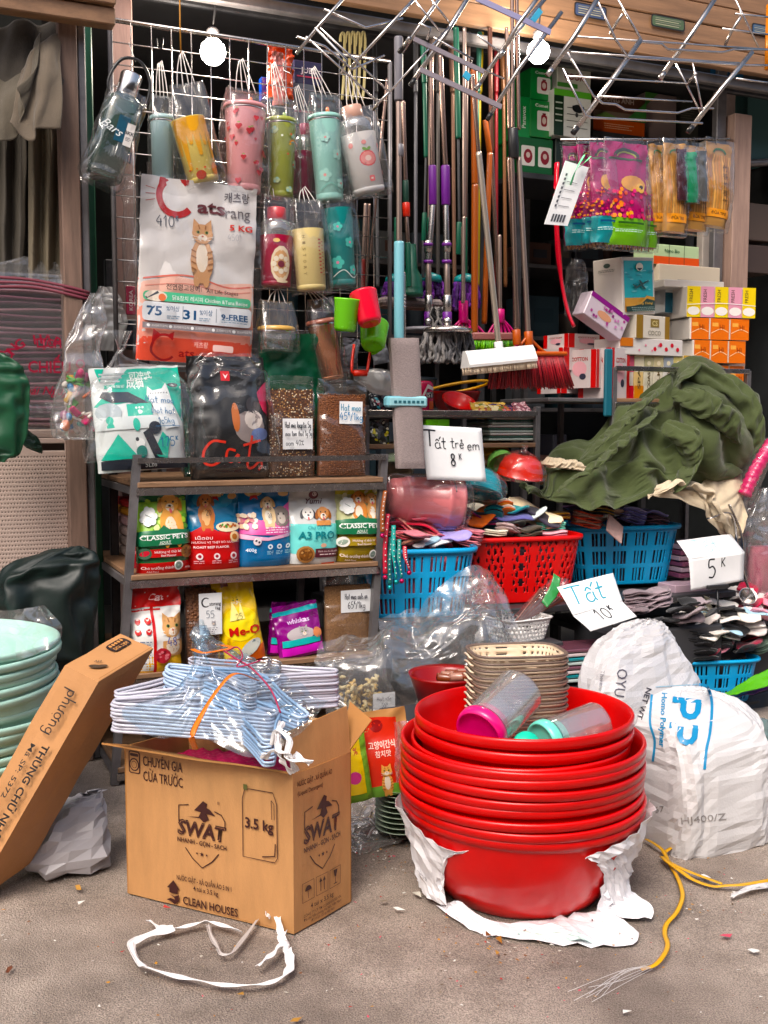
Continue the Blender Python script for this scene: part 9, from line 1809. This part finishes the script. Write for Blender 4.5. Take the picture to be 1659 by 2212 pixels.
def beige_basket():
 n=96;hx,hy,h=.122,.088,.11;sup=4.2
 t=thing('beige_basket','beige rectangular basket with taupe rim, lowest of the stack in the red basin','basket',bc,rot=(0,0,R(10)),group='beige baskets nested in the red basin')
 def pt(a,v,off=0):
  c,d=math.cos(a),math.sin(a);c=math.copysign(abs(c)**(2/sup),c);d=math.copysign(abs(d)**(2/sup),d);s=.8+.2*v;return(c*(hx*s+off),d*(hy*s+off),h*v)
 A_=np.linspace(0,2*math.pi,n,endpoint=False)
 P=np.array([[pt(a,v)for v in np.linspace(0,1,25)]for a in A_]);sk_=np.zeros((n,25),bool)
 for i in range(n):
  for j in range(24):sk_[i,j]=(i%3==0)and j in(17,18,21)
 b=MB();b.grid(P,M['cream'],True,True,False,skip=sk_);b.ob('basket_wall',t,solid=.0022)
 b=MB();b.add([pt(a,0)for a in A_],[tuple(range(n-1,-1,-1))],M['cream']);b.ob('basket_base',t)
 b=MB();R_=[[pt(a,v,o)for a in A_]for o,v in((.001,.9),(.005,.9),(.0055,.975),(.0008,.98))];b.grid(np.array(R_),M['cream'],True,False,True);b.ob('rim_band',t)
 b=MB();R_=[[pt(a,v,o)for a in A_]for o,v in((.0,.976),(.0065,.972),(.008,.99),(.006,1.012),(.0,1.014),(-.003,.99))];b.grid(np.array(R_),M['taupe'],True,False,True);b.ob('taupe_trim',t)
 b=MB();
 for s in(-1,1):b.tube([tuple(q)for q in crom(np.array([(s*(hx+.004),-.03,h*.86),(s*(hx+.012),-.028,h*.9),(s*(hx+.013),0,h*.93),(s*(hx+.012),.028,h*.9),(s*(hx+.004),.03,h*.86)]),14)],.003,M['cream'],6)
 b.ob('side_handle',t);return t
src=beige_basket()
for k in range(1,nB):
 c=copyt(src,loc=bc+Vector((.002*math.sin(k*2.),.002*math.cos(k*3),.0178*k)),rot=(R(.5*math.sin(k)),R(.5*math.cos(k)),R(10+.8*math.sin(k*1.9))))
 c['label']='beige basket with taupe rim, %s from the bottom of its stack'%(OR2+['thirteenth'])[k]
 if k==nB-1:c['label']='topmost beige basket with its hollow interior in view in the red basin';del c['group']
def jar(label,p,q,r,lidc,mt=M['rigid']):
 ax=(q-p);Lh=ax.length;t=thing('clear_jar',label,'jar',p,rot=tuple(ax.to_track_quat('Z','Y').to_euler()));rot=ax.to_track_quat('Z','Y').to_matrix().to_4x4();XF[t.name]=Matrix.Translation(p)@rot
 lm=mat('lid_'+lidc,C(lidc,.92),.3,coat=.3)
 b=MB();b.lathe([(r*.92,.012),(r*.95,.02),(r*.97,Lh*.5),(r*1.0,Lh*.98),(r*.98,Lh),(r*.93,Lh*.985),(0,Lh*.98)],mt,48);b.lathe([(r*.87,.02),(r*.93,Lh*.5),(r*.93,Lh*.97)],mt,48);b.ob('jar_body',t)
 b=MB();b.lathe([(0,.004),(r*.5,.002),(r*.86,.0),(r*.88,-.006),(r*.97,-.006),(r*1.03,.004),(r*1.04,.018),(r*.98,.026),(r*.96,.022)],lm,48);b.ob('lid',t)
 b=MB();b.lathe([(r*.8,.03),(r*.84,.034),(r*.84,.05)],lm,40);b.ob('inner_seal',t);return t
jar('clear plastic jar with pink lid lying in the top red basin',AY(1036,1584,2.50),AY(1122,1494,2.64),.064,'e0287c')
jar('clear plastic jar with mint lid lying in the top red basin',AY(1172,1606,2.52),AY(1290,1562,2.62),.054,'7cd8c4')
b=MB();b.lathe([(.0,0),(.03,.0),(.034,.012),(.03,.024),(0,.026)],mat('lid_mint2',C('2fc4a4',.92),.3,coat=.3),30,M=Matrix.Translation(AY(1136,1612,2.50))@Matrix.Rotation(R(60),4,'X'));tagt(b.ob('screw_top'),'loose mint green lid between the two clear jars','lid')
WR=mat('woven_white_sheet',(.78,.77,.8),.4,0,.04,9,.4,160,coat=.15);WR2=mat('woven_sheet_mint',(.5,.66,.62),.45,0,.06,8,.4,140)
t=thing('torn_wrapper','torn white woven wrapper slipped down round the base of the red basins','wrapper',cB)
def bp(ang,z,extra=.006):
 r=.205+(.312-.205)*min(1,(z/.237))**.8+extra;a=R(-90+ang);return Vector((cB.x+r*math.cos(a),cB.y+r*math.sin(a),z))
def patch(rows,name='wrapper_patch',nu=40,nv=30,mt=WR,amp=.006,f=(14,14),sd=1):
 m=sheet(rows,mt,nu*2,nv*2,amp*.9,(f[0]*.6,f[1]*.6),sd,True,.003,(6,6),bk=dict(s=1.035,mx=.012,lo=-.004,bend=.2,drift=.006));P=m.P;a,c=P.shape[:2];U,V=np.meshgrid(np.arange(a),np.arange(c),indexing='ij');e=np.minimum(np.minimum(U,a-2-U),np.minimum(V,c-2-V));sk=e<.3+2.2*pn(U*.12,V*.12,sd);Q=faceted(P,5,.0035,sd);m=MB();m.grid(Q,mt,False,skip=sk[::5,::5][:Q.shape[0],:Q.shape[1]]&False);return m.ob(name,t,world=True,solid=.0006)
patch([[bp(-100,.22,.02),bp(-100,.14,.02),bp(-100,.06,.03),bp(-95,.005,.05)],[bp(-78,.235,.014),bp(-80,.15,.02),bp(-82,.07,.03),bp(-80,.004,.05)],[bp(-62,.215,.012),bp(-64,.15,.014),bp(-66,.07,.03),bp(-66,.004,.06)],[bp(-48,.19,.012),bp(-50,.12,.012),bp(-58,.06,.02),bp(-56,.004,.05)],[bp(-28,.19,.010),bp(-44,.172,.010),bp(-50,.10,.012),bp(-48,.003,.05)]],sd=3)
patch([[bp(-60,.004,.02),bp(-60,.003,.055)],[bp(-45,.035,.014),bp(-42,.002,.07)],[bp(-30,.012,.02),bp(-28,.002,.09)],[bp(-12,.006,.01),bp(-12,.003,.10)],[bp(8,.004,.0),bp(8,.003,.13)],[bp(26,.004,.0),bp(24,.004,.17)],[bp(40,.004,.02),bp(34,.006,.20)],[bp(50,.02,.04),bp(42,.012,.16)]],nu=60,nv=20,sd=5,mt=WR)
patch([[bp(-8,.008,.06),bp(-8,.006,.085)],[bp(10,.008,.07),bp(10,.007,.11)],[bp(24,.01,.10),bp(22,.008,.15)]],nu=30,nv=12,sd=6,mt=WR2)
patch([[bp(22,.19,.012),bp(30,.165,.012),bp(38,.12,.012),bp(40,.05,.02),bp(44,.006,.03)],[bp(34,.2,.014),bp(42,.16,.016),bp(48,.1,.02),bp(50,.04,.05),bp(48,.006,.10)],[bp(52,.215,.014),bp(56,.15,.02),bp(58,.09,.03),bp(58,.03,.07),bp(54,.008,.15)],[bp(70,.235,.016),bp(70,.16,.022),bp(68,.1,.03),bp(66,.04,.06),bp(60,.03,.12)],[bp(92,.23,.02),bp(90,.15,.024),bp(86,.08,.03),bp(80,.03,.05),bp(74,.01,.07)]],sd=8,nu=50,nv=44,amp=.009)
cv=Canvas(lambda x,z,o:bp(-68+x/.3*57.3,z,.034+o),step=.02,inc=.0006);cv.text('GROUP',0,.07,.014,'6a6a78',.01,ang=0);cv.mb.ob('printed_mark',t,world=True)
#white polymer sack
WS=mat('white_pp_sack',(.6,.59,.595),.4,0,.05,5,.35,160,coat=.12)
def ppc(x,y,w,d=.0):return AY(x,y,w)
rings=[(AY(1508,1828,3.02),.145,.08),(AY(1510,1812,3.02),.16,.13),(AY(1512,1740,3.03),.163,.15),(AY(1512,1660,3.04),.167,.155),(AY(1508,1600,3.06),.170,.15),(AY(1502,1550,3.09),.166,.13),(AY(1490,1512,3.12),.13,.09),(AY(1480,1494,3.13),.08,.05),(AY(1476,1488,3.13),.03,.02)]
s=sack(rings,WS,144,144,.017,(3.4,3.0),21,sup=4.2,bk=dict(s=1.04,mx=.008,bend=.1,levels=3));Q=faceted(s.P,3,.0012,5,True);s=MB();s.grid(Q,WS,False,False,True);s.add([tuple(p)for p in Q[-1]],[tuple(range(len(Q[-1])))],WS)
t=thing('polymer_sack','large white woven polymer sack with blue PP print leaning by the baskets','sack',AZ(1500,1830));s.ob('sack_body',t,world=True)
rings=[(AY(1350,1620,3.14),.12,.05),(AY(1375,1560,3.16),.18,.07),(AY(1383,1500,3.18),.195,.08),(AY(1375,1442,3.22),.178,.085),(AY(1373,1393,3.26),.142,.075),(AY(1380,1365,3.28),.1,.05),(AY(1388,1347,3.3),.06,.03),(AY(1396,1338,3.3),.02,.012)]
s2=sack(rings,mat('thin_white_sack',(.6,.59,.6),.38,0,.05,5,.35,160,coat=.15,trans=.25),104,120,.016,(4,4),33,sup=2.6,bk=dict(s=1.05,mx=.014,bend=.15));Q=faceted(s2.P,3,.0018,7,True);m_=s2.mats[0];s2=MB();s2.grid(Q,m_,False,False,True);s2.ob('upper_fold',t,world=True)
from mathutils.bvhtree import BVHTree
bv=[BVHTree.FromPolygons([Vector(v)for v in q.v],q.f)for q in(s,s2)]
def onsack(px,py,off):
 d=ray(px,py).normalized();best=None
 for q in bv:
  h=q.ray_cast(CAMP,d)
  if h[0]is not None and(best is None or h[3]<best[1]):best=(h[0],h[3])
 return(best[0]if best else AY(px,py,3.0))-d*(off+.0015)
def sackprint(cx,cy,ang):
 a=R(ang);ux,uy=math.cos(a),math.sin(a)
 return Canvas(lambda x,z,o:onsack(cx+x*ux-z*(-uy)*1.,cy+x*uy-z*ux,o),step=6.,base=.0012,inc=.0003)
PB='1c86b4'
cv=sackprint(1478,1560,97);[cv.line(l_,13,PB,sm=0)for x_ in(-46,10)for l_ in([(x_,-31),(x_,31)],[(x_,26),(x_+20,26),(x_+30,20),(x_+33,10),(x_+30,0),(x_+20,-6),(x_,-6)])];cv.mb.ob('printed_letters',t,world=True)
cv=sackprint(1433,1550,93);cv.text('Homo Polymer',5,0,12,PB,.03,w=118);cv.mb.ob('printed_letters',t,world=True)
cv=Canvas(lambda x,z,o:onsack(x,z,o),step=8.,base=.0012,inc=.0003)
cv.line([(1510,1478),(1526,1482),(1535,1500),(1538,1530),(1534,1580),(1526,1620),(1522,1662)],6,PB,sm=40);cv.line([(1408,1500),(1404,1560),(1414,1600),(1410,1645)],5,PB,sm=24);cv.line([(1416,1484),(1510,1478)],1.5,'8ab4c8',sm=10);cv.mb.ob('printed_frame',t,world=True)
cv=sackprint(1520,1768,-6);cv.text('HJ400/Z',0,0,15,'8a8684',.0,w=98);cv.mb.ob('printed_letters',t,world=True)
cv=sackprint(1424,1748,-4);cv.text('67',0,0,14,'8a8684',.0,w=20);cv.mb.ob('printed_letters',t,world=True)
cv=sackprint(1392,1520,108);cv.text('NET WT',0,0,12,'3c3a42',.02,w=70);cv.mb.ob('printed_letters',t,world=True)
cv=sackprint(1342,1475,98);cv.text('OYU',0,0,24,'4a4854',.0,w=60);cv.mb.ob('printed_letters',t,world=True)
cv=sackprint(1300,1470,96);cv.text('Thermo',0,0,9,'6a6870',.0,w=44);cv.mb.ob('printed_letters',t,world=True)
sackpx('plastic_bag','pale teal film bag behind the right side of the polymer sack','plastic bag',[(1640,1800,20),(1650,1740,36),(1655,1620,40),(1640,1560,20)],film('teal_film',tint=(.5,.75,.78),milk=.5,gl=.12),-1.0,8,.012)
#big clear plastic, nuts bag, snack cartons, junk between carton and basins
m=sheet([[(706,1392,-.22),(704,1430,-.28),(722,1480,-.32),(720,1540,-.34)],[(770,1368,-.2),(775,1420,-.34),(780,1490,-.38),(790,1560,-.38)],[(850,1352,-.16),(860,1410,-.34),(865,1480,-.4),(850,1562,-.36)],[(930,1306,-.12),(940,1380,-.32),(945,1450,-.38),(905,1530,-.36)],[(1000,1262,-.1),(1010,1350,-.3),(1010,1430,-.36),(985,1500,-.36)],[(1060,1268,-.1),(1065,1340,-.28),(1060,1400,-.34),(1045,1460,-.34)],[(1112,1335,-.14),(1112,1370,-.22),(1105,1410,-.28),(1090,1450,-.3)]],M['clearbig'],120,96,.013,(4,4),19,True,.03,(4,4),conv=AT,bk=dict(s=1.22,mx=.06,lo=-.02,bend=.3,levels=4,it=(60,50,50,40)));tagt(m.ob('plastic_sheet'),'large crumpled clear plastic sheet between the rack and the baskets','plastic sheet')
m=sheet([[(820,1340,-.1),(840,1400,-.2),(860,1450,-.22)],[(900,1318,-.05),(930,1390,-.2),(960,1440,-.24)],[(985,1278,-.02),(1020,1330,-.2),(1060,1390,-.24)],[(1060,1262,0),(1100,1330,-.14),(1120,1390,-.2)]],M['clearbig'],88,72,.012,(5,5),29,True,.02,(4,4),conv=AT,bk=dict(s=1.2,mx=.05,lo=-.02,bend=.3));tagt(m.ob('plastic_sheet'),'second crumpled clear film layer behind the large clear sheet','plastic sheet')
p=AT(785,1565,-.3);t=thing('nuts_bag','clear bag of pale cashew shaped treats with a note in front of the rack','bag',p);r=random.Random(4);nm_=[mat('nut_%d'%i,C(h,.9),.5)for i,h in enumerate(('d8c08a','c8a868','e4d4a8'))];b=MB()
for i in range(90):
 a=r.uniform(0,6.28);c=Vector((r.uniform(-.07,.05),r.uniform(-.035,.02),r.uniform(.03,.16)));q=Matrix.Translation(c)@Euler((r.random()*6,r.random()*6,r.random()*6)).to_matrix().to_4x4()
 b.tube([(.011*math.cos(R(g)),.011*math.sin(R(g)),0)for g in range(0,171,34)],[.003,.0055,.0065,.0065,.0055,.003],nm_[i%3],6,M=q)
b.ob('treats',t,kind='stuff');s=sack([((0,0,0),.07,.035),((0,0,.03),.1,.06),((0,0,.1),.1,.06),((-.005,0,.16),.085,.05),((.01,0,.2),.06,.02),((.02,0,.24),.08,.01)],M['clear'],56,56,.004,(14,14),7,ax=XA,n_=YA,bk=dict(s=1.12,mx=.02,lo=-.002,bend=.25));s.ob('clear_bag',t)
cv=Canvas(lambda x,z,o:Vector((.045+x,-.068-o,.09+z)),inc=.0004);cv.rect(-.04,-.03,.04,.03,M['paper']);cv.hand('Hạt sấy',0,.01,.014,'5a5a6a',.1);cv.hand('55ᴷ',0,-.012,.014,'5a5a6a',.1);cv.ob('price_note',t)
b=MB();b.box((-.14,-.08,-(p.z)+.001),(.12,.08,-.004),mat('dark_crate',(.03,.03,.035),.6),.01);b.ob('x');o=bpy.data.objects['x'];o.name='crate';o.location=p;o.rotation_euler=(0,0,AF);tagt(o,'dark crate under the bag of cashew shaped treats','crate')
def A_snack(cv,w,h):
 cv.rect(-w*.5,0,w*.5,h,'b88a5c');cv.rect(-w*.5,0,w*.5,h*.14,'6a9a3c');cv.poly([(-w*.34,h*.12),(w*.3,h*.16),(w*.3,h*.9),(-w*.34,h*.94)],'cc3c1c');cv.ell(-w*.08,h*.82,w*.12,w*.12,'8c1c1c');cv.text('고양이간식',-w*.02,h*.6,h*.07,'f4dcd0',.02,w=w*.5);cv.text('참치맛',-w*.02,h*.5,h*.06,'f4dcd0',.01,w=w*.3);cat_(cv,0,h*.3,w*.22,'e0a25c','9a6030')
pS=AY(838,1714,2.95)
t=pouch('snack_box','open display box of orange cat snack pouches between carton and basins','snack box',pS,.15,.24,.05,mat('kraft_box',C('b98c60',.88),.6),201,rz=R(8),tilt=R(-4),roll=R(-6),art=A_snack,amp=.004)
t=pouch('snack_box','green and yellow snack box edge beside the orange snack box','snack box',AY(772,1728,2.9),.09,.24,.05,mat('green_box',C('7aa83c',.88),.5),203,rz=R(10),roll=R(-8),art=lambda cv,w,h:(cv.rect(-w*.3,h*.1,w*.3,h*.9,'e8c81c'),cv.text('55 %',0,h*.6,h*.08,'b01c2c',.02,w=w*.4),cv.ell(0,h*.3,w*.2,w*.2,'d04a8c')),amp=.004)
for k in range(9):
 t=thing('plate','grey green plastic plate in the low stack behind the red basins','plate',AY(868,1790-11*k,3.0),rz=k,group='grey green plates behind the red basins');b=MB();b.lathe([(0,0),(.05,0),(.075,.01),(.078,.012),(.05,.004),(0,.004)],mat('greygreen_plate',C('a9b8a4',.85),.4),30);b.ob('plate_body',t)
m=sheet([[(850,1560,2.95),(846,1620,2.92),(856,1690,2.9)],[(880,1556,2.9),(884,1620,2.86),(888,1700,2.84)],[(925,1570,2.95),(922,1620,2.92),(905,1690,2.95)]],film('pink_film',tint=(.95,.55,.55),milk=.35,gl=.14,bsc=14),30,30,.012,(12,12),11,True,.01,conv=AY);tagt(m.ob('pink_film'),'pinkish crumpled film squeezed behind the red basins','plastic film')
t=thing('red_bowl','dark red bowl of wrapped brown rolls behind the beige baskets','bowl',AY(965,1530,3.15));b=MB();b.lathe([(0,0),(.08,0),(.112,.1),(.116,.11),(.105,.1),(.07,.01),(0,.01)],mat('dark_red_plastic',C('8c0c14',.9),.3),44);b.ob('bowl_body',t)
for k in range(7):
 p=AY(945+9*k,1462-4*(k%3),3.1+.02*(k%3));b=MB();b.tube([tuple(p),tuple(p+Vector((.1,.03,-.02+.004*k)))],.012,mat('brown_roll_%d'%(k%2),C(('7c3c24','a87c6c')[k%2],.85),.3,coat=.4),12);tagt(b.ob('wrapped_roll'),'brown wrapped roll lying in the dark red bowl','roll','brown rolls in the dark red bowl')
b=MB();b.box((-.2,-.1,-.42),(.16,.1,-.001),mat('dark_crate',(.03,.03,.035),.6),.01,M=Matrix.Translation(AY(970,1530,3.17))@Matrix.Rotation(AF,4,'Z'));tagt(b.ob('crate'),'dark crate under the dark red bowl behind the basins','crate')
b=MB();b.box((-.16,-.12,0),(.2,.1,AT(1235,1472,-.16).z),mat('dark_crate',(.03,.03,.035),.6),.01,M=Matrix.Translation(Vector((AT(1235,1400,-.16).x,AT(1235,1400,-.16).y,0)))@Matrix.Rotation(AF-.1,4,'Z'));tagt(b.ob('crate'),'dark crate under the flat packs behind the beige baskets','crate')
#things on the ground
GZ=lambda x,y,z=0.:AZ(x,y,.004)+Vector((0,0,z))
t=thing('ribbon_loop','white woven strap lying in a loose loop on the asphalt before the carton','strap',GZ(460,2060))
ribbon([(322,2000),(340,2012),(352,2020),(380,2018),(420,2008),(450,2003),(480,2010),(520,2024)],.017,'strap_piece','',lambda x,y:GZ(x,y,.012),par=t,tw=.4)
ribbon([(376,2020),(330,2032),(292,2048),(284,2058),(292,2082),(305,2100),(316,2106)],.017,'strap_piece','',lambda x,y:GZ(x,y,.016),par=t,tw=.3)
ribbon([(308,2098),(360,2114),(420,2128),(480,2138),(540,2140),(580,2134),(615,2118),(626,2100),(626,2080),(620,2060)],.02,'strap_piece','',lambda x,y:GZ(x,y,.01),par=t,n=90,tw=.25)
ribbon([(618,2060),(606,2028),(598,2000),(586,1980),(578,2008)],.015,'strap_piece','',lambda x,y:GZ(x,y,.03 if y<2020 else .014),par=t,tw=.5)
ribbon([(558,2104),(580,2086),(598,2068),(612,2052),(606,2040),(616,2030)],.016,'strap_piece','',lambda x,y:GZ(x,y,.018),par=t,tw=.4)
ribbon([(450,2008),(456,2030),(470,2056),(480,2072),(500,2070),(515,2052),(555,1998)],.012,'strap_piece','',lambda x,y:GZ(x,y,.01),par=t,tw=.3,mt=mat('grey_ribbon',(.45,.41,.39),.5))
b=MB();p=GZ(352,2018,.014);b.sphere((0,0,0),.012,wr,10,M=Matrix.Translation(p),sc=(1.3,.8,.7));b.ob('knot',t,world=True);b=MB();p=GZ(616,2056,.014);b.sphere((0,0,0),.014,wr,10,M=Matrix.Translation(p),sc=(.8,1.2,.8));b.ob('knot',t,world=True)
yel=mat('yellow_strap',C('d8a414',.92),.35,0,.1,20)
t=thing('yellow_strap','yellow plastic packing strap winding over the asphalt beside the basins','strap',GZ(1450,1930))
def strap(pts,wd=.012,mt=yel,h=.008):
 P=spline([GZ(x,y,h*(1+.8*math.sin(i*1.3)))for i,(x,y)in enumerate(pts)],70);b=MB();b.tube(P,.006,mt,6,flat=(wd*.5,.001));b.ob('strap_piece',t,world=True)
strap([(1395,1818),(1412,1832),(1432,1846),(1448,1872),(1460,1890),(1470,1920),(1474,1950),(1462,1978),(1440,1998),(1436,2020),(1442,2048),(1436,2072),(1415,2092),(1385,2096)])
strap([(1432,1850),(1450,1842),(1475,1836),(1492,1824),(1502,1822)]);strap([(1430,1856),(1442,1872),(1470,1890),(1500,1904),(1540,1916),(1570,1920),(1605,1922),(1668,1908)],.016)
strap([(1436,1862),(1455,1878),(1490,1892),(1560,1912)],.014)
fm=mat('white_fibre',(.62,.6,.6),.5);r=random.Random(3);b=MB()
for i in range(8):
 x,y=1222+r.uniform(-4,30),2170+r.uniform(-10,4);b.tube(spline([GZ(1400+r.uniform(-10,20),2085+r.uniform(-5,14),.005),GZ(1340+r.uniform(-40,30),2118+r.uniform(-12,12),.012),GZ(x+r.uniform(0,60),y-r.uniform(0,26),.004)],10),.0005,fm,4)
tagt(b.ob('loose_fibres'),'frayed white fibres lying at the end of the yellow strap','fibres')['kind']='stuff'
b=MB()
for i in range(10):b.tube(spline([GZ(1578+r.uniform(0,6),1940+r.uniform(-4,4),.006),GZ(1620,1928+r.uniform(-8,8),.014),GZ(1668,1915+r.uniform(-8,6),.006)],8),.0022,fm,4)
tagt(b.ob('loose_fibres'),'bundle of white fibres at the right edge beside the yellow strap','fibres')['kind']='stuff'
s=sack([(GZ(800,1822,.0),.05,.04),(GZ(812,1805,.02),.1,.07),(GZ(820,1790,.05),.1,.06),(GZ(830,1770,.09),.05,.04),(GZ(836,1762,.1),.02,.02)],M['clearbig'],64,64,.008,(22,22),5,bk=dict(s=1.3,mx=.05,lo=-.02,bend=.25));tagt(s.ob('plastic_tangle'),'shiny crumpled clear plastic tangle between the carton and the basins','plastic bag')
r=random.Random(12);b=MB()
for i in range(16):
 a=r.uniform(0,6.28);c=GZ(815,1800,.02);L_=r.uniform(.08,.17);b.tube(spline([c,c+Vector((math.cos(a)*L_*.5,math.sin(a)*L_*.4,r.uniform(.0,.04))),c+Vector((math.cos(a)*L_,math.sin(a)*L_*.6,-.015))],8),.002,fm,4,flat=(.004,.0006))
tagt(b.ob('film_strips'),'thin white plastic strips spreading from the clear tangle','plastic strips')['kind']='stuff'
cols=['9a6a34','7a4a28','b88a4a','d8d4cc','c9c4b8','6a3c28','a8302c','e8e6e0','c08a2c','8a7c6c','54402c','d05a6c'];ms=[mat('scrap_'+h,C(h,.9),.6)for h in cols]
def scrap(mb,x,y,s,k,rr):
 a=rr.uniform(0,6.28);p=GZ(x,y,.002);n=rr.choice([3,4,5]);el=rr.uniform(.3,.8);vs=[]
 for i in range(n):q=2*math.pi*i/n+rr.uniform(-.4,.4);X,Y=math.cos(q)*s,math.sin(q)*s*el;vs.append((p.x+X*math.cos(a)-Y*math.sin(a),p.y+X*math.sin(a)+Y*math.cos(a),p.z+rr.uniform(.0,s*.5)))
 vs+=[(v[0],v[1],v[2]-.0006)for v in vs]
 mb.add(vs,[tuple(range(n)),tuple(range(2*n-1,n-1,-1))]+[(i,i+n,(i+1)%n+n,(i+1)%n)for i in range(n)],ms[k],False)
rr=random.Random(21);b=MB()
for i in range(420):
 u=rr.random()
 if u<.3:x,y=rr.gauss(840,70),rr.gauss(1840,40)
 elif u<.5:x,y=rr.gauss(1040,100),rr.gauss(2030,50)
 elif u<.65:x,y=rr.gauss(1520,90),rr.gauss(1930,60)
 else:x,y=rr.uniform(0,1659),1900+300*rr.random()**.8
 if y<1760 or(270<x<760 and y<2025):continue
 scrap(b,x,y,rr.uniform(.002,.0055),rr.randrange(len(ms)),rr)
tagt(b.ob('ground_litter'),'small paper and leaf scraps scattered over the asphalt','litter')['kind']='stuff'
for k,(x,y,s,c,lab)in enumerate(((169,1922,.02,2,'dry tan leaf scrap on the ground below the long carton'),(175,1952,.012,7,'small white paper scrap below the long carton'),(360,1962,.012,6,'dark crimson scrap just before the detergent carton'),(20,2098,.016,5,'dark brown leaf scrap at the left edge of the asphalt'),(522,2152,.014,2,'tan leaf scrap right under the white strap loop'),(640,2208,.018,2,'brown leaf at the bottom edge of the picture'),(1080,2032,.018,0,'brown scrap in front of the torn wrapper'),(1054,2024,.016,1,'dark brown scrap in front of the torn wrapper'),(1074,2062,.014,2,'orange tan scrap farther in front of the torn wrapper'),(862,1968,.016,7,'shiny whitish scrap left of the torn wrapper'),(1570,2024,.02,11,'white and pink paper scrap right of the yellow strap'),(1628,2056,.014,7,'white paper scrap near the right edge'),(1520,1898,.02,7,'white scrap beside the yellow strap'),(1444,1735,.014,2,'tan leaf scrap resting by the sack'),(830,1950,.012,9,'grey scrap between the carton and the basins'),(1350,2188,.014,7,'pale foil scrap at the lower right'),(900,1935,.02,4,'greyish strip scrap left of the torn wrapper'))):
 b=MB();scrap(b,x,y,s,c,random.Random(k));tagt(b.ob('leaf_scrap' if c in(0,1,2,5)else 'paper_scrap'),lab,'scrap')
